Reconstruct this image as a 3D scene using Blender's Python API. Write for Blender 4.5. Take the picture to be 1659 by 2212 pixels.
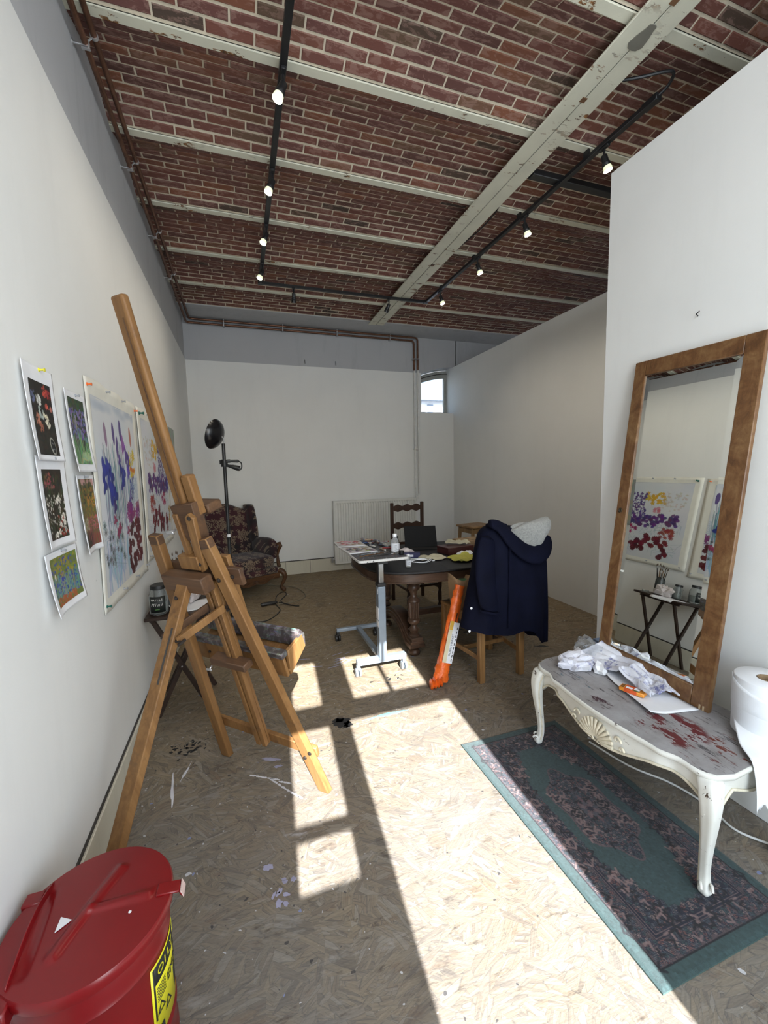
import bpy, bmesh, math, random
import numpy as np
from mathutils import Vector, Matrix

for _o in list(bpy.data.objects):
    bpy.data.objects.remove(_o, do_unlink=True)
SC = bpy.context.scene
COL = SC.collection
random.seed(7)
PI = math.pi

# ------------------------------------------------------------------ camera
YAW, PITCH, ROLL, FPX = 0.3278, -0.1033, -0.0214, 903.95      # focal length in pixels of the 1659 x 2212 frame
CAM_H = 1.5
_f = Vector((math.sin(YAW) * math.cos(PITCH), math.cos(YAW) * math.cos(PITCH), math.sin(PITCH)))
_r = Vector((math.cos(YAW), -math.sin(YAW), 0))
_u = _r.cross(_f)
CR = _r * math.cos(ROLL) + _u * math.sin(ROLL)
CU = _u * math.cos(ROLL) - _r * math.sin(ROLL)
cam = bpy.data.cameras.new('camera')
cam.sensor_fit = 'VERTICAL'
cam.sensor_height = 24.0
cam.lens = FPX / 2212 * 24.0
cam.clip_start = 0.02
cam_ob = bpy.data.objects.new('camera', cam)
COL.objects.link(cam_ob)
cam_ob.matrix_world = Matrix(((CR.x, CU.x, -_f.x, 0), (CR.y, CU.y, -_f.y, 0), (CR.z, CU.z, -_f.z, CAM_H), (0, 0, 0, 1)))
SC.camera = cam_ob

# ------------------------------------------------------------------ world, sun, daylight, exposure
world = bpy.data.worlds.new('sky')
SC.world = world
world.use_nodes = True
wn = world.node_tree.nodes
wn.clear()
_bg = wn.new('ShaderNodeBackground')
_wo = wn.new('ShaderNodeOutputWorld')
_sky = wn.new('ShaderNodeTexSky')
_sky.sky_type = 'NISHITA'
_sky.sun_disc = False
_sky.sun_elevation = math.radians(33)
_sky.sun_rotation = math.radians(180)
_bg.inputs['Strength'].default_value = 0.55
world.node_tree.links.new(_sky.outputs[0], _bg.inputs[0])
world.node_tree.links.new(_bg.outputs[0], _wo.inputs[0])

sun = bpy.data.lights.new('sun', 'SUN')
sun.energy = 27.0
sun.angle = math.radians(0.4)
sun.color = (0.98, 0.99, 1.0)
sun_ob = bpy.data.objects.new('sun', sun)
COL.objects.link(sun_ob)
sun_ob.location = (-0.6, -8, 6)
sun_ob.rotation_euler = Vector((0.075, 1.0, -0.655)).to_track_quat('-Z', 'Y').to_euler()

def area(name, loc, direction, sx, sy, power, color):
    l = bpy.data.lights.new(name, 'AREA')
    l.shape = 'RECTANGLE'
    l.size, l.size_y, l.energy, l.color = sx, sy, power, color
    o = bpy.data.objects.new(name, l)
    COL.objects.link(o)
    o.location = loc
    o.rotation_euler = Vector(direction).to_track_quat('-Z', 'Z').to_euler()
    return o
# daylight that enters by the door; the other two are added fill lamps
area('door_daylight', (0.62, -0.93, 1.15), (0, 1, 0), 0.6, 2.1, 21, (0.62, 0.82, 1.0))
area('added_fill_right', (1.45, -0.93, 1.75), (0, 1, 0.0), 0.8, 1.6, 22, (0.85, 0.94, 1.0))
area('added_fill_high', (0.70, -0.93, 3.1), (0, 1, -0.05), 2.3, 0.42, 40, (0.90, 0.96, 1.0))

SC.cycles.max_bounces = 7
SC.cycles.diffuse_bounces = 4
SC.cycles.glossy_bounces = 3
SC.cycles.transmission_bounces = 6
SC.cycles.caustics_reflective = False
SC.cycles.caustics_refractive = True
SC.cycles.use_adaptive_sampling = True
SC.cycles.adaptive_threshold = 0.05
SC.view_settings.view_transform = 'Standard'
SC.view_settings.look = 'None'
SC.view_settings.gamma = 1.0
SC.view_settings.use_curve_mapping = False
SC.view_settings.exposure = 0.25

# ------------------------------------------------------------------ helpers: objects
def tag(o, label=None, cat=None, group=None, kind=None):
    if label: o['label'] = label
    if cat: o['category'] = cat
    if group: o['group'] = group
    if kind: o['kind'] = kind
    return o

def thing(name, label, cat, loc=(0, 0, 0), rotz=0.0, group=None, mat=None):
    o = bpy.data.objects.new(name, None)
    COL.objects.link(o)
    o.empty_display_size = 0.05
    if mat is not None:
        o.matrix_world = mat
    else:
        o.location = loc
        o.rotation_euler = (0, 0, rotz)
    return tag(o, label, cat, group)

class MB:
    """collects simple shapes; build() links them as one mesh object"""
    def __init__(s):
        s.v, s.f, s.uv = [], [], {}
    def add(s, vs, fs):
        n = len(s.v)
        s.v += [tuple(p) for p in vs]
        s.f += [tuple(n + i for i in f) for f in fs]
        return s
    def box(s, lo, hi, m=None):
        (a, b, c), (d, e, f) = lo, hi
        vs = [Vector(p) for p in ((a, b, c), (d, b, c), (d, e, c), (a, e, c), (a, b, f), (d, b, f), (d, e, f), (a, e, f))]
        if m is not None: vs = [m @ p for p in vs]
        return s.add(vs, [(0, 3, 2, 1), (4, 5, 6, 7), (0, 1, 5, 4), (1, 2, 6, 5), (2, 3, 7, 6), (3, 0, 4, 7)])
    def cbox(s, c, size, m=None):
        return s.box([c[i] - size[i] / 2 for i in range(3)], [c[i] + size[i] / 2 for i in range(3)], m)
    def bar(s, p0, p1, w, d, side=(1, 0, 0), taper=1.0):
        """box from p0 to p1; w along `side`, d across"""
        p0, p1, sd = Vector(p0), Vector(p1), Vector(side)
        ax = (p1 - p0).normalized()
        sd = (sd - ax * sd.dot(ax)).normalized()
        ot = ax.cross(sd)
        vs = []
        for p, k in ((p0, 1.0), (p1, taper)):
            for a, b in ((-1, -1), (1, -1), (1, 1), (-1, 1)):
                vs.append(p + sd * (a * w * k / 2) + ot * (b * d * k / 2))
        return s.add(vs, [(0, 3, 2, 1), (4, 5, 6, 7), (0, 1, 5, 4), (1, 2, 6, 5), (2, 3, 7, 6), (3, 0, 4, 7)])
    def tube(s, pts, r, seg=8, caps=True):
        pts = [Vector(p) for p in pts]
        n = len(pts)
        rr = r if isinstance(r, (list, tuple)) else [r] * n
        ref = None
        vs = []
        for i, p in enumerate(pts):
            t = (pts[min(i + 1, n - 1)] - pts[max(i - 1, 0)]).normalized()
            if ref is None:
                ref = Vector((0, 0, 1)) if abs(t.z) < 0.9 else Vector((1, 0, 0))
            a = (ref - t * ref.dot(t))
            if a.length < 1e-6: a = t.orthogonal()
            a.normalize()
            b = t.cross(a)
            ref = a
            for k in range(seg):
                q = 2 * PI * k / seg
                vs.append(p + (a * math.cos(q) + b * math.sin(q)) * rr[i])
        fs = []
        for i in range(n - 1):
            for k in range(seg):
                k2 = (k + 1) % seg
                fs.append((i * seg + k, i * seg + k2, (i + 1) * seg + k2, (i + 1) * seg + k))
        if caps:
            fs.append(tuple(range(seg - 1, -1, -1)))
            fs.append(tuple((n - 1) * seg + k for k in range(seg)))
        return s.add(vs, fs)
    def lathe(s, prof, c=(0, 0, 0), seg=20, m=None, sx=1.0, sy=1.0):
        """prof: (radius, z) from bottom to top round the z axis"""
        vs, fs = [], []
        for r, z in prof:
            for k in range(seg):
                q = 2 * PI * k / seg
                p = Vector((c[0] + r * sx * math.cos(q), c[1] + r * sy * math.sin(q), c[2] + z))
                vs.append(m @ p if m is not None else p)
        for i in range(len(prof) - 1):
            for k in range(seg):
                k2 = (k + 1) % seg
                fs.append((i * seg + k, i * seg + k2, (i + 1) * seg + k2, (i + 1) * seg + k))
        if prof[0][0] > 1e-5: fs.append(tuple(range(seg - 1, -1, -1)))
        if prof[-1][0] > 1e-5: fs.append(tuple((len(prof) - 1) * seg + k for k in range(seg)))
        return s.add(vs, fs)
    def prism(s, poly, h0, h1, m=None):
        """poly in xy, extruded along z"""
        n = len(poly)
        vs = [Vector((x, y, h0)) for x, y in poly] + [Vector((x, y, h1)) for x, y in poly]
        if m is not None: vs = [m @ p for p in vs]
        fs = [tuple(range(n - 1, -1, -1)), tuple(range(n, 2 * n))]
        fs += [(i, (i + 1) % n, n + (i + 1) % n, n + i) for i in range(n)]
        return s.add(vs, fs)
    def loft(s, rings, close=True, caps=True):
        n = len(rings[0])
        vs = [p for r in rings for p in r]
        fs = []
        for i in range(len(rings) - 1):
            for k in range(n if close else n - 1):
                k2 = (k + 1) % n
                fs.append((i * n + k, i * n + k2, (i + 1) * n + k2, (i + 1) * n + k))
        if caps and close:
            fs.append(tuple(range(n - 1, -1, -1)))
            fs.append(tuple((len(rings) - 1) * n + k for k in range(n)))
        return s.add(vs, fs)
    def grid(s, fn, nu, nv):
        """fn(u, v) -> point; u, v in 0..1"""
        n = len(s.v)
        for j in range(nv + 1):
            for i in range(nu + 1):
                s.v.append(tuple(fn(i / nu, j / nv)))
        for j in range(nv):
            for i in range(nu):
                a = n + j * (nu + 1) + i
                s.f.append((a, a + 1, a + nu + 2, a + nu + 1))
        return s
    def build(s, name, mat, parent=None, bevel=0, smooth=40, solid=0, sub=0, seg=1, fix=True):
        me = bpy.data.meshes.new(name)
        me.from_pydata([tuple(p) for p in s.v], [], s.f)
        if fix:
            bm = bmesh.new(); bm.from_mesh(me)
            bmesh.ops.recalc_face_normals(bm, faces=bm.faces)
            bm.to_mesh(me); bm.free()
        me.update()
        if smooth:
            me.shade_smooth()
            me.set_sharp_from_angle(angle=math.radians(smooth))
        o = bpy.data.objects.new(name, me)
        COL.objects.link(o)
        if mat is not None: me.materials.append(mat)
        if parent is not None: o.parent = parent
        if solid:
            md = o.modifiers.new('thickness', 'SOLIDIFY'); md.thickness = solid; md.offset = 0
        if sub:
            md = o.modifiers.new('smooth', 'SUBSURF'); md.levels = sub; md.render_levels = sub
        if bevel:
            md = o.modifiers.new('edge', 'BEVEL'); md.width = bevel; md.segments = seg
            md.limit_method = 'ANGLE'; md.angle_limit = math.radians(40); md.harden_normals = False
        return o

def struct(name, mb, mat, parent=None, label=None, **k):
    o = mb.build(name, mat, parent, **k)
    if parent is None: o['kind'] = 'structure'
    if label: o['label'] = label
    return o

def text_mesh(name, body, size, mat, parent, m, extrude=0.0004, align='CENTER', shear=0.0, sx=1.0):
    cu = bpy.data.curves.new(name, 'FONT')
    cu.body = body; cu.size = size; cu.extrude = extrude; cu.align_x = align; cu.align_y = 'CENTER'; cu.shear = shear
    cu.resolution_u = 3
    t = bpy.data.objects.new(name + '_curve', cu)
    COL.objects.link(t)
    dg = bpy.context.evaluated_depsgraph_get()
    me = bpy.data.meshes.new_from_object(t.evaluated_get(dg))
    bpy.data.objects.remove(t, do_unlink=True)
    bpy.data.curves.remove(cu)
    me.transform(m @ Matrix.Diagonal((sx, 1, 1, 1)))
    me.materials.clear(); me.materials.append(mat)
    me.name = name
    o = bpy.data.objects.new(name, me)
    COL.objects.link(o)
    o.parent = parent
    return o

def copy_tree(o, parent=None):
    c = o.copy(); COL.objects.link(c); c.parent = parent
    for ch in list(o.children): copy_tree(ch, c)
    return c

def frame(x, y, z, o):
    """matrix with the given axes and origin"""
    x, y, z = Vector(x), Vector(y), Vector(z)
    return Matrix(((x.x, y.x, z.x, o[0]), (x.y, y.y, z.y, o[1]), (x.z, y.z, z.z, o[2]), (0, 0, 0, 1)))

def spline(pts, n=8):
    """Catmull-Rom through the points"""
    P = [Vector(p) for p in pts]
    P = [P[0] * 2 - P[1]] + P + [P[-1] * 2 - P[-2]]
    out = []
    for i in range(1, len(P) - 2):
        for k in range(n):
            t = k / n
            a, b, c, d = P[i - 1], P[i], P[i + 1], P[i + 2]
            out.append(0.5 * ((2 * b) + (c - a) * t + (2 * a - 5 * b + 4 * c - d) * t * t + (3 * b - a - 3 * c + d) * t ** 3))
    out.append(P[-2])
    return out

# ------------------------------------------------------------------ helpers: materials
class NT:
    def __init__(s, name):
        s.mat = bpy.data.materials.new(name)
        s.mat.use_nodes = True
        s.t = s.mat.node_tree
        s.b = s.t.nodes['Principled BSDF']
        s.out = s.t.nodes['Material Output']
    def n(s, typ, ins=None, **props):
        nd = s.t.nodes.new('ShaderNode' + typ)
        for k, v in props.items(): setattr(nd, k, v)
        for k, v in (ins or {}).items():
            sock = nd.inputs[k]
            if isinstance(v, bpy.types.NodeSocket): s.t.links.new(v, sock)
            elif isinstance(v, bpy.types.Node): s.t.links.new(v.outputs[0], sock)
            else: sock.default_value = v
        return nd
    def set(s, **k):
        for a, v in k.items():
            sock = s.b.inputs[a.replace('_', ' ')]
            if isinstance(v, bpy.types.NodeSocket): s.t.links.new(v, sock)
            elif isinstance(v, bpy.types.Node): s.t.links.new(v.outputs[0], sock)
            else: sock.default_value = v
        return s
    def co(s, kind='Object'):
        return s.n('TexCoord').outputs[kind]
    def mapping(s, vec, scale=(1, 1, 1), rot=(0, 0, 0), loc=(0, 0, 0)):
        return s.n('Mapping', {'Vector': vec, 'Scale': scale, 'Rotation': rot, 'Location': loc}).outputs[0]
    def noise(s, vec, scale=5.0, detail=3.0, rough=0.5, dist=0.0):
        return s.n('TexNoise', {'Vector': vec, 'Scale': scale, 'Detail': detail, 'Roughness': rough, 'Distortion': dist}).outputs['Fac']
    def ramp(s, fac, stops, interp='LINEAR'):
        r = s.n('ValToRGB', {'Fac': fac})
        e = r.color_ramp.elements
        r.color_ramp.interpolation = interp
        while len(e) < len(stops): e.new(0.5)
        for el, (p, c) in zip(e, stops):
            el.position = p
            el.color = (c[0], c[1], c[2], 1) if not isinstance(c, (int, float)) else (c, c, c, 1)
        return r.outputs[0]
    def mix(s, fac, a, b, blend='MIX'):
        m = s.n('Mix', data_type='RGBA', blend_type=blend)
        for sock, v in ((m.inputs[0], fac), (m.inputs[6], a), (m.inputs[7], b)):
            if isinstance(v, bpy.types.NodeSocket): s.t.links.new(v, sock)
            elif isinstance(v, (int, float)): sock.default_value = v
            else: sock.default_value = (v[0], v[1], v[2], 1)
        return m.outputs[2]
    def math(s, op, a, b=0.0, c=0.0, clamp=False):
        m = s.n('Math', operation=op, use_clamp=clamp)
        for i, v in enumerate((a, b, c)):
            if isinstance(v, bpy.types.NodeSocket): s.t.links.new(v, m.inputs[i])
            else: m.inputs[i].default_value = v
        return m.outputs[0]
    def bump(s, h, strength=0.2, dist=0.01):
        return s.n('Bump', {'Height': h, 'Strength': strength, 'Distance': dist}).outputs[0]

def c4(c): return (c[0], c[1], c[2], 1)

def plain(name, col, rough=0.5, metal=0.0, var=0.12, scale=12.0, bump=0.0, **kw):
    """one colour with a little uneven tone and relief"""
    t = NT(name)
    co = t.co()
    nz = t.noise(co, scale, 4, 0.6)
    d = [max(0, x * (1 - var)) for x in col]; l = [min(1, x * (1 + var)) for x in col]
    t.set(Base_Color=t.ramp(nz, [(0.3, d), (0.7, l)]), Roughness=rough, Metallic=metal)
    if bump: t.set(Normal=t.bump(t.noise(co, scale * 6, 3), bump, 0.004))
    for k, v in kw.items(): t.set(**{k: v})
    return t.mat

def wood(name, dark, light, scale=1.0, axis=2, rough=0.5, wear=0.0, wearcol=(0.1, 0.06, 0.04), gloss=0.3, use='Object'):
    t = NT(name)
    co = t.co(use)
    sc = [22 * scale] * 3; sc[axis] = 1.6 * scale
    m = t.mapping(co, sc)
    n1 = t.noise(m, 1.0, 5, 0.65, 0.6)
    sc2 = [90 * scale] * 3; sc2[axis] = 3 * scale
    n2 = t.noise(t.mapping(co, sc2), 1.0, 3, 0.6)
    f = t.math('ADD', t.math('MULTIPLY', n1, 0.75), t.math('MULTIPLY', n2, 0.25))
    col = t.ramp(f, [(0.30, dark), (0.52, [(a + b) / 2 for a, b in zip(dark, light)]), (0.70, light)])
    if wear:
        w = t.ramp(t.noise(co, 9.0, 5, 0.7), [(0.56, 0.0), (0.70, wear)])
        col = t.mix(w, col, wearcol)
    t.set(Base_Color=col, Roughness=rough, Normal=t.bump(n2, 0.12, 0.002))
    t.set(**{'Specular_IOR_Level': gloss})
    return t.mat

def painted_attr(name, rough=0.75, bump=0.0, attr='paint', sheen=0.0):
    t = NT(name)
    a = t.n('VertexColor', layer_name=attr)
    t.set(Base_Color=a.outputs[0], Roughness=rough)
    if bump: t.set(Normal=t.bump(t.noise(t.co(), 700, 2), bump, 0.002))
    if sheen: t.set(Sheen_Weight=sheen)
    return t.mat
# ================================================================== room materials
def wall_paint(name, col, dirt=0.0, bump=0.12):
    t = NT(name)
    co = t.co()
    a = t.noise(co, 1.3, 4, 0.6)
    c = t.ramp(a, [(0.3, [x * 0.965 for x in col]), (0.7, [min(1, x * 1.02) for x in col])])
    if dirt:
        st = t.noise(t.mapping(co, (5, 5, 0.7)), 1.0, 5, 0.7)
        c = t.mix(t.ramp(st, [(0.52, 0.0), (0.75, dirt)]), c, [x * 0.62 for x in col])
        fl = t.n('TexVoronoi', {'Vector': co, 'Scale': 3.2}).outputs['Distance']
        c = t.mix(t.ramp(fl, [(0.006, 0.5), (0.014, 0.0)]), c, (0.16, 0.14, 0.12))
    t.set(Base_Color=c, Roughness=0.88, Normal=t.bump(t.noise(co, 160, 1, 0.7), bump, 0.002))
    return t.mat

M_WHITE = wall_paint('white_wall_paint', (0.80, 0.795, 0.77), 0.10)
M_GREY = wall_paint('grey_wall_paint', (0.47, 0.47, 0.48), 0.45)
M_CREAM = wall_paint('cream_skirting_paint', (0.62, 0.58, 0.47), 0.5)
M_GAP = plain('dark_gap', (0.05, 0.045, 0.04), 0.9)

def osb():
    t = NT('chipboard_floor')
    co = t.co()
    def strands(seed, cs, ln, wd, spread, base):
        P = t.mapping(co, (1, 1, 0), (0, 0, 0), (seed, seed * 0.7, 0))
        wob = t.n('TexNoise', {'Vector': P, 'Scale': 2.0, 'Detail': 2.0}).outputs['Color']
        P = t.n('VectorMath', {0: P, 1: t.n('VectorMath', {0: wob, 1: (0.10, 0.10, 0.0)}, operation='MULTIPLY').outputs[0]}, operation='ADD').outputs[0]
        v1 = t.n('TexVoronoi', {'Vector': P, 'Scale': cs}, voronoi_dimensions='2D')
        sep = t.n('SeparateColor', {'Color': v1.outputs['Color']})
        ang = t.math('MULTIPLY_ADD', t.math('SUBTRACT', sep.outputs[0], 0.5), spread, base)
        P2 = t.n('VectorRotate', {'Vector': P, 'Center': (0, 0, 0), 'Axis': (0, 0, 1), 'Angle': ang}, rotation_type='AXIS_ANGLE').outputs[0]
        P3 = t.mapping(P2, (1 / ln, 1 / wd, 1))
        v2 = t.n('TexVoronoi', {'Vector': P3, 'Scale': 1.0}, voronoi_dimensions='2D')
        v3 = t.n('TexVoronoi', {'Vector': P3, 'Scale': 1.0}, voronoi_dimensions='2D', feature='DISTANCE_TO_EDGE')
        s2 = t.n('SeparateColor', {'Color': v2.outputs['Color']})
        fib = t.noise(t.mapping(P2, (9, 160, 1)), 1.0, 3, 0.6)
        return s2.outputs[0], s2.outputs[1], v3.outputs['Distance'], fib
    r1, r2, e1, f1 = strands(3.1, 8.5, 0.105, 0.018, 2.2, 0.2)
    q1, q2, e2, f2 = strands(9.7, 11.0, 0.065, 0.010, 2.6, 0.0)
    pick = t.ramp(r2, [(0.45, 0.0), (0.47, 1.0)], 'LINEAR')
    val = t.mix(pick, r1, q1)
    edge = t.mix(pick, e1, e2)
    fib = t.mix(pick, f1, f2)
    col = t.ramp(val, [(0.0, (0.050, 0.030, 0.018)), (0.12, (0.120, 0.078, 0.042)), (0.34, (0.205, 0.138, 0.070)), (0.55, (0.255, 0.186, 0.100)),
                       (0.72, (0.205, 0.155, 0.095)), (0.86, (0.320, 0.285, 0.225)), (1.0, (0.165, 0.092, 0.042))])
    col = t.mix(0.45, col, t.ramp(fib, [(0.25, (0.045, 0.033, 0.022)), (0.75, (0.36, 0.280, 0.175))]))
    col = t.mix(t.ramp(edge, [(0.0, 0.70), (0.07, 0.0)]), col, (0.028, 0.020, 0.014))
    # worn, chalky near the door, darkened against the strong light; browner at the back
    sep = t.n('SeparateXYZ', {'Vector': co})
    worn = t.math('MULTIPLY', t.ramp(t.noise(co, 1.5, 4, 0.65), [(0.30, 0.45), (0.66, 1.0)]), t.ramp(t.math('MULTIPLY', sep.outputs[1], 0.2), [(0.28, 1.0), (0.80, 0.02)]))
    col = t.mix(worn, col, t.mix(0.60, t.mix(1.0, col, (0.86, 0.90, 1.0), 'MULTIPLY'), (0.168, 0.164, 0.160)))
    back = t.ramp(t.math('MULTIPLY', sep.outputs[1], 0.2), [(0.40, 0.0), (0.80, 0.42)])      # yellower boards, lightened with depth to make up for weaker light
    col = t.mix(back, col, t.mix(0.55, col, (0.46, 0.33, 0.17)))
    st_ = t.noise(t.mapping(co, (5, 13, 1), (0, 0, 0.25)), 1.0, 5, 0.7)                       # reddish and chalky streaks
    col = t.mix(t.ramp(st_, [(0.56, 0.0), (0.68, 0.55)]), col, t.mix(0.6, col, (0.115, 0.060, 0.030)))
    col = t.mix(t.ramp(st_, [(0.30, 0.60), (0.42, 0.0)]), col, (0.27, 0.255, 0.235))
    col = t.mix(t.ramp(t.noise(t.mapping(co, (7, 22, 1), (0, 0, -0.2), (3, 5, 0)), 1.0, 4, 0.7), [(0.60, 0.0), (0.70, 0.65)]), col, (0.040, 0.028, 0.020))
    dk = t.ramp(t.noise(co, 3.1, 5, 0.7), [(0.55, 0.0), (0.78, 0.55)])
    col = t.mix(dk, col, (0.050, 0.040, 0.032))
    # drips of paint
    for sc, thr, tone, dens, off in ((9.0, 0.09, (0.55, 0.55, 0.57), 0.86, 1.7), (23.0, 0.12, (0.03, 0.03, 0.035), 0.86, 4.2), (31.0, 0.12, (0.50, 0.50, 0.52), 0.90, 8.9), (12.0, 0.10, (0.20, 0.24, 0.42), 0.90, 6.1)):
        P = t.mapping(co, (1, 1, 0), (0, 0, 0.3), (off, off, 0))
        P = t.n('VectorMath', {0: P, 1: t.n('VectorMath', {0: t.n('TexNoise', {'Vector': P, 'Scale': 30.0}).outputs['Color'], 1: (0.03, 0.03, 0)}, operation='MULTIPLY').outputs[0]}, operation='ADD').outputs[0]
        v = t.n('TexVoronoi', {'Vector': P, 'Scale': sc}, voronoi_dimensions='2D')
        s3 = t.n('SeparateColor', {'Color': v.outputs['Color']})
        size = t.math('MULTIPLY', s3.outputs[2], thr)
        k = t.math('MULTIPLY', t.math('LESS_THAN', v.outputs['Distance'], size), t.math('GREATER_THAN', s3.outputs[0], dens))
        col = t.mix(t.math('MULTIPLY', k, 0.8), col, tone)
    # scuffed smears of pale and blue paint
    sm = t.noise(t.mapping(co, (4, 14, 1), (0, 0, 0.5)), 1.0, 5, 0.75)
    zone = t.ramp(t.noise(co, 0.9, 2), [(0.52, 0.0), (0.65, 1.0)])
    col = t.mix(t.math('MULTIPLY', t.ramp(sm, [(0.60, 0.0), (0.70, 0.55)]), zone), col, (0.50, 0.50, 0.53))
    h = t.noise(t.mapping(co, (30, 110, 1), (0, 0, 0.2)), 1.0, 2, 0.6)
    t.set(Base_Color=col, Roughness=0.72, Normal=t.bump(h, 0.25, 0.004))
    return t.mat
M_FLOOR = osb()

def brick_mat():
    t = NT('old_red_brick')
    co = t.n('NewGeometry')
    pos = co.outputs['Position']
    isl = co.outputs['Random Per Island']
    rnd = t.math('FRACT', t.math('ADD', isl, t.n('ObjectInfo').outputs['Random']))
    base = t.ramp(rnd, [(0.0, (0.095, 0.040, 0.032)), (0.2, (0.135, 0.050, 0.038)), (0.45, (0.160, 0.056, 0.038)), (0.65, (0.125, 0.048, 0.040)), (0.84, (0.195, 0.070, 0.036)), (0.95, (0.120, 0.070, 0.042)), (1.0, (0.045, 0.030, 0.024))])
    sh = t.n('VectorMath', {0: pos, 1: t.n('CombineXYZ', {0: rnd, 1: rnd, 2: rnd}).outputs[0]}, operation='ADD').outputs[0]
    n1 = t.noise(t.mapping(sh, (1, 2.2, 1)), 14, 6, 0.7, 0.8)
    c = t.mix(t.ramp(n1, [(0.50, 0.0), (0.56, 0.60), (0.75, 0.75)]), base, t.mix(0.6, base, (0.34, 0.205, 0.165)))
    c = t.mix(t.ramp(n1, [(0.26, 0.7), (0.36, 0.0)]), c, (0.06, 0.03, 0.028))
    t.set(Base_Color=c, Roughness=0.8, Normal=t.bump(n1, 0.4, 0.006))
    return t.mat
M_BRICK = brick_mat()
M_MORTAR = plain('pale_mortar', (0.58, 0.50, 0.38), 0.9, var=0.12, scale=20, bump=0.3)

def rusty(name, col=(0.70, 0.68, 0.55)):
    t = NT(name)
    co = t.n('NewGeometry').outputs['Position']
    nz = t.noise(t.mapping(co, (6, 14, 6)), 1.0, 6, 0.75)
    big = t.noise(co, 1.7, 3)
    c = t.ramp(t.noise(co, 7, 3), [(0.3, [x * 0.9 for x in col]), (0.7, col)])
    k = t.math('MULTIPLY', t.ramp(nz, [(0.585, 0.0), (0.61, 1.0)]), t.ramp(big, [(0.44, 0.0), (0.56, 1.0)]))
    rust = t.ramp(t.noise(co, 40, 3), [(0.35, (0.05, 0.022, 0.012)), (0.65, (0.28, 0.12, 0.03))])
    t.set(Base_Color=t.mix(k, c, rust), Roughness=0.6, Normal=t.bump(nz, 0.25, 0.004))
    return t.mat
M_STEEL = rusty('flaking_cream_steel_paint')
M_BLACK = plain('black_metal', (0.012, 0.012, 0.013), 0.42, 0.0, 0.2, 30)

# ================================================================== room
XL, YB, ZG, ZB, XR, ZT, XN, YN, ZC = -0.59, 6.076, 2.952, 0.19, 3.273, 3.07, 1.994, 1.91, 3.474
YF = -1.0                                              # inner face of the street front
XO = 5.0                                               # far side, beyond the partitions

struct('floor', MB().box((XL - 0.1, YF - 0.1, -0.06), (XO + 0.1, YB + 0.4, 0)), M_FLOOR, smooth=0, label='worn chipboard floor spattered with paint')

# left wall: white lining below, bare grey wall above
wl = struct('wall_left', MB().box((XL - 0.12, YF, 0), (XL, YB, ZG)), M_WHITE, smooth=0)
MB().box((XL - 0.14, YF, ZG), (XL - 0.008, YB + 0.3, 3.75)).build('upper_wall', M_GREY, wl, smooth=0)
bb = struct('baseboard_left', MB().box((XL, YF, 0), (XL + 0.014, YB - 0.016, ZB)), M_CREAM, bevel=0.003)
MB().box((XL, YF, ZB), (XL + 0.006, YB - 0.016, ZB + 0.012)).build('gap', M_GAP, bb, smooth=0)

# back wall with the window niche at its right end
NX0, NZ0, NYW = 2.715, 2.352, 6.33
def arch(x):                                           # soffit of the niche rises to the right
    t = (x - NX0) / (XR - NX0)
    return 2.945 + 0.125 * math.sin(min(1, max(0, t)) * PI / 2 * 0.95)
wb = struct('wall_back', MB().box((XL, YB, 0), (NX0, YB + 0.12, ZG)).box((NX0, YB, 0), (XR + 0.05, NYW + 0.1, NZ0)), M_WHITE, smooth=0)
up = MB().box((XL - 0.1, YB + 0.012, ZG), (NX0, NYW + 0.1, 3.75)).box((XR + 0.04, YB + 0.012, 2.2), (XO, NYW + 0.1, 3.75))
up.box((XR - 0.001, YB + 0.012, ZT + 0.004), (XR + 0.05, NYW + 0.1, 3.75))
xs = [NX0 + (XR - NX0) * i / 10 for i in range(11)]
poly = [(x, arch(x)) for x in xs] + [(XR, 3.75), (NX0, 3.75)]
up.prism(poly, -(NYW + 0.1), -(YB + 0.012), frame((1, 0, 0), (0, 0, 1), (0, -1, 0), (0, 0, 0)))
up.build('upper_wall', M_GREY, wb, smooth=0)
MB().box((NX0 - 0.02, YB + 0.12, NZ0), (NX0, NYW, 2.97)).build('niche_side', M_WHITE, wb, smooth=0)
bb = struct('baseboard_back', MB().box((XL, YB - 0.016, 0), (XR, YB, ZB)), M_CREAM, bevel=0.003)
MB().box((XL, YB - 0.006, ZB), (XR, YB, ZB + 0.012)).build('gap', M_GAP, bb, smooth=0)
for x in (0.55, 0.9):
    MB().box((x, YB - 0.0165, 0), (x + 0.004, YB - 0.0155, ZB)).build('joint', M_GAP, bb, smooth=0)

M_OLDFRAME = plain('old_window_frame_paint', (0.34, 0.34, 0.31), 0.6)
def glass_mat(name, rough=0.05, tint=(0.9, 0.95, 1.0)):
    t = NT(name)
    t.set(Base_Color=c4(tint), Roughness=rough, Transmission_Weight=1.0, IOR=1.45)
    return t.mat
M_PANE = glass_mat('window_glass', 0.03)
w1 = bpy.data.objects.new('window_1', None); COL.objects.link(w1); w1.location = (2.99, NYW, NZ0)
tag(w1, 'small arched window high in the back corner', 'window', kind='structure')
def wf(x): return arch(x) - NZ0 - 0.012
WX0, WX1 = 2.74 - 2.99, XR - 0.005 - 2.99
outer = [(WX0, 0.0), (WX1, 0.0)] + [(x, wf(x + 2.99)) for x in [WX1 - (WX1 - WX0) * i / 8 for i in range(9)]]
inner = [(WX0 + 0.045, 0.045), (WX1 - 0.045, 0.045)] + [(x, wf(x + 2.99) - 0.115) for x in [WX1 - 0.045 - (WX1 - WX0 - 0.09) * i / 8 for i in range(9)]]
mb = MB()
n = len(outer)
for h in (-0.025, 0.025):
    mb.v += [(x, h, z) for x, z in outer] + [(x, h, z) for x, z in inner]
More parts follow.
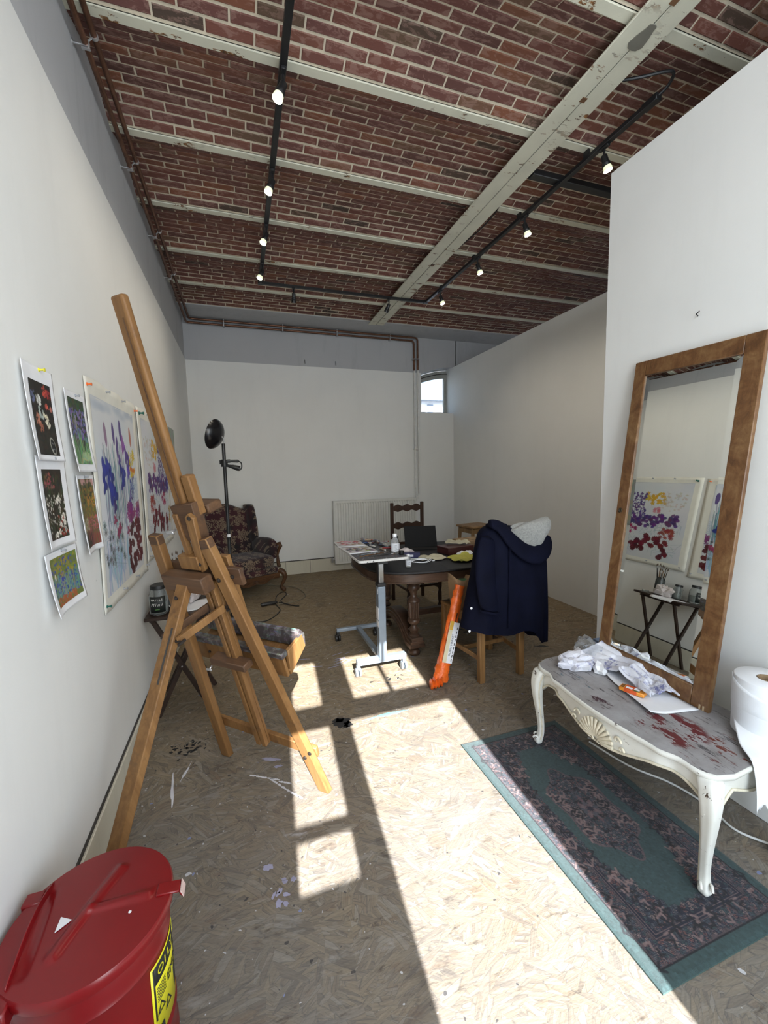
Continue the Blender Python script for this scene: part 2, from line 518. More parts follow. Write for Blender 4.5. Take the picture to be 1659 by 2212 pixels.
for i in range(n):
    j = (i + 1) % n
    mb.f += [(i, j, n + j, n + i), (2 * n + i, 3 * n + i, 3 * n + j, 2 * n + j), (i, 2 * n + i, 2 * n + j, j), (n + i, n + j, 3 * n + j, 3 * n + i)]
mb.build('window_frame', M_OLDFRAME, w1, smooth=0)
MB().prism(inner, -0.003, 0.003, frame((1, 0, 0), (0, 0, 1), (0, -1, 0), (0, 0, 0))).build('pane', M_PANE, w1, smooth=0)
# arched fillet over the window
MB().tube([(x, -0.05, wf(x + 2.99) - 0.05) for x in [WX0 + (WX1 - WX0) * i / 8 for i in range(9)]], 0.006, 6).build('arch_bead', M_GAP, w1)

# yard seen through that window
M_YARD = plain('sunlit_render', (0.75, 0.77, 0.80), 0.9)
M_SLATE = plain('blue_slate', (0.20, 0.25, 0.33), 0.8)
yb = thing('yard_building', 'white rendered building with a slate roof outside the small window', 'building', (4.9, 9.6, 0))
MB().box((-2.5, 0, 0), (2.5, 1.5, 3.15)).build('wall', M_YARD, yb, smooth=0)
MB().prism([(-0.15, 3.15), (1.6, 3.15), (1.6, 3.9), (0.75, 3.62), (-0.15, 3.2)], -2.6, 2.6, frame((0, 1, 0), (0, 0, 1), (1, 0, 0), (0, 0, 0))).build('roof', M_SLATE, yb, smooth=0)
MB().box((-0.45, -0.02, 2.2), (-0.30, 0.02, 3.05)).build('window', M_SLATE, yb, smooth=0)
MB().box((-2.4, -0.20, 3.13), (2.4, -0.12, 3.18)).build('gutter', M_SLATE, yb, smooth=0)

# right partitions, lower than the ceiling
struct('wall_right', MB().box((XR, YN - 0.06, 0), (XR + 0.08, NYW, ZT)), M_WHITE, smooth=0)
wr = struct('wall_near', MB().box((XN, YF, 0), (XN + 0.075, YN, ZT)), M_WHITE, bevel=0.003, label='white partition that the mirror leans on')
struct('wall_return', MB().box((XN + 0.075, YN - 0.07, 0), (XR, YN - 0.001, ZT)), M_WHITE, smooth=0)
struct('wall_far', MB().box((XO, YF, 0), (XO + 0.1, NYW, 3.75)), M_GREY, smooth=0)
tag(MB().tube([(XN - 0.001, 1.40, 2.155), (XN - 0.020, 1.395, 2.160)], 0.0022, 6).tube([(XN - 0.020, 1.395, 2.160), (XN - 0.022, 1.38, 2.168)], 0.0022, 6).build('wall_nail', M_BLACK), 'bent nail in the white partition above the mirror', 'nail')

# street front (behind the camera): door, sidelight, transoms; two added openings hold the fill lamps
M_FRONT = plain('grey_shopfront_paint', (0.30, 0.32, 0.33), 0.6)
M_PANEL = plain('white_added_panel', (0.85, 0.85, 0.83), 0.9)
wf_ = MB()
Y0, Y1 = YF - 0.05, YF
def fb(x0, x1, z0, z1): wf_.box((x0, Y0, z0), (x1, Y1, z1))
fb(XL - 0.1, -0.06, 0, 2.86); fb(-0.06, 0.165, 0, 1.55); fb(-0.06, 0.165, 1.718, 1.742); fb(-0.06, 0.165, 2.195, 2.325)
fb(0.165, 0.29, 0, 2.325); fb(0.15, 0.365, 2.325, 2.75); fb(0.29, 0.955, 2.205, 2.325); fb(0.612, 0.642, 2.325, 2.75); fb(-0.06, -0.03, 2.325, 2.75)
fb(0.885, 1.03, 2.205, 2.75); fb(0.955, 1.03, 0, 2.205); fb(1.03, XO, 0, 0.9); fb(-0.06, 1.03, 2.75, 2.86); fb(1.03, 1.88, 2.6, 2.86); fb(1.88, XO, 0.9, 2.86)
fb(XL - 0.1, XO, 3.36, 3.75); fb(XL - 0.1, -0.48, 2.86, 3.36); fb(1.9, XO, 2.86, 3.36)
wfo = struct('wall_front', wf_, M_FRONT, smooth=0)
MB().box((1.03, Y0, 0.9), (1.88, Y0 + 0.01, 2.6)).build('added_panel_right', M_PANEL, wfo, smooth=0)  # opaque panels closing the openings made up for the fill lamps
MB().box((-0.48, Y0, 2.86), (1.9, Y0 + 0.01, 3.36)).build('added_panel_high', M_PANEL, wfo, smooth=0)
M_PAVE = plain('street_paving', (0.40, 0.39, 0.37), 0.9, scale=3)
struct('ground', MB().box((-14, -14, -0.12), (18, YF - 0.1, -0.02)).box((-14, NYW + 0.2, -0.12), (18, 16, -0.02)), M_PAVE, smooth=0, label='paving outside')

# ------------------------------------------------------------------ brick vault ceiling on steel joists
JY = [2.286 + 0.682 * k for k in range(-5, 5)]           # joists
YE = 5.60                                               # the vault stops here; flat plaster beyond
bays = [(JY[i], JY[i + 1]) for i in range(len(JY) - 1)] + [(JY[-1], YE + 0.03)]
RISE, Z0 = 0.062, 3.484
def vault(a, b, t):
    y = a + 0.028 + (b - a - 0.056) * t
    full = 0.682 - 0.056
    return y, Z0 + RISE * 4 * t * (1 - t) * ((b - a - 0.056) / full)
mb = MB()
for a, b in bays:
    ring = [vault(a, b, i / 16) for i in range(17)]
    mb.loft([[(x, y, z - 0.0005) for y, z in ring] for x in (XL - 0.1, XO)], close=False, caps=False)
ceil = struct('ceiling', mb, M_MORTAR, label='red brick jack-arch ceiling between cream steel joists', fix=False)
tw = MB().box((XL - 0.1, YF - 0.1, 3.70), (XO + 0.1, NYW + 0.1, 3.76))
tw.build('slab', M_MORTAR, ceil, smooth=0)
MB().box((XL - 0.02, YE, ZC), (XO, YB + 0.02, ZC + 0.03)).build('plaster_strip', M_GREY, ceil, bevel=0.004)
for y in JY:
    MB().box((XL - 0.02, y - 0.026, ZC), (XO, y + 0.026, ZC + 0.009)).box((XL - 0.02, y - 0.005, ZC + 0.009), (XO, y + 0.005, ZC + 0.14)).build('joist', M_STEEL, ceil, bevel=0.002)

BL, BW, BT, PX = 0.2045, 0.0465, 0.020, 0.2135
bme = bpy.data.meshes.new('brick')
_l, _w, _e = BL / 2, BW / 2, 0.004
_v = [(-_l + _e, -_w + _e, -BT), (_l - _e, -_w + _e, -BT), (_l - _e, _w - _e, -BT), (-_l + _e, _w - _e, -BT),
      (-_l, -_w, -BT + _e), (_l, -_w, -BT + _e), (_l, _w, -BT + _e), (-_l, _w, -BT + _e), (-_l, -_w, 0), (_l, -_w, 0), (_l, _w, 0), (-_l, _w, 0)]
_fc = [(0, 3, 2, 1)]
for k in range(4):
    k2 = (k + 1) % 4
    _fc += [(k, k2, 4 + k2, 4 + k), (4 + k, 4 + k2, 8 + k2, 8 + k)]
bme.from_pydata(_v, [], _fc); bme.update(); bme.materials.append(M_BRICK)
def px(p):
    d = Vector(p) - Vector((0, 0, CAM_H))
    z = d.dot(_f)
    if z < 0.05: return None
    return (829.5 + FPX * d.dot(CR) / z, 1106 - FPX * d.dot(CU) / z, z)
slots = []
rb = random.Random(11)
for bi, (a, b) in enumerate(bays):
    rows = 11 if b - a > 0.65 else 9
    for r in range(rows):
        t = (r + 0.5) / rows
        y, z = vault(a, b, t)
        y2, z2 = vault(a, b, t + 0.01)
        ang = math.atan2(z2 - z, y2 - y)
        off = (0.5 if r % 2 else 0.0) + rb.uniform(-0.12, 0.12)
        for k in range(-1, 27):
            x = XL + (k + off) * PX
            if x > XO - 0.1: continue
            m = Matrix.Translation((x, y + rb.uniform(-0.0015, 0.0015), z + 0.0150 + rb.uniform(-0.002, 0.002))) @ Matrix.Rotation(ang + rb.uniform(-0.02, 0.02), 4, 'X') @ Matrix.Rotation(rb.uniform(-0.008, 0.008), 4, 'Z')
            q = px((x, y, z))
            vis = 0.0
            if q and -60 < q[0] < 1720 and -40 < q[1] < 800:
                vis = abs((Vector((x, y, z)) - Vector((0, 0, CAM_H))).normalized().dot(Vector((0, math.sin(ang), -math.cos(ang))))) / q[2] ** 2
                if x > 1.95 and q[1] > 0 and y < 2.2 and q[0] > 1330 and q[1] > 372 - 0.79 * (q[0] - 1318): vis = 0.0   # hidden by the partition
            slots.append((vis, m))
slots.sort(key=lambda s: -s[0])
for vis, m in slots[:300]:
    o = bpy.data.objects.new('brick', bme); COL.objects.link(o); o.parent = ceil; o.matrix_local = m
rest = MB()
for vis, m in slots[300:]:
    rest.add([m @ Vector(p) for p in _v], _fc)
ro = rest.build('brick_courses', M_BRICK, ceil, smooth=0, fix=False)
ro['kind'] = 'stuff'

# main girder: two channels side by side under the joists
gd = thing('girder', 'cream steel girder with rust spots running under the brick ceiling', 'girder', (1.85, YF, 3.44))
gd['kind'] = 'structure'
gl = YE - YF + 0.02
MB().box((-0.108, 0, 0), (-0.004, gl, 0.012)).box((-0.020, 0, 0.012), (-0.006, gl, 0.26)).build('channel', M_STEEL, gd, bevel=0.003)
MB().box((0.004, 0, 0.004), (0.108, gl, 0.016)).box((0.006, 0, 0.016), (0.020, gl, 0.26)).build('channel', M_STEEL, gd, bevel=0.003)
MB().box((-0.004, 0, 0.010), (0.004, gl, 0.014)).build('seam', M_GAP, gd, smooth=0)
for y in (2.45, 2.95):
    MB().box((-0.02, y, -0.002), (0.012, y + 0.03, 0.002)).build('rust_patch', plain('rust_scab', (0.16, 0.08, 0.035), 0.9), gd, bevel=0.001)
hole = [(0.035 * math.cos(q) * (1 + 0.3 * math.sin(3 * q)), 0.075 * math.sin(q) * (1 + 0.2 * math.cos(2 * q))) for q in [2 * PI * i / 14 for i in range(14)]]
MB().prism([(x + 0.0, y + 2.62) for x, y in hole], -0.003, 0.0).build('torn_patch', plain('torn_grey_filler', (0.17, 0.16, 0.13), 0.9), gd, smooth=0)
# ================================================================== fixed services
M_COPPER = plain('tarnished_copper', (0.16, 0.075, 0.045), 0.45, 0.7, 0.3, 25)
M_PIPEW = plain('white_pipe_paint', (0.70, 0.69, 0.66), 0.5)
M_ZINC = plain('zinc_clip', (0.55, 0.55, 0.56), 0.35, 0.8)
hp = thing('heating_pipes', 'pair of copper heating pipes clipped along the wall tops down to the radiator', 'pipes', (2.6, 6.03, 1.06))
def rel(p, o): return (p[0] - o[0], p[1] - o[1], p[2] - o[2])
HO = (2.6, 6.03, 1.06)
def bend(pts, r=0.05):
    out = [Vector(pts[0])]
    for i in range(1, len(pts) - 1):
        a, b, c = Vector(pts[i - 1]), Vector(pts[i]), Vector(pts[i + 1])
        p, q = b + (a - b).normalized() * r, b + (c - b).normalized() * r
        for k in range(6):
            t = k / 5
            out.append(p * (1 - t) ** 2 + b * 2 * t * (1 - t) + q * t * t)
    out.append(Vector(pts[-1]))
    return out
for xa, yc, za, xd in ((-0.512, 6.012, 3.446, 2.636), (-0.548, 6.044, 3.408, 2.590)):
    MB().tube([rel(p, HO) for p in bend([(xa, -0.9, za), (xa, yc, za), (xd, yc, za), (xd, yc, 2.97)])], 0.0135, 8).build('pipe', M_COPPER, hp, smooth=60)
    MB().tube([rel(p, HO) for p in [(xd, yc, 2.975), (xd, yc, 1.1 if xd > 2.6 else 1.06)]], 0.0135, 8).build('painted_pipe', M_PIPEW, hp, smooth=60)
for y in (0.77, 1.57, 2.37, 3.17, 3.975, 4.745):
    MB().lathe([(0.013, 0), (0.013, 0.003), (0.004, 0.006), (0.004, 0.05)], m=Matrix.Translation(rel((-0.598, y, 3.400), HO)) @ Matrix.Rotation(PI / 2, 4, 'Y'), seg=10) \
        .box(rel((-0.565, y - 0.006, 3.384), HO), rel((-0.530, y + 0.006, 3.388), HO)).tube([rel((-0.548, y - 0.007, 3.408), HO), rel((-0.548, y + 0.007, 3.408), HO)], 0.017, 10) \
        .tube([rel((-0.512, y - 0.007, 3.446), HO), rel((-0.512, y + 0.007, 3.446), HO)], 0.017, 10).tube([rel((-0.548, y, 3.408), HO), rel((-0.512, y, 3.446), HO)], 0.004, 6).build('pipe_clip', M_ZINC, hp)
for x in (-0.1, 0.65, 1.4, 2.2):
    MB().box(rel((x - 0.007, 6.0, 3.38), HO), rel((x + 0.007, 6.075, 3.475), HO)).build('pipe_clip', M_ZINC, hp, bevel=0.003)
for z in (3.13, 1.78):
    MB().box(rel((2.565, 5.99, z), HO), rel((2.66, 6.075, z + 0.014), HO)).build('pipe_clip', M_ZINC if z > 3 else M_PIPEW, hp, bevel=0.003)
for x in (0.94, 1.38):
    tag(MB().tube([(x, YB + 0.010, 3.04), (x, YB - 0.012, 3.035), (x, YB - 0.016, 3.02), (x + 0.002, YB - 0.014, 2.985)], 0.0035, 6).build('wall_hook', M_BLACK),
        'small dark hook in the grey wall, ' + ('left one of the two' if x < 1 else 'right one of the two'), 'hook', 'hooks in the grey wall band')

# radiator
M_RAD = plain('radiator_enamel', (0.70, 0.69, 0.64), 0.4, var=0.05)
RX0, RX1, RZ0, RZ1, RY = 1.255, 2.555, 0.115, 1.045, 5.955
rd = thing('radiator', 'cream panel radiator with vertical ribs under the pipes', 'radiator', (1.905, 6.0, 0))
R0 = (1.905, 6.0, 0)
mb = MB(); prof = []
nr = 32
step = (RX1 - RX0 - 0.06) / nr
for i in range(nr):
    x = RX0 + 0.03 + i * step
    prof += [(x, 0.0), (x + step * 0.30, 0.0), (x + step * 0.42, 0.014), (x + step * 0.88, 0.014)]
prof += [(RX1 - 0.03, 0.0)]
rings = []
for z, k in ((RZ0 + 0.03, 0.0), (RZ0 + 0.05, 1.0), (RZ1 - 0.05, 1.0), (RZ1 - 0.03, 0.0)):
    rings.append([(RX0 - R0[0], RY - 6, z)] + [(x - R0[0], RY - 6 + d * k, z) for x, d in prof] + [(RX1 - R0[0], RY - 6, z)])
mb.loft(rings, close=False, caps=False)
mb.box((RX0 - R0[0], RY - 6, RZ0), (RX1 - R0[0], RY - 6 + 0.012, RZ0 + 0.03)).box((RX0 - R0[0], RY - 6, RZ1 - 0.03), (RX1 - R0[0], RY - 6 + 0.012, RZ1))
mb.build('front_panel', M_RAD, rd, smooth=25, fix=False)
MB().box((RX0 - R0[0], RY - 6 + 0.014, RZ0), (RX0 - R0[0] + 0.006, RY - 6 + 0.085, RZ1)).build('side_cover', M_RAD, rd, bevel=0.002)
MB().box((RX1 - R0[0] - 0.006, RY - 6 + 0.014, RZ0), (RX1 - R0[0], RY - 6 + 0.085, RZ1)).build('side_cover', M_RAD, rd, bevel=0.002)
mb = MB()
for i in range(44):
    x = RX0 - R0[0] + 0.01 + i * (RX1 - RX0 - 0.02) / 44
    mb.box((x, RY - 6 + 0.014, RZ1 - 0.012), (x + 0.012, RY - 6 + 0.08, RZ1 - 0.004))
mb.box((RX0 - R0[0], RY - 6 + 0.078, RZ0), (RX1 - R0[0], RY - 6 + 0.09, RZ1)).build('top_grille', M_RAD, rd, smooth=0)
MB().lathe([(0.022, 0), (0.024, 0.02), (0.02, 0.05), (0.012, 0.055)], (RX1 - R0[0] + 0.03, 0.0, RZ1 - 0.03), 12).tube([(RX1 - R0[0] - 0.01, 0, RZ1 - 0.05), (RX1 - R0[0] + 0.03, 0, RZ1 - 0.05), (RX1 - R0[0] + 0.03, 0, RZ1 - 0.02)], 0.011, 8).build('valve', M_PIPEW, rd)
MB().tube([(RX0 - R0[0] + 0.01, 0, RZ0 + 0.07), (RX0 - R0[0] - 0.035, 0, RZ0 + 0.07)], 0.012, 8).tube([(RX0 - R0[0] - 0.035, 0, RZ0 + 0.09), (RX0 - R0[0] - 0.035, 0, RZ0 + 0.02)], 0.015, 8).tube([(RX0 - R0[0] - 0.035, 0, RZ0 + 0.05), (RX0 - R0[0] - 0.035, 0.06, RZ0 + 0.05)], 0.01, 8).build('return_valve', M_ZINC, rd)
for x in (RX0 + 0.2, RX1 - 0.2):
    MB().box((x - R0[0] - 0.02, RY - 6 + 0.09, 0.2), (x - R0[0] + 0.02, 0.075, 0.9)).build('wall_bracket', M_RAD, rd, smooth=0)

# ------------------------------------------------------------------ lighting track
ZTK = 3.415
TXL, TXR, TYB, TYE = 0.298, 2.165, 4.68, 1.84
tk = thing('lighting_track', 'black U-shaped lighting track hung below the brick ceiling', 'lighting track', (TXL, TYB, ZTK))
def T(x, y, z): return (x - TXL, y - TYB, z - ZTK)
hw = 0.017
MB().box(T(TXL - hw, -0.8, ZTK), T(TXL + hw, TYB - hw, ZTK + 0.025)).build('rail', M_BLACK, tk, bevel=0.002)
MB().box(T(TXL - hw, TYB - hw, ZTK), T(TXR + hw, TYB + hw, ZTK + 0.025)).build('rail', M_BLACK, tk, bevel=0.002)
mr = MB()
mr.bar(T(TXR, TYB - hw, ZTK + 0.0125), T(2.20, TYE, ZTK + 0.0125), 2 * hw, 0.025)
mr.build('rail', M_BLACK, tk, bevel=0.002)
MB().box(T(2.18, TYE - 0.03, ZTK - 0.004), T(2.22, TYE + 0.06, ZTK + 0.03)).build('feed_end', M_BLACK, tk, bevel=0.003)
MB().box(T(TXL - 0.021, TYB - 0.03, ZTK - 0.003), T(TXL + 0.03, TYB + 0.021, ZTK + 0.028)).build('corner_joint', M_BLACK, tk, bevel=0.003)
MB().box(T(TXR - 0.03, TYB - 0.03, ZTK - 0.003), T(TXR + 0.021, TYB + 0.021, ZTK + 0.028)).build('corner_joint', M_BLACK, tk, bevel=0.003)
for x in (TXL, 2.185):
    for y in JY[5:]:
        if y < TYB: MB().box(T(x - 0.008, y - 0.02, ZTK + 0.02), T(x + 0.008, y + 0.02, 3.476)).build('hanger', M_BLACK, tk, smooth=0)
cab = spline([(2.20, TYE - 0.02, ZTK + 0.015), (2.22, TYE - 0.07, 3.46), (2.18, TYE - 0.11, 3.475), (2.05, TYE - 0.04, 3.47), (1.97, TYE + 0.02, 3.48)], 8)
tag(MB().tube(cab, 0.008, 8).build('supply_cable', M_BLACK), 'black cable looping from the end of the lighting track to the girder', 'cable')
cab = spline([(1.955, 2.88, 3.48), (1.985, 2.98, 3.465), (1.99, 3.2, 3.455), (1.975, 3.45, 3.46), (1.965, 3.75, 3.47)], 8)
tag(MB().tube(cab, 0.005, 6).build('loose_cable', M_BLACK), 'thin black wire hanging along the right side of the girder', 'cable')
tag(MB().box((1.965, 2.515, 3.44), (XO - 1.2, 2.575, 3.475)).box((1.965, 2.515, 3.437), (XO - 1.2, 2.535, 3.44)).build('ceiling_bar', M_BLACK, bevel=0.003), 'black steel bar on the ceiling right of the girder', 'bar', kind='structure')

t = NT('lit_lamp_face'); t.set(Base_Color=(1, 1, 0.9, 1), Emission_Color=(1.0, 0.97, 0.72, 1), Emission_Strength=14.0); M_LAMPON = t.mat
t = NT('frosted_lamp_rim'); t.set(Base_Color=(0.9, 0.92, 0.75, 1), Emission_Color=(0.85, 0.9, 0.55, 1), Emission_Strength=0.6, Roughness=0.3); M_RIM = t.mat
M_LAMPOFF = plain('dark_lamp_face', (0.05, 0.05, 0.05), 0.2)
def spot(x, y, label, on, aim, up=1.0):
    o = thing('track_spotlight', label, 'spotlight', (x, y, ZTK), 0, 'spotlights on the track')
    MB().box((-0.012, -0.035, -0.016), (0.012, 0.035, 0.0)).build('adapter', M_BLACK, o, bevel=0.003)
    MB().tube([(0, 0, -0.012), (0, 0, -0.052)], 0.007, 8).build('stem', M_BLACK, o)
    d = Vector(aim).normalized()
    m = frame(d.orthogonal().normalized(), d.cross(d.orthogonal().normalized()), d, (0, 0, -0.058))
    MB().lathe([(0.017, -0.005), (0.019, 0.0), (0.019, 0.035), (0.024, 0.04), (0.024, 0.058), (0.021, 0.062)], (0, 0, 0), 14, m).build('housing', M_BLACK, o)
    b = MB().lathe([(0.020, 0.055), (0.0245, 0.066), (0.0255, 0.084)], (0, 0, 0), 14, m).build('bulb', M_RIM if on else M_BLACK, o)
    MB().lathe([(0.0, 0.0835), (0.0245, 0.084), (0.0245, 0.086), (0.0, 0.089)], (0, 0, 0), 14, m).build('lens', M_LAMPON if on else M_LAMPOFF, b)
    if on:
        l = bpy.data.lights.new('spot_beam', 'SPOT'); l.energy = SPOT_W * up; l.color = (1.0, 0.90, 0.74); l.spot_size = math.radians(115); l.spot_blend = 0.9; l.shadow_soft_size = 0.03
        lo = bpy.data.objects.new('spot_beam', l); COL.objects.link(lo); lo.parent = o
        lo.location = m @ Vector((0, 0, 0.10)); lo.rotation_euler = d.to_track_quat('-Z', 'Y').to_euler()
    return o
SPOT_W = 8.5
nm = ['nearest', 'second', 'third', 'farthest']
for i, y in enumerate((2.25, 2.965, 3.60, 4.235)):
    spot(TXL, y, f'lit black spotlight on the left rail, {nm[i]} of its four', True, (-0.42, -0.10, -1))
for i, y in enumerate((2.158, 2.90, 3.57, 4.317)):
    spot(2.195 - 0.03 * i / 3 * 0.8, y, f'lit black spotlight on the right rail, {nm[i]} of its four', True, (0.28, -0.15, -1), 1.45)
spot(0.637, TYB, 'unlit black spotlight on the far cross rail, near its left corner', False, (0.0, 0.35, -1))
spot(1.705, TYB, 'unlit black spotlight on the far cross rail, under the girder', False, (-0.35, 0.5, -1))

# ================================================================== pictures on the left wall
class Canvas:
    def __init__(s, w, h, col):
        s.w, s.h = w, h
        s.a = np.empty((h, w, 3)); s.a[:] = col
        s.rng = np.random.default_rng(5)
        s.Y, s.X = np.mgrid[0:h, 0:w]
    def put(s, mask, col, y0, y1, x0, x1):
        s.a[y0:y1, x0:x1] = s.a[y0:y1, x0:x1] * (1 - mask[..., None]) + np.array(col) * mask[..., None]
    def blob(s, cx, cy, rx, ry, col, al=1.0, rot=0.0, petals=0, depth=0.25, soft=0.12):
        """cx, cy in 0..1; rx, ry as part of the width"""
        cx, cy, rx, ry = cx * s.w, cy * s.h, rx * s.w, ry * s.w
        R = max(rx, ry) * 1.4 + 2
        x0, x1, y0, y1 = max(0, int(cx - R)), min(s.w, int(cx + R) + 1), max(0, int(cy - R)), min(s.h, int(cy + R) + 1)
        if x1 <= x0 or y1 <= y0: return
        X, Y = s.X[y0:y1, x0:x1] - cx, s.Y[y0:y1, x0:x1] - cy
        c, n = math.cos(rot), math.sin(rot)
        a, b = (X * c + Y * n) / max(rx, 0.3), (-X * n + Y * c) / max(ry, 0.3)
        d = np.hypot(a, b)
        if petals: d = d / (1 - depth + depth * np.cos(petals * np.arctan2(b, a) + rot))
        m = np.clip((1 - d) / soft, 0, 1) * al
        s.put(m, col, y0, y1, x0, x1)
    def line(s, pts, wd, col, al=1.0):
        wd = wd * s.w
        P = [(x * s.w, y * s.h) for x, y in pts]
        for (ax, ay), (bx, by) in zip(P[:-1], P[1:]):
            x0, x1 = max(0, int(min(ax, bx) - wd - 1)), min(s.w, int(max(ax, bx) + wd + 2))
            y0, y1 = max(0, int(min(ay, by) - wd - 1)), min(s.h, int(max(ay, by) + wd + 2))
            if x1 <= x0 or y1 <= y0: continue
            X, Y = s.X[y0:y1, x0:x1], s.Y[y0:y1, x0:x1]
            L = max((bx - ax) ** 2 + (by - ay) ** 2, 1e-6)
            t = np.clip(((X - ax) * (bx - ax) + (Y - ay) * (by - ay)) / L, 0, 1)
            d = np.hypot(X - ax - t * (bx - ax), Y - ay - t * (by - ay))
            s.put(np.clip(wd + 0.5 - d, 0, 1) * al, col, y0, y1, x0, x1)
    def mottle(s, k):
        n = s.rng.normal(0, 1, (s.h // 3 + 2, s.w // 3 + 2))
        n = np.kron(n, np.ones((3, 3)))[:s.h, :s.w]
        s.a = np.clip(s.a * (1 + k * n[..., None]), 0, 1)

def paint_on(mesh, cv):
    """canvas -> colour attribute of a (w-1) x (h-1) grid mesh, first row of points = top"""
    at = mesh.color_attributes.new('paint', 'FLOAT_COLOR', 'POINT')
    buf = np.ones((cv.h * cv.w, 4), dtype=np.float32)
    buf[:, :3] = np.clip(cv.a, 0, 1).reshape(-1, 3) ** 1.22
    at.data.foreach_set('color', buf.ravel())

M_PAPER = plain('white_paper', (0.80, 0.80, 0.82), 0.85, var=0.03)
M_RAG = plain('watercolour_paper', (0.78, 0.76, 0.68), 0.9, var=0.04)
M_PRINT = painted_attr('printed_ink', 0.6)
M_WATER = painted_attr('watercolour', 0.9)

def sheet(name, label, cat, y0, y1, z0, z1, cv, mrg, curl, mat, pmat, group, skew=0.0, tilt=0.0):
    """sheet on the left wall; curl(u, v) = gap from the wall; picture inside margins (left, right, top, bottom)"""
    yc, zt = (y0 + y1) / 2, z1
    o = thing(name, label, cat, (XL, yc, z0), 0, group)
    W, H = y1 - y0, z1 - z0
    def P(u, v, off=0.0):
        y = (u - 0.5) * W + skew * (v - 0.5) * W
        z = H * (1 - v) + tilt * (u - 0.5) * W
        return (0.004 + curl(u, v) + off, y, z)
    MB().grid(lambda u, v: P(u, v), 28, 36).build('paper', mat, o, smooth=80, solid=0.0012)
    l, r, t_, b = mrg
    g = MB().grid(lambda u, v: P(l + u * (1 - l - r), t_ + v * (1 - t_ - b), 0.0018), cv.w - 1, cv.h - 1)
    pic = g.build('picture', pmat, o, smooth=80, fix=False)
    paint_on(pic.data, cv)
    return o, P

def pin(o, P, u, v, col, big=1.0):
    x, y, z = P(u, v)
    mp = bpy.data.materials.get('pin_' + col) or plain('pin_' + col, {'yellow': (0.75, 0.68, 0.05), 'orange': (0.80, 0.16, 0.03), 'green': (0.01, 0.12, 0.09), 'steel': (0.35, 0.36, 0.38)}[col], 0.35)
    m = Matrix.Translation((x, y, z)) @ Matrix.Rotation(PI / 2, 4, 'Y') @ Matrix.Scale(big, 4)
    MB().lathe([(0.0055, 0.0), (0.0055, 0.0018), (0.0028, 0.003), (0.0028, 0.0105), (0.0048, 0.012), (0.0048, 0.0145)], (0, 0, 0), 10, m).build('push_pin', mp, o)

rg = np.random.default_rng(3)
def U(a, b): return float(rg.uniform(a, b))

def pr_dark_bouquet():
    c = Canvas(70, 100, (0.030, 0.024, 0.020))
    for i in range(120): c.blob(U(0, 1), U(0, 1), U(.03, .1), U(.03, .1), (U(.02, .06), U(.025, .05), U(.015, .04)), 0.5, U(0, 3))
    for cx, cy, n, sp, col in ((.12, .22, 14, .10, (.16, .18, .30)), (.38, .24, 12, .09, (.72, .72, .68)), (.70, .11, 12, .09, (.55, .10, .07)), (.88, .14, 8, .08, (.35, .05, .05)), (.72, .28, 7, .07, (.60, .14, .10)),
                            (.42, .42, 14, .10, (.40, .45, .42)), (.62, .48, 10, .09, (.78, .72, .55)), (.70, .56, 7, .06, (.78, .74, .60)), (.26, .52, 14, .11, (.48, .22, .15)), (.36, .62, 8, .07, (.42, .17, .11)), (.90, .34, 4, .03, (.6, .25, .2))):
        for i in range(n):
            k = U(.7, 1.25)
            c.blob(cx + U(-sp, sp), cy + U(-sp, sp) * .7, U(.03, .06), U(.03, .06), [min(1, x * k) for x in col], 0.9, U(0, 3), 5, .2)
    for i in range(30): c.blob(U(.1, .9), U(.68, .95), U(.05, .14), U(.02, .05), (U(.04, .08), U(.032, .05), .028), 0.5)
    c.blob(.74, .86, .12, .19, (.45, .44, .38), .9, -0.35); c.blob(.75, .86, .095, .16, (.02, .02, .022), 1, -0.35)
    for i in range(8): c.blob(.75 + U(-.05, .05), .86 + U(-.07, .07), .018, .012, (.4, .4, .4), .8)
    return c
def pr_white_bush():
    c = Canvas(70, 95, (0.045, 0.034, 0.022))
    for i in range(140): c.blob(U(0, 1), U(.1, 1), U(.02, .07), U(.04, .1), (U(.03, .10), U(.04, .10), U(.02, .05)), 0.6, U(-.4, .4))
    for i in range(30): c.blob(U(.1, .6), U(.06, .26), U(.03, .06), U(.03, .05), (U(.18, .40), U(.06, .15), U(.07, .14)), 0.8, 0, 5)
    for i in range(90):
        y = U(.36, .95); k = U(.35, .8)
        c.blob(min(.97, max(.03, .55 + U(-.5, .45))), y, U(.02, .045), U(.02, .045), (k, k * .95, k * .85), 0.85, U(0, 3), 5, .25)
    for cx, cy in ((.78, .72), (.86, .78), (.66, .80), (.55, .90), (.40, .93), (.85, .68), (.72, .42), (.62, .45)):
        c.blob(cx, cy, .07, .075, (.80, .76, .68), 1, 0, 7, .12); c.blob(cx, cy, .025, .03, (.35, .30, .25), .8)
    for i in range(10): c.blob(U(.5, .95), U(.68, .95), .04, .035, (.35, .05, .03), .8)
    return c
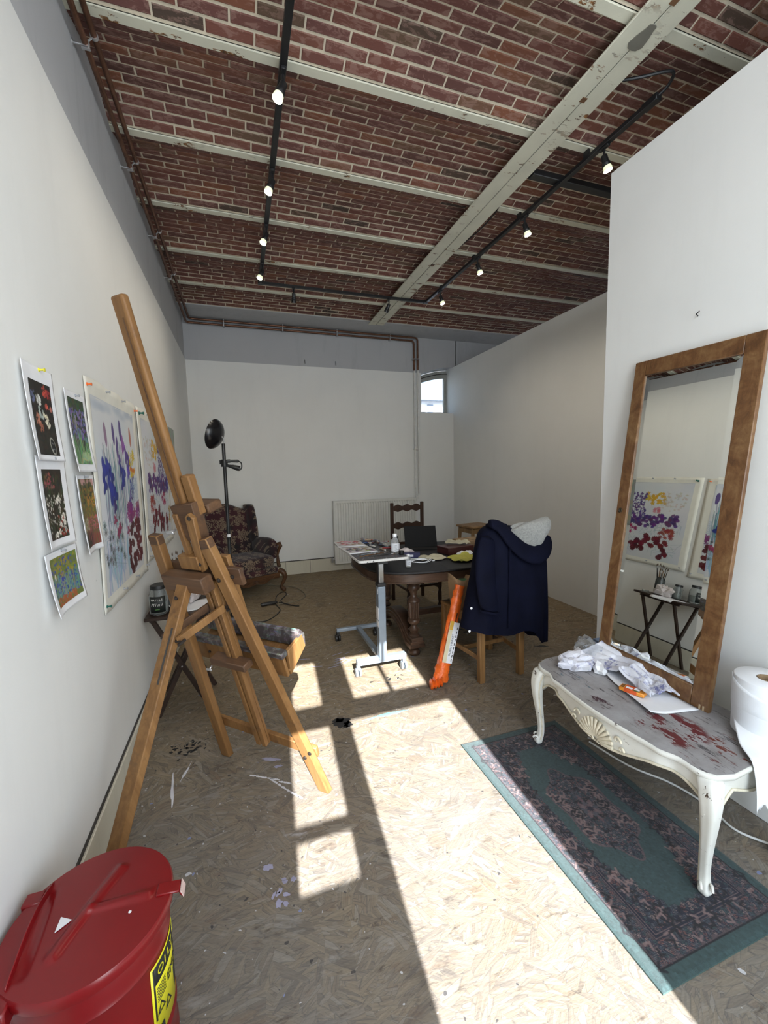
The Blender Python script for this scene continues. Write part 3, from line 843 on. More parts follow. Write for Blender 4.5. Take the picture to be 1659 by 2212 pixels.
def pr_iris_garden():
    c = Canvas(70, 100, (0.08, 0.09, 0.07))
    for i in range(80): c.blob(U(0, 1), U(0, .35), U(.03, .09), U(.03, .08), (U(.02, .12), U(.07, .16), U(.03, .07)), .7)
    for i in range(150):
        d = U(0, 1)
        c.blob(U(0, 1), U(.16, .62), U(.025, .055), U(.025, .05), (U(.08, .22) + .15 * d, U(.08, .16) + .15 * d, U(.25, .45) + .1 * d), .8, U(0, 3))
    for i in range(14): c.blob(U(.15, .4), U(.25, .45), .03, .06, (.40, .38, .28), .5)
    for i in range(60):
        x = U(0, 1); c.line([(x, 1.0), (x + U(-.1, .1), U(.45, .8))], U(.008, .02), (U(.10, .32), U(.28, .48), U(.14, .26)), .9)
    for i in range(40):
        a = U(-1.3, 1.3); x, y = .72 + U(-.1, .1), .93
        c.line([(x, y), (x + .3 * math.sin(a), y - .16 * math.cos(a) + .03), (x + .42 * math.sin(a), y - .12 * math.cos(a) + .1)], .012, (U(.25, .55), U(.42, .62), U(.25, .40)), .9)
    return c
def pr_autumn_border():
    c = Canvas(64, 100, (0.20, 0.17, 0.08))
    for i in range(10): c.blob(U(0, 1), U(0, .08), .12, .05, (.62, .38, .36), .8)
    for i in range(24): c.line([(U(.05, .95), .34), (U(.05, .95), U(.04, .2))], .03, (.07, .08, .04), .7)
    for i in range(180): c.blob(U(0, 1), U(.14, .60), U(.02, .05), U(.02, .05), (U(.12, .45), U(.14, .28), U(.03, .08)), .7)
    for i in range(40): c.blob(U(.5, 1), U(.22, .40), .03, .03, (U(.5, .65), U(.26, .34), .06), .7)
    for i in range(110): c.blob(U(.25, 1), U(.56, .76), U(.02, .04), U(.02, .04), (U(.40, .62), U(.10, .22), U(.12, .22)), .85, U(0, 3), 5)
    for i in range(50): c.blob(U(0, .4), U(.58, .74), .03, .03, (U(.4, .6), U(.38, .5), U(.25, .35)), .7)
    for i in range(70): 
        x = U(.1, 1); c.line([(x, U(.72, .85)), (x + U(-.05, .05), 1)], .012, (U(.2, .45), U(.05, .12), U(.06, .12)), .7)
    for i in range(30): c.blob(U(0, .5), U(.8, 1), .05, .06, (.05, .05, .03), .7)
    return c
def pr_blue_bed():                                       # a plain blue, green and rust flower bed
    c = Canvas(84, 70, (0.20, 0.24, 0.08))
    for i in range(90): c.blob(U(0, 1), U(0, .4), U(.02, .05), U(.02, .05), (U(.18, .45), U(.26, .36), U(.03, .12)), .7)
    for i in range(80): 
        x = U(0, 1); c.line([(x, U(.35, .55)), (x + U(-.1, .1), U(.75, .9))], .012, (U(.10, .30), U(.25, .42), U(.25, .38)), .8)
    for i in range(120): c.blob(U(.2, 1) if i % 3 else U(0, .4), U(.05, .55) if i % 2 else U(.45, .85), U(.02, .035), U(.02, .035), (U(.04, .14), U(.07, .16), U(.28, .48)), .9, U(0, 3), 4)
    for i in range(90): c.blob(U(0, .75), U(.82, 1), U(.02, .05), U(.015, .03), (U(.35, .5), U(.12, .18), U(.05, .08)), .8)
    c.blob(.12, .38, .03, .05, (.75, .72, .62))
    return c
def curled(a, b, c_=0.0):
    return lambda u, v: 0.004 + a * max(0, abs(u - 0.5) * 2 - 0.25) ** 1.6 * (1.0 if u < 0.5 else 0.45) * (0.35 + 0.65 * v) + b * v ** 2 + c_ * math.sin(u * 7) * v

G = 'flower prints pinned to the left wall'
o, P = sheet('art_print', 'print of a dark bouquet with red, white and peach blooms, torn left edge, yellow pin', 'print', 1.503, 1.722, 1.548, 1.838, pr_dark_bouquet(), (.17, .14, .16, .06), curled(.020, .012), M_PAPER, M_PRINT, G)
pin(o, P, .58, .02, 'yellow', 1.2)
o, P = sheet('art_print', 'print of purple irises above bright green leaves, beside the irises watercolour', 'print', 1.812, 2.030, 1.512, 1.812, pr_iris_garden(), (.11, .13, .08, .10), curled(.016, .018), M_PAPER, M_PRINT, G)
pin(o, P, .55, .03, 'steel')
o, P = sheet('art_print', 'print of white roses on a dark ground below the dark bouquet', 'print', 1.530, 1.756, 1.268, 1.562, pr_white_bush(), (.15, .19, .14, .09), curled(.020, .010), M_PAPER, M_PRINT, G)
pin(o, P, .55, .02, 'steel')
o, P = sheet('art_print', 'narrow print of a garden with pink and rust flowers below the purple irises', 'print', 1.846, 2.046, 1.195, 1.500, pr_autumn_border(), (.08, .08, .05, .08), curled(.022, .012, .004), M_PAPER, M_PRINT, G)
pin(o, P, .5, .025, 'steel')
o, P = sheet('art_print', 'wide print of a blue and green flower bed with rust soil, lowest on the wall', 'print', 1.520, 1.790, 1.055, 1.256, pr_blue_bed(), (.12, .07, .10, .12), curled(.026, .016), M_PAPER, M_PRINT, G)
pin(o, P, .52, .03, 'steel')

def wc_base(w, h):
    c = Canvas(w, h, (0.70, 0.71, 0.72))
    for i in range(60): c.blob(U(0, 1), U(0, 1), U(.08, .2), U(.08, .2), (U(.56, .68), U(.60, .70), U(.68, .76)), .25, 0, 0, 0, .8)
    return c
def stem(c, x, y0, y1, col, w=.004):
    k = U(-.04, .04); c.line([(x, y1), (x + k, (y0 + y1) / 2), (x + k * .5, y0)], w, col, .8)
def wc_irises():
    c = wc_base(190, 275)
    for i in range(40): c.blob(U(0, 1), U(0.0, .05), .1, .04, (.50, .55, .62), .3, 0, 0, 0, .8)
    for i in range(90): stem(c, U(.12, .85), U(.2, .4), U(.55, .78), (U(.10, .34), U(.20, .40), U(.30, .46)), U(.002, .006))
    for i in range(45): stem(c, U(.05, .6), U(.72, .82), U(.9, 1.0), (U(.35, .5), U(.48, .6), U(.60, .72)), .01)
    V, D, B = (.11, .06, .24), (.06, .03, .15), (.03, .04, .25)
    for x, y, l, col in ((.22, .13, .09, (.32, .20, .30)), (.40, .11, .10, V), (.58, .06, .14, V), (.47, .18, .10, V), (.86, .11, .08, (.5, .2, .14)), (.62, .17, .08, (.30, .10, .36))):
        c.blob(x, y + l * .5, .030, .030 * 3.2, col, .9, U(-.1, .1))
    for x, y, s, col in ((.13, .36, .10, B), (.22, .35, .09, B), (.28, .40, .08, B), (.25, .47, .12, B), (.33, .50, .08, B), (.12, .44, .07, B), (.30, .56, .06, D), (.52, .36, .07, B), (.60, .38, .07, B), (.55, .43, .08, B), (.50, .30, .05, V),
                        (.70, .27, .08, V), (.76, .31, .08, V), (.73, .37, .07, (.12, .07, .34)), (.84, .40, .07, V), (.78, .46, .07, B), (.83, .47, .06, B), (.74, .52, .06, V), (.80, .52, .05, D), (.66, .22, .05, (.26, .10, .36)), (.72, .57, .05, V)):
        k = U(.8, 1.25)
        c.blob(x, y, s * .75, s * 1.15, [min(1, a * k) for a in col], .92, U(-.5, .5), 3, .25)
        c.blob(x + U(-.02, .02), y - .01, s * .3, s * .5, [min(1, a * 1.9) for a in col], .4, U(-.5, .5))
    for i in range(26): c.blob(U(.78, .95), U(.24, .40), U(.02, .04), U(.02, .04), (U(.55, .75), U(.40, .55), U(.03, .1)), .8, 0, 5)
    for i in range(8): c.blob(U(.80, .92), U(.34, .37), .03, .02, (.6, .22, .06), .7)
    for i in range(70): c.line([(U(.72, 1), U(.4, .6)), (U(.72, 1), U(.4, .6))], .003, (.42, .50, .58), .6)
    for i in range(34):
        x, y = U(.04, .45), U(.62, .86); c.blob(x, y, U(.025, .05), U(.03, .05), (U(.25, .4), U(.30, .42), U(.34, .42)), .7, 0, 9, .2); c.blob(x, y, .015, .018, (.10, .11, .10), .8)
    for i in range(40): c.line([(U(.0, .5), U(.6, .9)), (U(.0, .5), U(.6, .95))], .003, (.30, .38, .42), .5)
    for x, y in ((.28, .63), (.33, .70), (.60, .72), (.38, .68)): c.blob(x, y, .045, .06, (.33, .04, .12), .9, .3, 5)
    for i in range(30): c.blob(U(.62, .98), U(.57, .68), U(.035, .06), U(.04, .06), (U(.24, .38), U(.04, .12), U(.18, .28)), .85, U(0, 3), 6)
    for x, y in ((.74, .70), (.84, .69), (.92, .70), (.68, .73), (.86, .74), (.95, .74), (.78, .77), (.90, .78), (.62, .80), (.60, .84), (.84, .80), (.95, .82), (.70, .81), (.86, .84), (.60, .90), (.62, .94), (.72, .90), (.80, .89), (.90, .88), (.96, .90), (.84, .92), (.92, .93), (.74, .94), (.66, .97)):
        c.blob(x, y, U(.035, .055), U(.05, .065), (U(.09, .18), U(.006, .015), U(.012, .025)), .95, U(0, 3), 8, .08)
    return c
def wc_meadow():
    c = wc_base(200, 240)
    for i in range(140): c.line([(U(.0, 1), U(.15, .95)) for _ in range(1)] * 1 + [(U(0, 1), U(.15, .95))], .0015, (.55, .58, .64), .15)
    for i in range(120):
        x, y = U(.05, .95), U(.5, .95); c.line([(x, y), (x + U(-.06, .06), y - U(.02, .10)), (x + U(-.1, .1), y - U(.02, .12))], .003, (U(.38, .5), U(.46, .55), U(.52, .58)), .7)
    for i in range(36): c.blob(.45 + U(-.16, .12) + .0, .22 + U(-.08, .06), U(.02, .04), U(.02, .04), (U(.55, .72), U(.36, .48), U(.02, .06)), .9, 0, 5)
    for x, y in ((.82, .11), (.88, .11), (.78, .12), (.95, .24), (.97, .28)): c.blob(x, y, .04, .04, (.62, .55, .12), .9, 0, 5)
    for i in range(60): c.blob(U(.05, .35), U(.12, .36), U(.012, .025), U(.012, .025), (U(.5, .65), U(.40, .52), U(.30, .45)), .5, 0, 5)
    for cx in (.56, .62, .68, .74, .80, .87, .93):
        for i in range(44):
            t = U(0, 1); c.blob(cx + U(-.04, .04) * (1 - t * .6), .48 - t * .34, U(.012, .022), U(.012, .02), (U(.09, .20), U(.05, .10), U(.20, .32)), .9, U(0, 3), 4)
        c.line([(cx, .5), (cx, .14)], .004, (.20, .2, .3), .7)
    for i in range(130):
        x = U(.10, .92); c.blob(x, .52 + U(-.07, .06) - .04 * (x < .35), U(.022, .04), U(.02, .035), (U(.08, .20), U(.035, .09), U(.15, .28)), .92, U(0, 3), 7, .1)
    for x, y in ((.93, .48), (.95, .55), (.90, .52)): c.blob(x, y, .06, .07, (.09, .06, .32), .9, U(0, 3), 4)
    for i in range(8): c.blob(.38 + U(-.04, .04), .36 + U(-.03, .03), .025, .02, (.6, .2, .25), .7)
    for i in range(14): c.blob(.68 + U(-.09, .09), .63 + U(-.04, .05), .035, .03, (U(.30, .45), .03, U(.10, .18)), .9, U(0, 3), 6)
    for i in range(22): c.blob(.22 + U(-.09, .08), .65 + U(-.06, .05), .035, .03, (U(.30, .42), U(.05, .10), U(.05, .09)), .9, U(0, 3), 7)
    for x, y in ((.30, .72), (.34, .73), (.42, .74), (.45, .70), (.20, .76), (.30, .77), (.24, .81), (.36, .82), (.21, .85), (.52, .80), (.56, .78), (.50, .84), (.55, .86), (.60, .88), (.48, .88), (.78, .80), (.82, .84), (.76, .86), (.80, .92), (.18, .90), (.24, .95), (.58, .83), (.64, .82), (.45, .78)):
        c.blob(x, y, U(.036, .05), U(.036, .05), (U(.10, .22), U(.006, .02), U(.012, .04)), .95, U(0, 3), 9, .09); c.blob(x + U(-.03, .03), y + U(-.03, .03), U(.025, .04), U(.025, .04), (U(.12, .25), U(.006, .02), U(.02, .05)), .9, U(0, 3), 9, .09)
    for i in range(10): c.blob(.95 + U(-.05, .03), .78 + U(-.06, .08), .03, .035, (.50, .32, .07), .9, 0, 5)
    return c
def scallop(n, amp, bot):
    return lambda u, v: 0.002 + amp * abs(math.sin(u * PI * n)) * max(0, 1 - v * 14) + 0.006 * math.sin(v * PI) * (0.4 + 0.6 * math.cos(u * 3)) + bot * max(0, v - 0.93) * abs(math.sin(u * PI * 4.5)) * 6
G = 'flower watercolours pinned to the left wall'
o, P = sheet('watercolour', 'tall watercolour of blue irises over dark red daisies, nearer of the two large sheets', 'painting', 2.052, 2.932, 0.895, 1.905, wc_irises(), (.055, .10, .065, .06), scallop(3, .014, .010), M_RAG, M_WATER, G)
for u, v, k in ((.03, .03, 'orange'), (.34, .015, 'steel'), (.66, .015, 'steel'), (.96, .03, 'orange'), (.03, .97, 'green'), (.35, .965, 'steel'), (.66, .965, 'steel'), (.965, .96, 'steel')): pin(o, P, u, v, k, 1.3)
o, P = sheet('watercolour', 'wide watercolour of purple and dark red flowers behind the easel mast', 'painting', 2.965, 4.03, 0.935, 1.912, wc_meadow(), (.075, .06, .06, .055), scallop(4, .014, .010), M_RAG, M_WATER, G)
for u, v, k in ((.05, .035, 'green'), (.28, .015, 'steel'), (.52, .015, 'steel'), (.76, .015, 'steel'), (.96, .03, 'steel'), (.05, .965, 'steel'), (.4, .965, 'steel'), (.72, .965, 'steel'), (.96, .96, 'steel')): pin(o, P, u, v, k, 1.3 if k == 'steel' else 1.9)
c = Canvas(30, 50, (0.42, 0.45, 0.42))
for i in range(60): c.blob(U(0, 1), U(0, 1), .12, .08, (U(.3, .5), U(.35, .5), U(.3, .45)), .5, U(0, 3))
o = thing('small_canvas', 'small grey green canvas on the wall past the watercolours', 'painting', (XL, 4.27, 1.33))
MB().box((0.0, -0.14, 0.0), (0.018, 0.14, 0.575)).build('stretcher', plain('canvas_edge', (0.25, 0.27, 0.25), 0.8), o, bevel=0.002)
g = MB().grid(lambda u, v: (0.0195, (u - .5) * 0.27, 0.57 - v * 0.565), 29, 49).build('picture', M_WATER, o, smooth=0, fix=False)
paint_on(g.data, c)
# ================================================================== easel (seen from behind)
M_EASEL = wood('worn_oak_easel', (0.145, 0.066, 0.022), (0.300, 0.158, 0.058), 1.0, 2, 0.5, 0.6, (0.085, 0.048, 0.028))
M_EASELD = wood('stained_easel_wood', (0.060, 0.032, 0.020), (0.150, 0.078, 0.038), 1.0, 0, 0.55, 0.5, (0.05, 0.035, 0.030))
M_BOLT = plain('dark_bolt', (0.06, 0.05, 0.045), 0.4, 0.7)
M_PAINTY = None
def painty():
    t = NT('paint_crusted_wood')
    co = t.co()
    n = t.n('TexNoise', {'Vector': t.mapping(co, (6, 40, 40)), 'Scale': 3.0, 'Detail': 4.0}).outputs['Color']
    hs = t.n('HueSaturation', {'Color': n, 'Saturation': 1.1, 'Value': 0.35}).outputs[0]
    k = t.ramp(t.noise(co, 30, 4, 0.7), [(0.45, 0.0), (0.6, 0.8)])
    t.set(Base_Color=t.mix(k, (0.055, 0.045, 0.045), hs), Roughness=0.5)
    return t.mat
M_PAINTY = painty()
EU, EN, EW = Vector((0.71592, -0.69818, 0)), Vector((0.66943, 0.68644, 0.28402)), Vector((-0.19829, -0.20333, 0.95882))
EF = Vector((-0.136, 2.253, 0.0))
EM = frame(EU, EN, EW, EF)
es = thing('easel', 'tall wooden studio easel standing in front of the left wall', 'easel', mat=EM)
EI = EM.inverted()
def EL(p): return EI @ Vector(p)
# two front legs, cut level with the floor
for (u0, u1) in ((-0.008, 0.061), (0.605, 0.345)):
    mb = MB().bar((u0, 0, 0.03), (u1, 0, 1.30), 0.055, 0.034)
    foot = [Vector(v) for v in mb.v[:4]]
    d = (Vector((u1, 0, 1.30)) - Vector((u0, 0, 0.03))).normalized()
    dz = (EM.to_3x3() @ d).z
    for i, v in enumerate(foot):
        wz = (EM @ v).z
        mb.v[i] = tuple(v - d * (wz / dz))
    lg = mb.build('front_leg', M_EASEL, es, bevel=0.004, seg=2)
    c = Vector((u1, 0, 1.30))
    MB().bar(c - d * 0.045, c + d * 0.001, 0.056, 0.035).build('worn_tip', M_EASELD, lg, bevel=0.005)
MB().bar((-0.03, 0.028, 0.228), (0.60, 0.028, 0.215), 0.022, 0.055, (0, 1, 0)).build('lower_stretcher', M_EASEL, es, bevel=0.003)
MB().bar((0.04, 0.028, 1.125), (0.46, 0.028, 1.125), 0.022, 0.075, (0, 1, 0)).build('upper_stretcher', M_EASELD, es, bevel=0.003)
MB().box((0.115, -0.075, 1.085), (0.345, -0.018, 1.155)).build('hinge_block', M_EASELD, es, bevel=0.004)
# centre post, its lower guide and the mast
MB().box((0.272, 0.002, 0.20), (0.332, 0.016, 1.10)).box((0.272, -0.022, 0.20), (0.296, 0.002, 1.10)).box((0.308, -0.022, 0.20), (0.332, 0.002, 1.10)).build('centre_post', M_EASEL, es, bevel=0.002)
MB().box((0.335, 0.042, 0.74), (0.385, 0.066, 1.20)).build('rear_guide', M_EASEL, es, bevel=0.003)
MB().box((0.20, -0.055, 0.695), (0.40, 0.0, 0.730)).build('slide_block', M_EASELD, es, bevel=0.004)
mast = MB().bar((0.251, 0.028, 1.36), (0.251, 0.052, 2.172), 0.062, 0.030).build('mast', M_EASEL, es, bevel=0.010, seg=3)
MB().bar((0.259, 0.0105, 1.37), (0.259, 0.0345, 2.10), 0.004, 0.004).build('mast_groove', M_EASELD, mast, smooth=0)
MB().box((0.295, 0.020, 1.385), (0.340, 0.056, 1.545)).build('clamp_post', M_EASEL, es, bevel=0.005)
MB().prism([(0.215, 1.43), (0.340, 1.445), (0.335, 1.30), (0.315, 1.275), (0.255, 1.285), (0.225, 1.33)], -0.040, 0.004, frame((1, 0, 0), (0, 0, 1), (0, -1, 0), (0, 0, 0))).build('clamp_block', M_EASELD, es, bevel=0.003)
MB().box((0.222, -0.012, 1.17), (0.248, 0.012, 1.40)).build('clamp_bar', M_EASEL, es, bevel=0.003)
MB().prism([(0.30, 1.395), (0.325, 1.41), (0.345, 1.39), (0.318, 1.165), (0.298, 1.15), (0.278, 1.17)], -0.0, 0.020, frame((1, 0, 0), (0, 0, 1), (0, -1, 0), (0, 0, 0))).build('link_bar', M_EASEL, es, bevel=0.003)
MB().box((0.19, -0.028, 1.165), (0.30, 0.018, 1.225)).build('lower_block', M_EASEL, es, bevel=0.003)
MB().box((0.20, 0.06, 1.375), (0.345, 0.135, 1.415)).build('canvas_grip', M_EASELD, es, bevel=0.006)
def bolt(p, r=0.009, ax='Y', h=0.008, par=es):
    m = Matrix.Translation(p) @ Matrix.Rotation(PI / 2, 4, 'X')
    MB().lathe([(r, 0), (r, h * 0.6), (r * 0.5, h)], (0, 0, 0), 10, m).build('bolt', M_BOLT, par)
for p in ((0.325, -0.018, 1.39), (0.298, -0.018, 1.19), (0.415, 0.017, 1.125), (0.375, -0.017, 1.125), (0.56, -0.017, 0.215), (0.595, -0.017, 0.02 + 0.235)):
    bolt(p)
MB().tube([(0.245, -0.03, 1.345), (0.245, -0.055, 1.345)], 0.005, 8).box((0.225, -0.062, 1.339), (0.265, -0.054, 1.351)).build('wing_nut', M_ZINC, es, bevel=0.002)
MB().tube([(0.215, -0.062, 0.70), (0.215, -0.08, 0.695)], 0.004, 8).box((0.200, -0.085, 0.690), (0.230, -0.078, 0.700)).build('wing_nut', M_ZINC, es, bevel=0.002)
# rear leg with its two folding struts
top, footw = Vector((0.225, -0.050, 1.125)), EL((-0.535, 1.502, 0.0))
rl = MB().bar(footw, top, 0.060, 0.032)
d = (top - footw).normalized(); dz = (EM.to_3x3() @ d).z
for i in range(4):
    v = Vector(rl.v[i]); rl.v[i] = tuple(v - d * ((EM @ v).z / dz))
rleg = rl.build('rear_leg', M_EASEL, es, bevel=0.004, seg=2)
a = footw + d * ((top - footw).length * 0.66)
b2 = footw + d * ((top - footw).length * 0.84)
nrm = d.cross(Vector((1, 0, 0))).normalized()
for s in (-1, 1):
    MB().bar(a + nrm * 0.0165 * s + Vector((0.012, 0, 0)), b2 + nrm * 0.0165 * s + Vector((0.012, 0, 0)), 0.009, 0.002).build('slot', M_GAP, rleg, smooth=0)
piv = footw + d * ((top - footw).length * 0.80)
for s in (-1, 1):
    MB().bar(piv + Vector((s * 0.040, 0, 0)), Vector((0.302 + s * 0.040, -0.004, 0.985)), 0.012, 0.034).build('folding_strut', M_EASELD if s < 0 else M_EASEL, es, bevel=0.002)
MB().tube([piv - Vector((0.052, 0, 0)), piv + Vector((0.065, 0, 0))], 0.006, 8).box(piv + Vector((0.06, -0.018, -0.005)), piv + Vector((0.066, 0.018, 0.005))).build('strut_bolt', M_BOLT, es)
MB().tube([(0.25, -0.004, 0.985), (0.372, -0.004, 0.985)], 0.006, 8).box((0.366, -0.022, 0.979), (0.373, 0.016, 0.991)).build('strut_bolt', M_BOLT, es)
bolt(tuple(footw + d * ((top - footw).length * 0.955) + Vector((0, -0.030, 0))), 0.008)
# paint tray along the front
tr = thing('tray_tmp', None, None); bpy.data.objects.remove(tr, do_unlink=True)
XF = frame((1, 0, 0), (0, 1, 0), (0, 0, 1), (0, 0, 0))
tray = MB().box((-0.02, 0.045, 0.615), (0.53, 0.060, 0.715)).build('tray_back', M_EASEL, es, bevel=0.003)
MB().box((-0.03, 0.036, 0.715), (0.535, 0.075, 0.745)).build('tray_rail', M_PAINTY, tray, bevel=0.004)
MB().prism([(0.060, 0.625), (0.185, 0.680), (0.178, 0.696), (0.060, 0.645)], -0.535, 0.03, frame((0, 1, 0), (0, 0, 1), (-1, 0, 0), (0, 0, 0))).build('tray_bottom', M_EASEL, es, bevel=0.002)
MB().prism([(0.150, 0.70), (0.195, 0.675), (0.205, 0.735), (0.180, 0.772), (0.165, 0.765)], -0.535, 0.03, frame((0, 1, 0), (0, 0, 1), (-1, 0, 0), (0, 0, 0))).build('tray_front', M_PAINTY, es, bevel=0.002)
MB().prism([(0.060, 0.62), (0.190, 0.675), (0.185, 0.74), (0.075, 0.735)], -0.538, -0.520, frame((0, 1, 0), (0, 0, 1), (-1, 0, 0), (0, 0, 0))).build('tray_end', M_EASEL, es, bevel=0.002)
for u in (0.08, 0.43): bolt((u, 0.044, 0.665), 0.006)

# ================================================================== folding tray table by the wall
M_DARKW = wood('dark_stained_wood', (0.018, 0.011, 0.009), (0.05, 0.03, 0.022), 1.0, 1, 0.4)
TT = (-0.40, 2.925, 0)
tt = thing('folding_table', 'small dark wooden folding table with crossed legs against the left wall', 'table', TT)
MB().box((-0.175, -0.245, 0.640), (0.18, 0.26, 0.660)).build('table_top', M_DARKW, tt, bevel=0.003)
for y in (-0.165, 0.165):
    for s in (1, -1):
        off = y + 0.013 * s
        MB().bar((-0.155 * s, off, 0.0), (0.150 * s, off, 0.638), 0.022, 0.026, (0, 1, 0)).build('leg', M_DARKW, tt, bevel=0.002)
    MB().tube([(0, y - 0.03, 0.319), (0, y + 0.03, 0.319)], 0.005, 8).build('pivot_bolt', M_ZINC, tt)
for x in (-0.145, 0.145):
    MB().box((x - 0.012, -0.20, 0.618), (x + 0.012, 0.20, 0.640)).build('batten', M_DARKW, tt, bevel=0.002)
t = NT('clear_jar_glass'); t.set(Base_Color=(0.93, 0.96, 0.95, 1), Roughness=0.03, Transmission_Weight=0.92, IOR=1.3); M_JAR = t.mat
M_LABELB = plain('dark_green_label', (0.012, 0.016, 0.014), 0.5)
M_INKW = plain('white_ink', (0.78, 0.78, 0.74), 0.6)
M_INKK = plain('black_ink', (0.015, 0.015, 0.015), 0.6)
ZT0 = 0.660
def jar(name, label, x, y, r, h, z=ZT0, lid=None, water=None, lab=False, group=None):
    o = thing(name, label, 'jar', (x, y, z), 0, group)
    pr = [(r * 0.85, 0.0), (r, 0.008), (r, h * 0.74), (r * 0.78, h * 0.86), (r * 0.78, h)]
    MB().lathe(pr + [(r * 0.78 - .003, h), (r * 0.78 - .003, h * .86), (r - .004, h * .73), (r - .004, .012), (0, .010)], (0, 0, 0), 20).build('glass', M_JAR, o)
    if water: MB().lathe([(0, .013), (r - .006, .014), (r - .006, h * water), (0, h * water)], (0, 0, 0), 18).build('water', plain('murky_water', (0.10, 0.12, 0.11), 0.2), o)
    if lid: MB().lathe([(r * .82, h - .012), (r * .82, h + .006), (r * .78, h + .010), (0, h + .010)], (0, 0, 0), 18).build('lid', lid, o)
    if lab:
        seg = [(-2.45 + 1.75 * i / 10) for i in range(11)]
        MB().loft([[((r + .0012) * math.cos(q), (r + .0012) * math.sin(q), zz) for q in seg] for zz in (h * .12, h * .70)], close=False, caps=False).build('label', M_LABELB, o, solid=0.0008)
        for body, sz, zz in (('MAILLE', .017, h * .58), ('Mini', .026, h * .40)):
            # the words are wrapped round the glass letter by letter
            tot = len(body) * sz * 0.62
            for i, ch in enumerate(body):
                q = -1.60 + ((i + 0.5) * sz * 0.62 - tot / 2) / r
                m = frame((-math.sin(q), math.cos(q), 0), (0, 0, 1), (math.cos(q), math.sin(q), 0), ((r + .0022) * math.cos(q), (r + .0022) * math.sin(q), zz))
                text_mesh('lettering', ch, sz, M_INKW, o, m, shear=0.3 if body == 'Mini' else 0.0)
        MB().box((-.012, -r - .0035, h * .22), (.012, -r - .002, h * .25)).build('label_band', plain('label_green', (0.06, 0.16, 0.04), 0.5), o, smooth=0)
    return o
jar('pickle_jar', 'large clear pickle jar with a black and green label on the folding table', -0.505, 2.765, 0.052, 0.165, water=0.45, lab=True, lid=M_BLACK)
jar('glass_jar', 'clear glass jar behind the labelled pickle jar', -0.44, 2.895, 0.042, 0.125, water=0.5)
o = jar('dark_lidded_jar', 'jar with a black lid by the wall between the others', -0.53, 2.95, 0.042, 0.13, lid=M_BLACK, water=0.3)
M_GLAZE = plain('smeared_dark_jar', (0.05, 0.055, 0.05), 0.3, 0, 0.6, 40)
bj = thing('brush_jar', 'dark paint smeared jar full of brushes at the far end of the folding table', 'jar', (-0.46, 3.10, ZT0))
MB().lathe([(0.040, 0), (0.044, 0.01), (0.044, 0.14), (0.038, 0.155), (0.038, 0.17), (0.034, 0.17), (0.036, 0.15), (0.036, .02), (0, .018)], (0, 0, 0), 18).build('pot', M_GLAZE, bj)
for i in range(13):
    q = i * 2.4; r0 = 0.010 + 0.012 * ((i * 7) % 5) / 5; ln = 0.25 + 0.05 * ((i * 3) % 5) / 4
    tx, ty = 0.052 * math.cos(q) * (0.5 + (i % 3) * .28), 0.052 * math.sin(q) * (0.5 + (i % 3) * .28)
    p0, p1 = Vector((r0 * math.cos(q), r0 * math.sin(q), 0.03)), Vector((tx, ty, ln - 0.03))
    br = thing('paint_brush', 'thin paint brush standing in the dark brush jar', 'brush', (-0.46, 3.10, ZT0), 0, 'brushes in the jar')
    MB().tube([p0, p1], 0.0032, 6).build('handle', M_BLACK if i % 3 else M_EASEL, br)
    dd = (p1 - p0).normalized()
    MB().tube([p1, p1 + dd * 0.022], 0.0042, 6).build('ferrule', M_ZINC, br)
    MB().tube([p1 + dd * .022, p1 + dd * .034, p1 + dd * .048], [0.0042, 0.0046, 0.0008], 6).build('bristles', plain('brush_hair', (0.10, 0.07, 0.05), .8) if i == 0 else bpy.data.materials['brush_hair'], br)
def crumple(name, label, cat, c, size, mat, seed, n=3, parts=None):
    """crushed soft sheet: a noisy shell"""
    o = thing(name, label, cat, c)
    r = random.Random(seed)
    bm = bmesh.new()
    bmesh.ops.create_icosphere(bm, subdivisions=n, radius=1.0)
    waves = [(Vector((r.uniform(-1, 1), r.uniform(-1, 1), r.uniform(-1, 1))).normalized() * r.uniform(2.2, 6.5), r.uniform(0, 6)) for _ in range(9)]
    for v in bm.verts:
        d_ = v.co.normalized()
        k = 0.80
        for i, (w_, ph_) in enumerate(waves):                # sharp creases: folded sine waves
            k += (0.30 / (1 + .35 * i)) * (abs(math.sin(d_.dot(w_) + ph_)) - .5)
        lift = 1.0 if d_.z > -0.2 else 0.4
        v.co = Vector((d_.x * size[0] * k * 1.1, d_.y * size[1] * k * 1.1, max(0.001, (d_.z * 0.55 + 0.40) * size[2] * 2 * k * lift)))
    me = bpy.data.meshes.new('crushed_sheet'); bm.to_mesh(me); bm.free()
    me.materials.append(mat)
    me.shade_smooth(); me.set_sharp_from_angle(angle=math.radians(14))
    s = bpy.data.objects.new('crushed_sheet', me); COL.objects.link(s); s.parent = o
    return o
t = NT('thin_pale_plastic'); t.set(Base_Color=(0.78, 0.70, 0.68, 1), Roughness=0.3, Transmission_Weight=0.25); M_BAG = t.mat
crumple('plastic_bag', 'crumpled translucent pinkish plastic bag in the middle of the folding table', 'bag', (-0.36, 2.97, ZT0 + .001), (0.055, 0.085, 0.055), M_BAG, 4)
sp = thing('loose_sheet', 'white sheet of paper hanging over the edge of the folding table', 'paper', (-0.32, 2.88, ZT0))
MB().grid(lambda u, v: (-0.06 + u * .18, -0.16 + v * .22 + u * .05, 0.0015 if u < .85 else 0.0015 - (u - .85) ** 2 * 1.0), 14, 8).build('paper', M_PAPER, sp, solid=0.0008)
od = thing('glass_dish', 'small clear dish at the far edge of the folding table', 'dish', (-0.33, 3.14, ZT0))
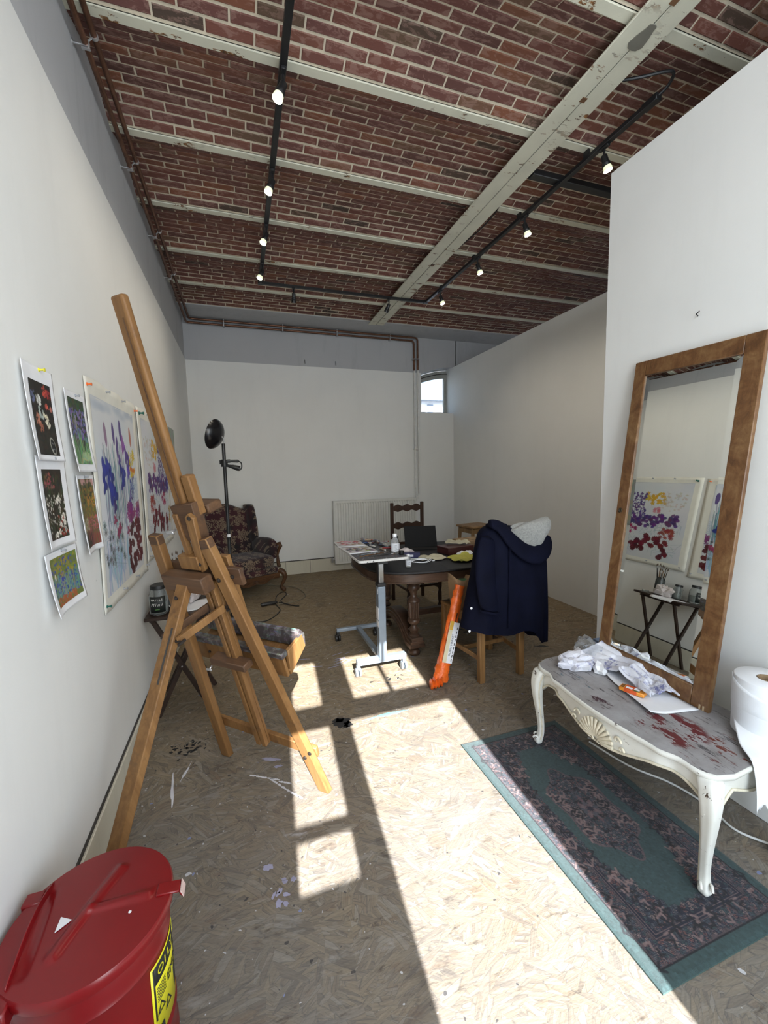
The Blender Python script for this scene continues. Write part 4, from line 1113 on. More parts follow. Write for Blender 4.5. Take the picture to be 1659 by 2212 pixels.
MB().lathe([(0.028, 0), (0.034, 0.016), (0.032, 0.016), (0.026, 0.003), (0, .003)], (0, 0, 0), 18).build('bowl', M_JAR, od)

# ================================================================== floor lamp
LP = (-0.14, 4.40, 0)
fl = thing('floor_lamp', 'tall black floor lamp with a dish shade and a clipped reading lamp', 'lamp', LP)
MB().lathe([(0.135, 0), (0.14, 0.008), (0.135, 0.022), (0.06, 0.034), (0.03, 0.05), (0.022, 0.085), (0.018, 0.09)], (0, 0, 0), 28).build('base', M_BLACK, fl)
MB().tube([(0, 0, 0.03), (0, 0, 1.775)], 0.0165, 12).build('pole', M_BLACK, fl)
MB().tube([(0, 0, 0.855), (0, 0, 0.885)], 0.0175, 12).build('tape', M_PAPER, fl)
MB().tube([(0.004, 0, 1.775), (0.004, 0, 1.825), (-0.016, 0, 1.85)], 0.006, 8).build('neck', M_ZINC, fl)
dsd = Vector((-0.88, 0.42, 0.28)).normalized()
xa = dsd.orthogonal().normalized()
dm = frame(xa, dsd.cross(xa), dsd, (-0.010, -0.01, 1.845))
pf = []
for i in range(9):
    q = i / 8 * 1.35
    pf.append((0.148 * math.sin(q) / math.sin(1.35), 0.085 * (1 - math.cos(q)) / (1 - math.cos(1.35))))
MB().lathe(pf + [(r - .002, z + .004) for r, z in reversed(pf[1:])] + [(0, .004)], (0, 0, 0), 32, dm).build('dish_shade', plain('black_gloss_enamel', (0.008, 0.008, 0.01), 0.25), fl)
MB().tube([(0, 0, 1.55), (0, 0, 1.62)], 0.031, 12).tube([(-0.03, 0, 1.575), (-0.03, 0, 1.615)], 0.014, 8).build('clamp', M_BLACK, fl)
rl_ = MB().tube([(0.02, -0.01, 1.605), (0.05, -0.01, 1.606), (0.06, -0.01, 1.606), (0.125, -0.01, 1.604), (0.135, -0.01, 1.603)], [0.016, 0.017, 0.013, 0.015, 0.010], 10).build('arm', M_BLACK, fl)
MB().tube([(0.02, -0.015, 1.563), (0.06, -0.018, 1.553), (0.07, -0.018, 1.551), (0.125, -0.02, 1.535), (0.14, -0.02, 1.53)], [0.012, 0.017, 0.020, 0.026, 0.022], 12).build('reading_head', M_BLACK, fl)
MB().tube(spline([(0.133, -0.01, 1.603), (0.155, -0.012, 1.585), (0.158, -0.015, 1.545), (0.138, -0.018, 1.515), (0.10, -0.02, 1.518)], 6), 0.006, 8).build('arm_cable', M_BLACK, fl)
M_CORD = plain('black_flex', (0.02, 0.018, 0.016), 0.5)
lc = thing('power_cord', 'tangled black power cord with an inline switch on the floor by the armchair', 'cord', (0.2, 4.6, 0))
def F(pts, o=(0.2, 4.6, 0)): return [(x - o[0], y - o[1], z) for x, y, z in pts]
MB().tube(spline(F([(-0.02, 4.36, .006), (0.03, 4.27, .006), (0.15, 4.23, .006), (0.25, 4.33, .006), (0.33, 4.52, .006), (0.30, 4.72, .02), (0.33, 4.92, .05), (0.41, 5.01, .06), (0.44, 4.93, .05), (0.36, 4.76, .03), (0.45, 4.66, .006), (0.54, 4.58, .006), (0.48, 4.62, .006), (0.34, 4.78, .012)]), 7), 0.0055, 6).build('flex', M_CORD, lc)
MB().tube(spline(F([(0.32, 4.73, .007), (0.52, 4.76, .007), (0.66, 4.93, .007), (0.60, 5.32, .007), (0.35, 5.55, .007), (0.10, 5.68, .007)]), 8), 0.0048, 6).build('grey_flex', plain('grey_flex', (0.20, 0.17, 0.12), .6), lc)
MB().tube(F([(0.14, 4.73, .022), (0.16, 4.735, .022), (0.28, 4.76, .022), (0.32, 4.765, .02)]), [0.016, 0.022, 0.021, 0.010], 10).build('switch_box', M_CORD, lc)

# ================================================================== armchair
def damask():
    t = NT('maroon_damask')
    co = t.co()
    s = t.n('SeparateXYZ', {'Vector': co})
    p = t.n('CombineXYZ', {0: s.outputs[0], 1: t.math('ADD', s.outputs[2], t.math('MULTIPLY', s.outputs[1], 0.75)), 2: 0.0}).outputs[0]
    wob = t.n('TexNoise', {'Vector': p, 'Scale': 11.0, 'Detail': 2.0}).outputs['Color']
    p = t.n('VectorMath', {0: p, 1: t.n('VectorMath', {0: wob, 1: (0.075, 0.075, 0.0)}, operation='MULTIPLY').outputs[0]}, operation='ADD').outputs[0]
    def flowers(scale, off, petals, size):
        q = t.mapping(p, (scale, scale, 1), (0, 0, 0), off)
        v = t.n('TexVoronoi', {'Vector': q, 'Scale': 1.0, 'Randomness': 0.35}, voronoi_dimensions='2D')
        d = t.n('VectorMath', {0: q, 1: v.outputs['Position']}, operation='SUBTRACT').outputs[0]
        ds = t.n('SeparateXYZ', {'Vector': d})
        ang = t.math('ARCTAN2', ds.outputs[1], ds.outputs[0])
        rad = t.math('MULTIPLY_ADD', t.math('SINE', t.math('MULTIPLY', ang, petals)), 0.11, size)
        rad = t.math('ADD', rad, t.math('MULTIPLY', t.math('SINE', t.math('MULTIPLY', ang, petals * 3)), 0.03))
        ins = t.math('LESS_THAN', v.outputs['Distance'], rad)
        ring = t.math('GREATER_THAN', t.math('SINE', t.math('MULTIPLY_ADD', v.outputs['Distance'], 44.0, t.math('MULTIPLY', t.math('SINE', t.math('MULTIPLY', ang, petals)), 2.6))), -0.45)
        return t.math('MULTIPLY', ins, ring)
    a = flowers(4.4, (0.15, 0.3, 0), 6.0, 0.345)
    b = flowers(9.5, (0.4, 0.1, 0), 4.0, 0.24)
    m = t.math('MAXIMUM', a, b)
    base = t.ramp(t.noise(co, 5, 2), [(0.35, (0.010, 0.006, 0.007)), (0.6, (0.045, 0.008, 0.012))])
    tan = t.ramp(t.noise(co, 60, 2), [(0.3, (0.155, 0.108, 0.070)), (0.7, (0.225, 0.165, 0.112))])
    t.set(Base_Color=t.mix(m, base, tan), Roughness=0.85, Sheen_Weight=0.15, Normal=t.bump(m, 0.3, 0.003))
    return t.mat
M_DAMASK = damask()
M_WALNUT = wood('carved_walnut', (0.045, 0.020, 0.010), (0.13, 0.062, 0.028), 1.4, 0, 0.4)
ac = thing('armchair', 'dark red armchair with beige damask flowers and carved legs in the back corner', 'armchair', (-0.06, 5.42, 0), math.radians(27.5))
def soft(name, rings, mat=M_DAMASK, par=ac, sub=2):
    return MB().loft(rings).build(name, mat, par, sub=sub, smooth=180)
def rrect(cx, cy, w, d, z, k=0.25, n=4):
    """rounded rectangle ring in plan"""
    out = []
    r = min(w, d) * k
    for sx, sy, a0 in ((1, 1, 0), (-1, 1, PI / 2), (-1, -1, PI), (1, -1, 1.5 * PI)):
        for i in range(n):
            q = a0 + PI / 2 * i / (n - 1)
            out.append((cx + sx * (w / 2 - r) + r * math.cos(q), cy + sy * (d / 2 - r) + r * math.sin(q), z))
    return out
seatc = [rrect(0, -0.06, 0.64, 0.60, z, .2) if not e else rrect(0, -0.06, 0.62, 0.58, z, .25) for z, e in ((0.315, 1), (0.33, 0), (0.44, 0), (0.465, 1))]
soft('seat_cushion', seatc, sub=1)
soft('seat_base', [rrect(0, -0.03, 0.68, 0.64, 0.235, .1), rrect(0, -0.03, 0.69, 0.65, 0.25, .1), rrect(0, -0.03, 0.69, 0.65, 0.31, .1), rrect(0, -0.03, 0.67, 0.63, 0.325, .1)], sub=1)
# back: serpentine top, slightly raked
bp = []
xsb = [-0.34, -0.30, -0.22, -0.12, 0, 0.12, 0.22, 0.30, 0.34]
def btop(x): return 1.06 + 0.055 * math.cos(min(1, abs(x) / 0.30) * PI) * 0.9
ringF, ringB = [], []
mbk = MB()
nz = 9
def bpt(i, j, side):
    x = xsb[i]; v = j / nz
    z = 0.40 + (btop(x) - 0.40) * v
    y = 0.225 + 0.13 * v + (0.035 * (1 - (x / 0.36) ** 2) * -1 if side == 0 else 0.085)
    if j == nz: y += 0.02 if side == 0 else -0.015
    return (x, y, z)
for side in (0, 1):
    for j in range(nz + 1):
        for i in range(9): mbk.v.append(bpt(i, j, side))
W9 = 9
def bi(side, j, i): return side * (nz + 1) * W9 + j * W9 + i
for side in (0, 1):
    for j in range(nz):
        for i in range(8): mbk.f.append((bi(side, j, i), bi(side, j, i + 1), bi(side, j + 1, i + 1), bi(side, j + 1, i)))
for i in range(8):
    mbk.f.append((bi(0, nz, i), bi(0, nz, i + 1), bi(1, nz, i + 1), bi(1, nz, i))); mbk.f.append((bi(0, 0, i), bi(0, 0, i + 1), bi(1, 0, i + 1), bi(1, 0, i)))
for j in range(nz):
    mbk.f.append((bi(0, j, 0), bi(0, j + 1, 0), bi(1, j + 1, 0), bi(1, j, 0))); mbk.f.append((bi(0, j, 8), bi(0, j + 1, 8), bi(1, j + 1, 8), bi(1, j, 8)))
mbk.build('backrest', M_DAMASK, ac, sub=1, smooth=180)
for s in (-1, 1):
    # wing beside the back, then the padded arm with its wooden post
    rings = []
    for z, y0, y1 in ((0.56, 0.16, 0.32), (0.70, 0.15, 0.36), (0.88, 0.18, 0.40), (1.00, 0.22, 0.43), (1.05, 0.25, 0.43), (1.065, 0.29, 0.42)):
        w = 0.045
        rings.append([(s * (0.335 - w), y0, z), (s * (0.335 + w), y0, z), (s * (0.345 + w), (y0 + y1) / 2, z), (s * (0.33 + w), y1, z), (s * (0.33 - w), y1, z), (s * (0.325 - w), (y0 + y1) / 2, z)])
    soft('wing', rings, sub=2)
    rings = []
    for y, zc_, hh, ww in ((0.30, 0.52, 0.11, 0.05), (0.10, 0.535, 0.12, 0.062), (-0.12, 0.545, 0.125, 0.075), (-0.22, 0.535, 0.115, 0.072), (-0.255, 0.53, 0.09, 0.05)):
        rings.append([(s * 0.345 + ww * math.cos(q), y, zc_ + hh * (math.sin(q) if math.sin(q) > 0 else math.sin(q) * 1.4)) for q in [2 * PI * i / 10 for i in range(10)]])
    soft('arm', rings, sub=1)
    MB().tube([(s * 0.385, -0.23, 0.58), (s * 0.40, -0.275, 0.59), (s * 0.405, -0.285, 0.56), (s * 0.395, -0.255, 0.50), (s * 0.385, -0.24, 0.44), (s * 0.37, -0.27, 0.36), (s * 0.365, -0.30, 0.30)], [0.016, 0.026, 0.026, 0.017, 0.016, 0.022, 0.026], 10).build('arm_post', M_WALNUT, ac, smooth=70)
    # cabriole front leg and plain back leg
    MB().tube(spline([(s * 0.345, -0.315, 0.27), (s * 0.385, -0.355, 0.235), (s * 0.395, -0.37, 0.17), (s * 0.365, -0.345, 0.08), (s * 0.36, -0.345, 0.05), (s * 0.38, -0.365, 0.022), (s * 0.372, -0.355, 0.004)], 4), [0.034, 0.036, 0.037, 0.037, 0.036, 0.034, 0.032, 0.030, 0.027, 0.024, 0.022, 0.020, 0.018, 0.018, 0.018, 0.018, 0.020, 0.024, 0.027, 0.029, 0.030, 0.029, 0.026, 0.022, 0.018], 10).build('leg', M_WALNUT, ac, smooth=70)
    MB().tube([(s * 0.30, 0.28, 0.25), (s * 0.31, 0.33, 0.004)], [0.025, 0.018], 8).build('leg', M_WALNUT, ac, smooth=70)
def apron_poly(w, top, ends, mid, n=24):
    pts = [(-w, top), (w, top)]
    for i in range(n + 1):
        x = w - 2 * w * i / n
        t_ = abs(x) / w
        z = mid + (ends - mid) * t_ ** 1.5 + 0.012 * math.cos(t_ * PI * 3)
        pts.append((x, z))
    return pts
ap = MB().prism(apron_poly(0.33, 0.245, 0.19, 0.145), 0.335, 0.365, frame((1, 0, 0), (0, 0, 1), (0, -1, 0), (0, 0, 0))).build('apron', M_WALNUT, ac, bevel=0.004)
mb = MB()
for i in range(9):
    q = -1.2 + 2.4 * i / 8
    mb.tube([(0.0, -0.368, 0.165), (0.028 * math.sin(q), -0.372, 0.165 + 0.028 * math.cos(q)), (0.052 * math.sin(q), -0.367, 0.165 + 0.042 * math.cos(q))], [0.003, 0.006, 0.005], 6)
mb.build('shell_carving', M_WALNUT, ap, smooth=70)
for s in (-1, 1):
    MB().tube(spline([(s * .08, -.367, .19), (s * .12, -.369, .175), (s * .17, -.367, .20), (s * .22, -.368, .19), (s * .25, -.366, .215)], 5), 0.006, 6).tube(spline([(s * .10, -.367, .215), (s * .15, -.369, .225), (s * .20, -.367, .215), (s * .28, -.366, .225)], 5), 0.005, 6).build('leaf_carving', M_WALNUT, ap, smooth=70)
# ================================================================== overbed table
M_GREYST = plain('grey_painted_steel', (0.25, 0.30, 0.36), 0.35, 0.3, 0.06)
M_CHROME = plain('chrome_tube', (0.75, 0.76, 0.78), 0.12, 1.0, 0.05)
def speckled(name, base, specks):
    t = NT(name)
    co = t.co()
    c = t.ramp(t.noise(co, 18, 4, .7), [(0.3, [x * .7 for x in base]), (0.7, base)])
    for i, (s, col, th) in enumerate(specks):
        v = t.n('TexVoronoi', {'Vector': t.mapping(co, (1, 1.6, 1), (0, 0, .4 * i), (i * 3.3, i, 0)), 'Scale': s})
        sp_ = t.n('SeparateColor', {'Color': v.outputs['Color']})
        k = t.math('MULTIPLY', t.math('LESS_THAN', v.outputs['Distance'], th), t.math('GREATER_THAN', sp_.outputs[0], .55))
        c = t.mix(k, c, col)
    t.set(Base_Color=c, Roughness=0.55)
    return t.mat
M_OTOP = speckled('paint_spattered_top', (0.075, 0.075, 0.08), [(40, (0.35, 0.35, 0.36), .25), (28, (0.25, 0.10, 0.08), .22), (33, (0.10, 0.14, 0.25), .24), (60, (0.5, 0.5, 0.5), .2)])
M_WEDGE = speckled('white_table_edge', (0.72, 0.72, 0.70), [(30, (0.08, 0.08, 0.08), .16)])
OB = (0.92, 2.82, 0)
ob = thing('overbed_table', 'wheeled metal overbed table with a paint spattered white edged top', 'table', OB)
def steel_bar(name, lo, hi, mat=M_GREYST, b=0.004): return MB().box(lo, hi).build(name, mat, ob, bevel=b, seg=2)
steel_bar('base_bar', (-0.195, -0.025, 0.085), (0.185, 0.025, 0.125))
steel_bar('base_bar', (-0.195, 0.655, 0.085), (0.185, 0.69, 0.115))
steel_bar('base_spine', (-0.020, 0.025, 0.085), (0.020, 0.655, 0.115))
steel_bar('column', (-0.028, -0.03, 0.10), (0.028, 0.03, 0.655))
steel_bar('collar', (-0.031, -0.033, 0.655), (0.031, 0.033, 0.680), M_BLACK)
steel_bar('inner_column', (-0.018, -0.020, 0.680), (0.022, 0.020, 0.830), M_CHROME)
steel_bar('inner_column_side', (-0.022, -0.021, 0.680), (-0.0182, 0.021, 0.830), M_BLACK, 0.001)
steel_bar('head_plate', (-0.03, -0.035, 0.820), (0.05, 0.25, 0.846), M_BLACK)
MB().box((-0.030, -0.028, 0.41), (-0.0275, 0.02, 0.50)).box((-0.030, -0.028, 0.355), (-0.0275, 0.02, 0.40)).build('sticker', M_PAPER, ob, smooth=0)
MB().box((-0.030, -0.018, 0.60), (-0.0275, -0.004, 0.64)).build('sticker', M_PAPER, ob, smooth=0)
for wx, wy, m in ((-0.185, 0.0, M_GREYST), (0.165, -0.01, M_GREYST), (-0.185, 0.672, M_BLACK), (0.165, 0.672, M_BLACK)):
    c = MB().box((wx - 0.012, wy - 0.020, 0.055), (wx + 0.012, wy + 0.020, 0.086)).tube([(wx, wy, 0.06), (wx, wy, 0.09)], 0.009, 8).build('caster', m, ob, bevel=0.003)
    for s in (-1, 1):
        MB().lathe([(0.014, -0.009), (0.029, -0.008), (0.031, -0.003), (0.031, 0.003), (0.029, 0.008), (0.014, 0.009)], (0, 0, 0), 16, Matrix.Translation((wx + s * 0.013, wy, 0.0315)) @ Matrix.Rotation(PI / 2, 4, 'Y')).build('wheel', m, c)
OTX0, OTX1, OTY0, OTY1 = 0.745 - OB[0], 1.125 - OB[0], 2.755 - OB[1], 3.60 - OB[1]
def rpoly(x0, x1, y0, y1, r, n=5):
    out = []
    for cx, cy, a0 in ((x1 - r, y1 - r, 0), (x0 + r, y1 - r, PI / 2), (x0 + r, y0 + r, PI), (x1 - r, y0 + r, 1.5 * PI)):
        for i in range(n):
            q = a0 + PI / 2 * i / (n - 1); out.append((cx + r * math.cos(q), cy + r * math.sin(q)))
    return out
tp = MB().prism(rpoly(OTX0, OTX1, OTY0, OTY1, 0.03), 0.846, 0.864).build('table_top', M_WEDGE, ob, bevel=0.003)
MB().prism(rpoly(OTX0 + .006, OTX1 - .006, OTY0 + .006, OTY1 - .006, 0.026), 0.8635, 0.8655).build('top_surface', M_OTOP, tp, smooth=0)
ZO = 0.8665
def palette(seed, tones):
    c = Canvas(48, 48, (0.62, 0.61, 0.60)); r = np.random.default_rng(seed)
    for i in range(46):
        col = tones[int(r.integers(len(tones)))]
        c.blob(float(r.uniform(.1, .9)), float(r.uniform(.1, .9)), float(r.uniform(.05, .16)), float(r.uniform(.04, .09)), [min(1, x * float(r.uniform(.6, 1.3))) for x in col], .85, float(r.uniform(-.4, .4)), 3, .2)
    return c
for nm_, lb, x, y, cv, rz in (('paint_palette', 'pad of paper smeared with pink and red paint on the overbed table', 0.848, 3.428, palette(1, [(.42, .10, .12), (.55, .22, .24), (.30, .06, .08), (.6, .35, .35)]), -.05),
                              ('paint_palette', 'pad of paper with violet, black and yellow paint, nearer of the two pads', 0.850, 3.140, palette(2, [(.20, .16, .26), (.30, .27, .38), (.05, .05, .07), (.42, .36, .10), (.35, .12, .15)]), .06)):
    o = thing(nm_, lb, 'palette', (x, y, ZO), rz, 'paint palettes')
    MB().box((-0.115, -0.125, 0), (0.115, 0.125, 0.006)).build('pad', M_PAPER, o, bevel=0.001)
    g = MB().grid(lambda u, v: ((u - .5) * .225, (.5 - v) * .245, 0.0068), 47, 47).build('paint_smears', M_WATER, o, smooth=0, fix=False)
    paint_on(g.data, cv)
def tube_of_paint(label, x, y, z, rz, body, cap, L=0.085):
    o = thing('paint_tube', label, 'paint tube', (x, y, z), rz, 'paint tubes on the overbed table')
    MB().loft([[(t_ * L, w * math.cos(q), max(0.0005, 0.009 + h * math.sin(q))) for q in [2 * PI * i / 10 for i in range(10)]] for t_, w, h in ((0, .014, .002), (.1, .013, .004), (.5, .012, .008), (.85, .0105, .0085), (.97, .0055, .0055), (1.0, .0045, .0045))]).build('tube_body', body, o, smooth=60)
    MB().tube([(L, 0, .009), (L + .012, 0, .009)], .0062, 8).build('cap', cap, o)
    MB().box((L * .35, -.011, .0155), (L * .55, .011, .0178)).build('colour_band', cap, o, bevel=.001)
tm = [plain('tube_silver', (.45, .46, .47), .3, .6), plain('tube_white', (.55, .54, .50), .5), plain('tube_brown', (.12, .05, .035), .5), plain('tube_black', (.03, .03, .032), .4), plain('tube_red', (.28, .04, .04), .4), plain('tube_blue', (.05, .09, .22), .4), plain('tube_tan', (.35, .25, .16), .5)]
rt = random.Random(5)
wds = ['silver', 'white', 'brown', 'black', 'red', 'blue', 'tan']
spots_ = [(1.00, 3.52), (1.05, 3.47), (1.08, 3.40), (1.00, 3.44), (1.04, 3.36), (1.09, 3.31), (1.01, 3.30), (1.06, 3.24), (1.02, 3.19), (1.09, 3.17), (1.04, 3.10), (1.09, 3.07), (1.03, 3.03), (1.10, 3.48), (0.99, 3.37), (1.09, 3.24)]
combos = [(b_, c_) for b_ in range(7) for c_ in (3, 4, 5, 1) if b_ != c_]
rt.shuffle(combos)
for i, (x, y) in enumerate(spots_):
    b, cp = combos[i]
    tube_of_paint(f'{wds[b]} paint tube with a {wds[cp]} cap in the heap on the overbed table', x - .02, y, ZO + (0 if i % 3 else 0.016), rt.uniform(-2.5, 2.5), tm[b], tm[cp], rt.uniform(.06, .085))
t = NT('clear_bottle_glass'); t.set(Base_Color=(0.95, 0.97, 0.98, 1), Roughness=0.02, Transmission_Weight=0.85, IOR=1.25); M_BOT = t.mat
t = NT('amber_glass'); t.set(Base_Color=(0.06, 0.03, 0.012, 1), Roughness=0.08, Transmission_Weight=0.3); M_AMBER = t.mat
M_CAPW = plain('white_cap', (0.82, 0.83, 0.85), 0.4)
M_LAB = plain('paper_label', (0.68, 0.69, 0.73), 0.7)
def bottle(label, x, y, z, r, h, glass, cap, lab=True, liquid=None):
    o = thing('bottle', label, 'bottle', (x, y, z), 0, 'bottles of medium')
    MB().lathe([(r * .9, 0), (r, .004), (r, h * .62), (r * .88, h * .70), (r * .45, h * .79), (r * .42, h * .86)], (0, 0, 0), 20).build('glass_body', glass, o)
    MB().lathe([(r * .52, h * .83), (r * .54, h * .84), (r * .54, h * .985), (r * .48, h), (0, h)], (0, 0, 0), 18).build('cap', cap, o)
    if lab:
        MB().lathe([(r + .0008, h * .12), (r + .0008, h * .52)], (0, 0, 0), 20).build('label', M_LAB, o, fix=False)
        for k in range(4): MB().box((-r * .45, -r - .0022, h * (.20 + .07 * k)), (r * .35 - r * .2 * (k % 2), -r - .001, h * (.215 + .07 * k))).build('print_line', M_INKK, o, smooth=0)
    return o
bottle('clear bottle with a white cap and white label on the overbed table', 1.068, 2.905, ZO, 0.029, 0.148, M_BOT, M_CAPW)
bottle('brown bottle with a black cap behind the white capped one', 1.110, 2.985, ZO, 0.024, 0.118, M_AMBER, M_BLACK)
bottle('little clear bottle with a white cap standing on the dining table', 1.193, 2.950, 0.7425, 0.022, 0.098, M_BOT, M_CAPW)
o = thing('dipper_pot', 'small black pot beside the clear bottle on the overbed table', 'pot', (1.094, 2.838, ZO))
MB().lathe([(.018, 0), (.020, .004), (.020, .028), (.017, .030), (.016, .008), (0, .007)], (0, 0, 0), 16).build('pot', M_BLACK, o)
for i, (x, y, rz) in enumerate(((0.86, 2.90, 0.5), (0.93, 2.88, 0.35), (0.90, 2.95, 0.25), (0.97, 2.86, 0.15))):
    o = thing('paint_brush', ['thin brush lying near the left corner of the overbed table', 'second thin brush lying across the near end of the overbed table', 'brush lying beside the nearer paint pad', 'brush lying closest to the clear bottle'][i], 'brush', (x, y, ZO + .001 + (.009 if i == 1 else 0)), rz, 'brushes on the overbed table')
    MB().tube([(-.09, 0, .004), (.05, 0, .004)], [.0022, .0036], 6).build('handle', [M_EASEL, M_EASELD, M_GREYST, M_BLACK][i], o)
    MB().tube([(.05, 0, .004), (.072, 0, .004)], .004, 6).build('ferrule', M_ZINC, o)
    MB().tube([(.072, 0, .004), (.082, 0, .0045), (.095, 0, .002)], [.004, .0046, .0008], 6).build('bristles', bpy.data.materials['brush_hair'], o)

# ================================================================== dining table
M_OAKD = wood('dark_dining_oak', (0.030, 0.016, 0.010), (0.095, 0.052, 0.032), 1.0, 0, 0.35, 0.4, (0.13, 0.085, 0.06))
M_SLATE_T = plain('black_table_surface', (0.009, 0.0085, 0.010), 0.6, 0, 0.5, 30)
DT = (1.60, 3.31, 0)
dt = thing('dining_table', 'dark oak dining table with rounded corners and turned fluted legs', 'table', DT)
def sup(a, b, e, n=56):
    out = []
    for i in range(n):
        q = 2 * PI * i / n
        c_, s_ = math.cos(q), math.sin(q)
        out.append((a * math.copysign(abs(c_) ** e, c_), b * math.copysign(abs(s_) ** e, s_)))
    return out
MB().prism(sup(0.725, 0.56, 0.55), 0.722, 0.740).build('table_top', M_SLATE_T, dt, bevel=0.006, seg=2)
MB().prism(sup(0.715, 0.55, 0.55), 0.655, 0.722).build('apron', M_OAKD, dt, bevel=0.006)
MB().prism(sup(0.722, 0.557, 0.55), 0.650, 0.662).build('apron_moulding', M_OAKD, dt, bevel=0.004)
MB().box((-0.146, -0.555, 0.7395), (-0.142, 0.555, 0.7408)).build('leaf_seam', M_GAP, dt, smooth=0)
legp = [(.028, .0), (.050, .012), (.052, .03), (.040, .045), (.030, .052)]
def turned(x, y):
    z0 = 0.165
    pf_ = [(.045, 0), (.045, .012), (.030, .02), (.034, .035), (.046, .05), (.030, .066), (.024, .085), (.040, .10), (.052, .118), (.050, .135), (.040, .142)]
    l = MB().lathe([(r, z0 + z) for r, z in [(.046, .275), (.055, .285), (.050, .300), (.030, .315), (.024, .335), (.034, .365), (.050, .385), (.052, .40), (.044, .415), (.030, .432), (.026, .452), (.040, .462), (.042, .488)]], (x, y, 0), 20).build('leg', M_OAKD, dt, smooth=50)
    MB().lathe([(r, z0 + z) for r, z in pf_], (x, y, 0), 20).build('lower_turning', M_OAKD, l, smooth=50)
    fl_ = MB(); ring = []
    for i in range(48):
        q = 2 * PI * i / 48
        ring.append((q, .036 if i % 4 < 2 else .042))
    fl_.loft([[(x + (r * k) * math.cos(q), y + (r * k) * math.sin(q), z0 + z) for q, r in ring] for z, k in ((.140, .95), (.150, 1), (.268, 1.12), (.278, 1.08))])
    fl_.build('fluted_drum', M_OAKD, l, smooth=30)
    MB().lathe([(.030, 0), (.046, .010), (.050, .028), (.040, .046), (.028, .056)], (x, y, 0), 18).build('bun_foot', M_OAKD, l, smooth=60)
LX, LY = -0.345, 0.335
for sx in (LX, 0.40):
    for sy in (-LY + .03, LY + .03): turned(sx, sy)
    prof_ = []
    N_ = 24
    for i in range(N_ + 1):
        v = -1 + 2 * i / N_
        prof_.append((v * (LY + 0.075) + .03, 0.165 + 0.115 * max(0, 1 - (abs(v) / 0.72) ** 2.2)))
    bot = [(y_, z_ - (0.075 if abs(i - N_ / 2) < N_ * .36 else 0.11 - 0.0)) for i, (y_, z_) in enumerate(prof_)]
    bot = [(y_, max(0.055, z_)) for y_, z_ in bot]
    for k, (hw_, dz_) in enumerate(((0.05, 0.0), (0.058, -0.028), (0.066, -0.055))):
        MB().prism([(a_, b_ + dz_) for a_, b_ in prof_] + [(a_, max(0.055, b_ + dz_ - 0.03)) for a_, b_ in reversed(prof_)], -hw_ + 0, hw_, frame((0, 1, 0), (0, 0, 1), (1, 0, 0), (sx, 0, 0))).build('sled_moulding', M_OAKD, dt, bevel=0.004)
MB().box((LX, .03 - .03, 0.20), (0.40, .03 + .03, 0.25)).build('stretcher', M_OAKD, dt, bevel=0.004)
ZD = 0.7415
# tablet in a dark folding cover
M_MATTE = plain('matt_black_cover', (0.0025, 0.0025, 0.003), 0.9)
tb = thing('tablet', 'black tablet propped up in a folding cover on the dining table', 'tablet', (1.60, 3.62, ZD), math.radians(-14))
bk = Matrix.Rotation(math.radians(-24), 4, 'X')
MB().box((-0.155, -0.005, 0.006), (0.155, 0.005, 0.215), bk).build('screen_cover', M_MATTE, tb, bevel=0.004, seg=2)
MB().box((-0.155, -0.115, 0), (0.155, 0.03, 0.006)).build('keyboard_flap', M_MATTE, tb, bevel=0.002)
MB().bar((0.09, 0.06, 0.12), (0.09, 0.15, 0.004), 0.10, 0.004).build('kickstand', M_MATTE, tb)
# red brown box, cardboard, cloths
M_MAROON = plain('maroon_box', (0.060, 0.016, 0.014), 0.35)
M_CARD = plain('brown_cardboard', (0.30, 0.20, 0.11), 0.85)
bx = thing('wooden_box', 'low dark red box at the right of the dining table', 'box', (1.79, 3.30, ZD), math.radians(10))
MB().box((-0.14, -0.085, 0), (0.14, 0.085, 0.055)).build('case', M_MAROON, bx, bevel=0.003)
MB().box((-0.142, -0.087, 0.045), (0.142, 0.087, 0.062)).build('lid', M_MAROON, bx, bevel=0.003)
o = thing('cardboard_box', 'flat brown cardboard box behind the red box', 'box', (2.06, 3.52, ZD), math.radians(5))
MB().box((-0.13, -0.10, 0), (0.13, 0.10, 0.065)).build('carton', M_CARD, o, bevel=0.003)
MB().box((-0.002, -0.101, 0.0655), (0.002, 0.101, 0.0665)).build('flap_seam', M_GAP, o, smooth=0)
M_CLOTH = plain('cream_rag', (0.50, 0.46, 0.33), 0.95, bump=.3)
M_YEL = plain('yellow_duster', (0.50, 0.47, 0.10), 0.95, bump=.3)
M_CLING = M_BAG
def rag(name, label, cx, cy, cz, w, d, amp, mat, seed, rz=0.0):
    o = thing(name, label, 'cloth', (cx, cy, cz), rz)
    r = random.Random(seed)
    ph = [(r.uniform(5, 16), r.uniform(5, 16), r.uniform(0, 6)) for _ in range(5)]
    def fn(u, v):
        x, y = (u - .5) * w, (v - .5) * d
        h = sum(math.sin(a * u * 1.3 + b * v * 1.1 + c_) for a, b, c_ in ph) / 5
        e = min(u, 1 - u, v, 1 - v)
        edge = 1 + .18 * math.sin(9 * u + 7 * v + seed)
        return (x * edge, y * edge, 0.003 + amp * (0.5 + 0.5 * h) * min(1, .35 + e * 5))
    MB().grid(fn, 22, 18).build('fabric', mat, o, smooth=60, solid=0.0015, sub=1)
    return o
rag('rag', 'crumpled cream rag lying in the middle of the dining table', 1.485, 3.13, ZD, 0.20, 0.15, 0.035, M_CLOTH, 2, -.2)
rag('yellow_duster', 'crumpled yellow cloth on the dining table beside the coat', 1.70, 2.99, ZD, 0.22, 0.19, 0.065, M_YEL, 5, .2)
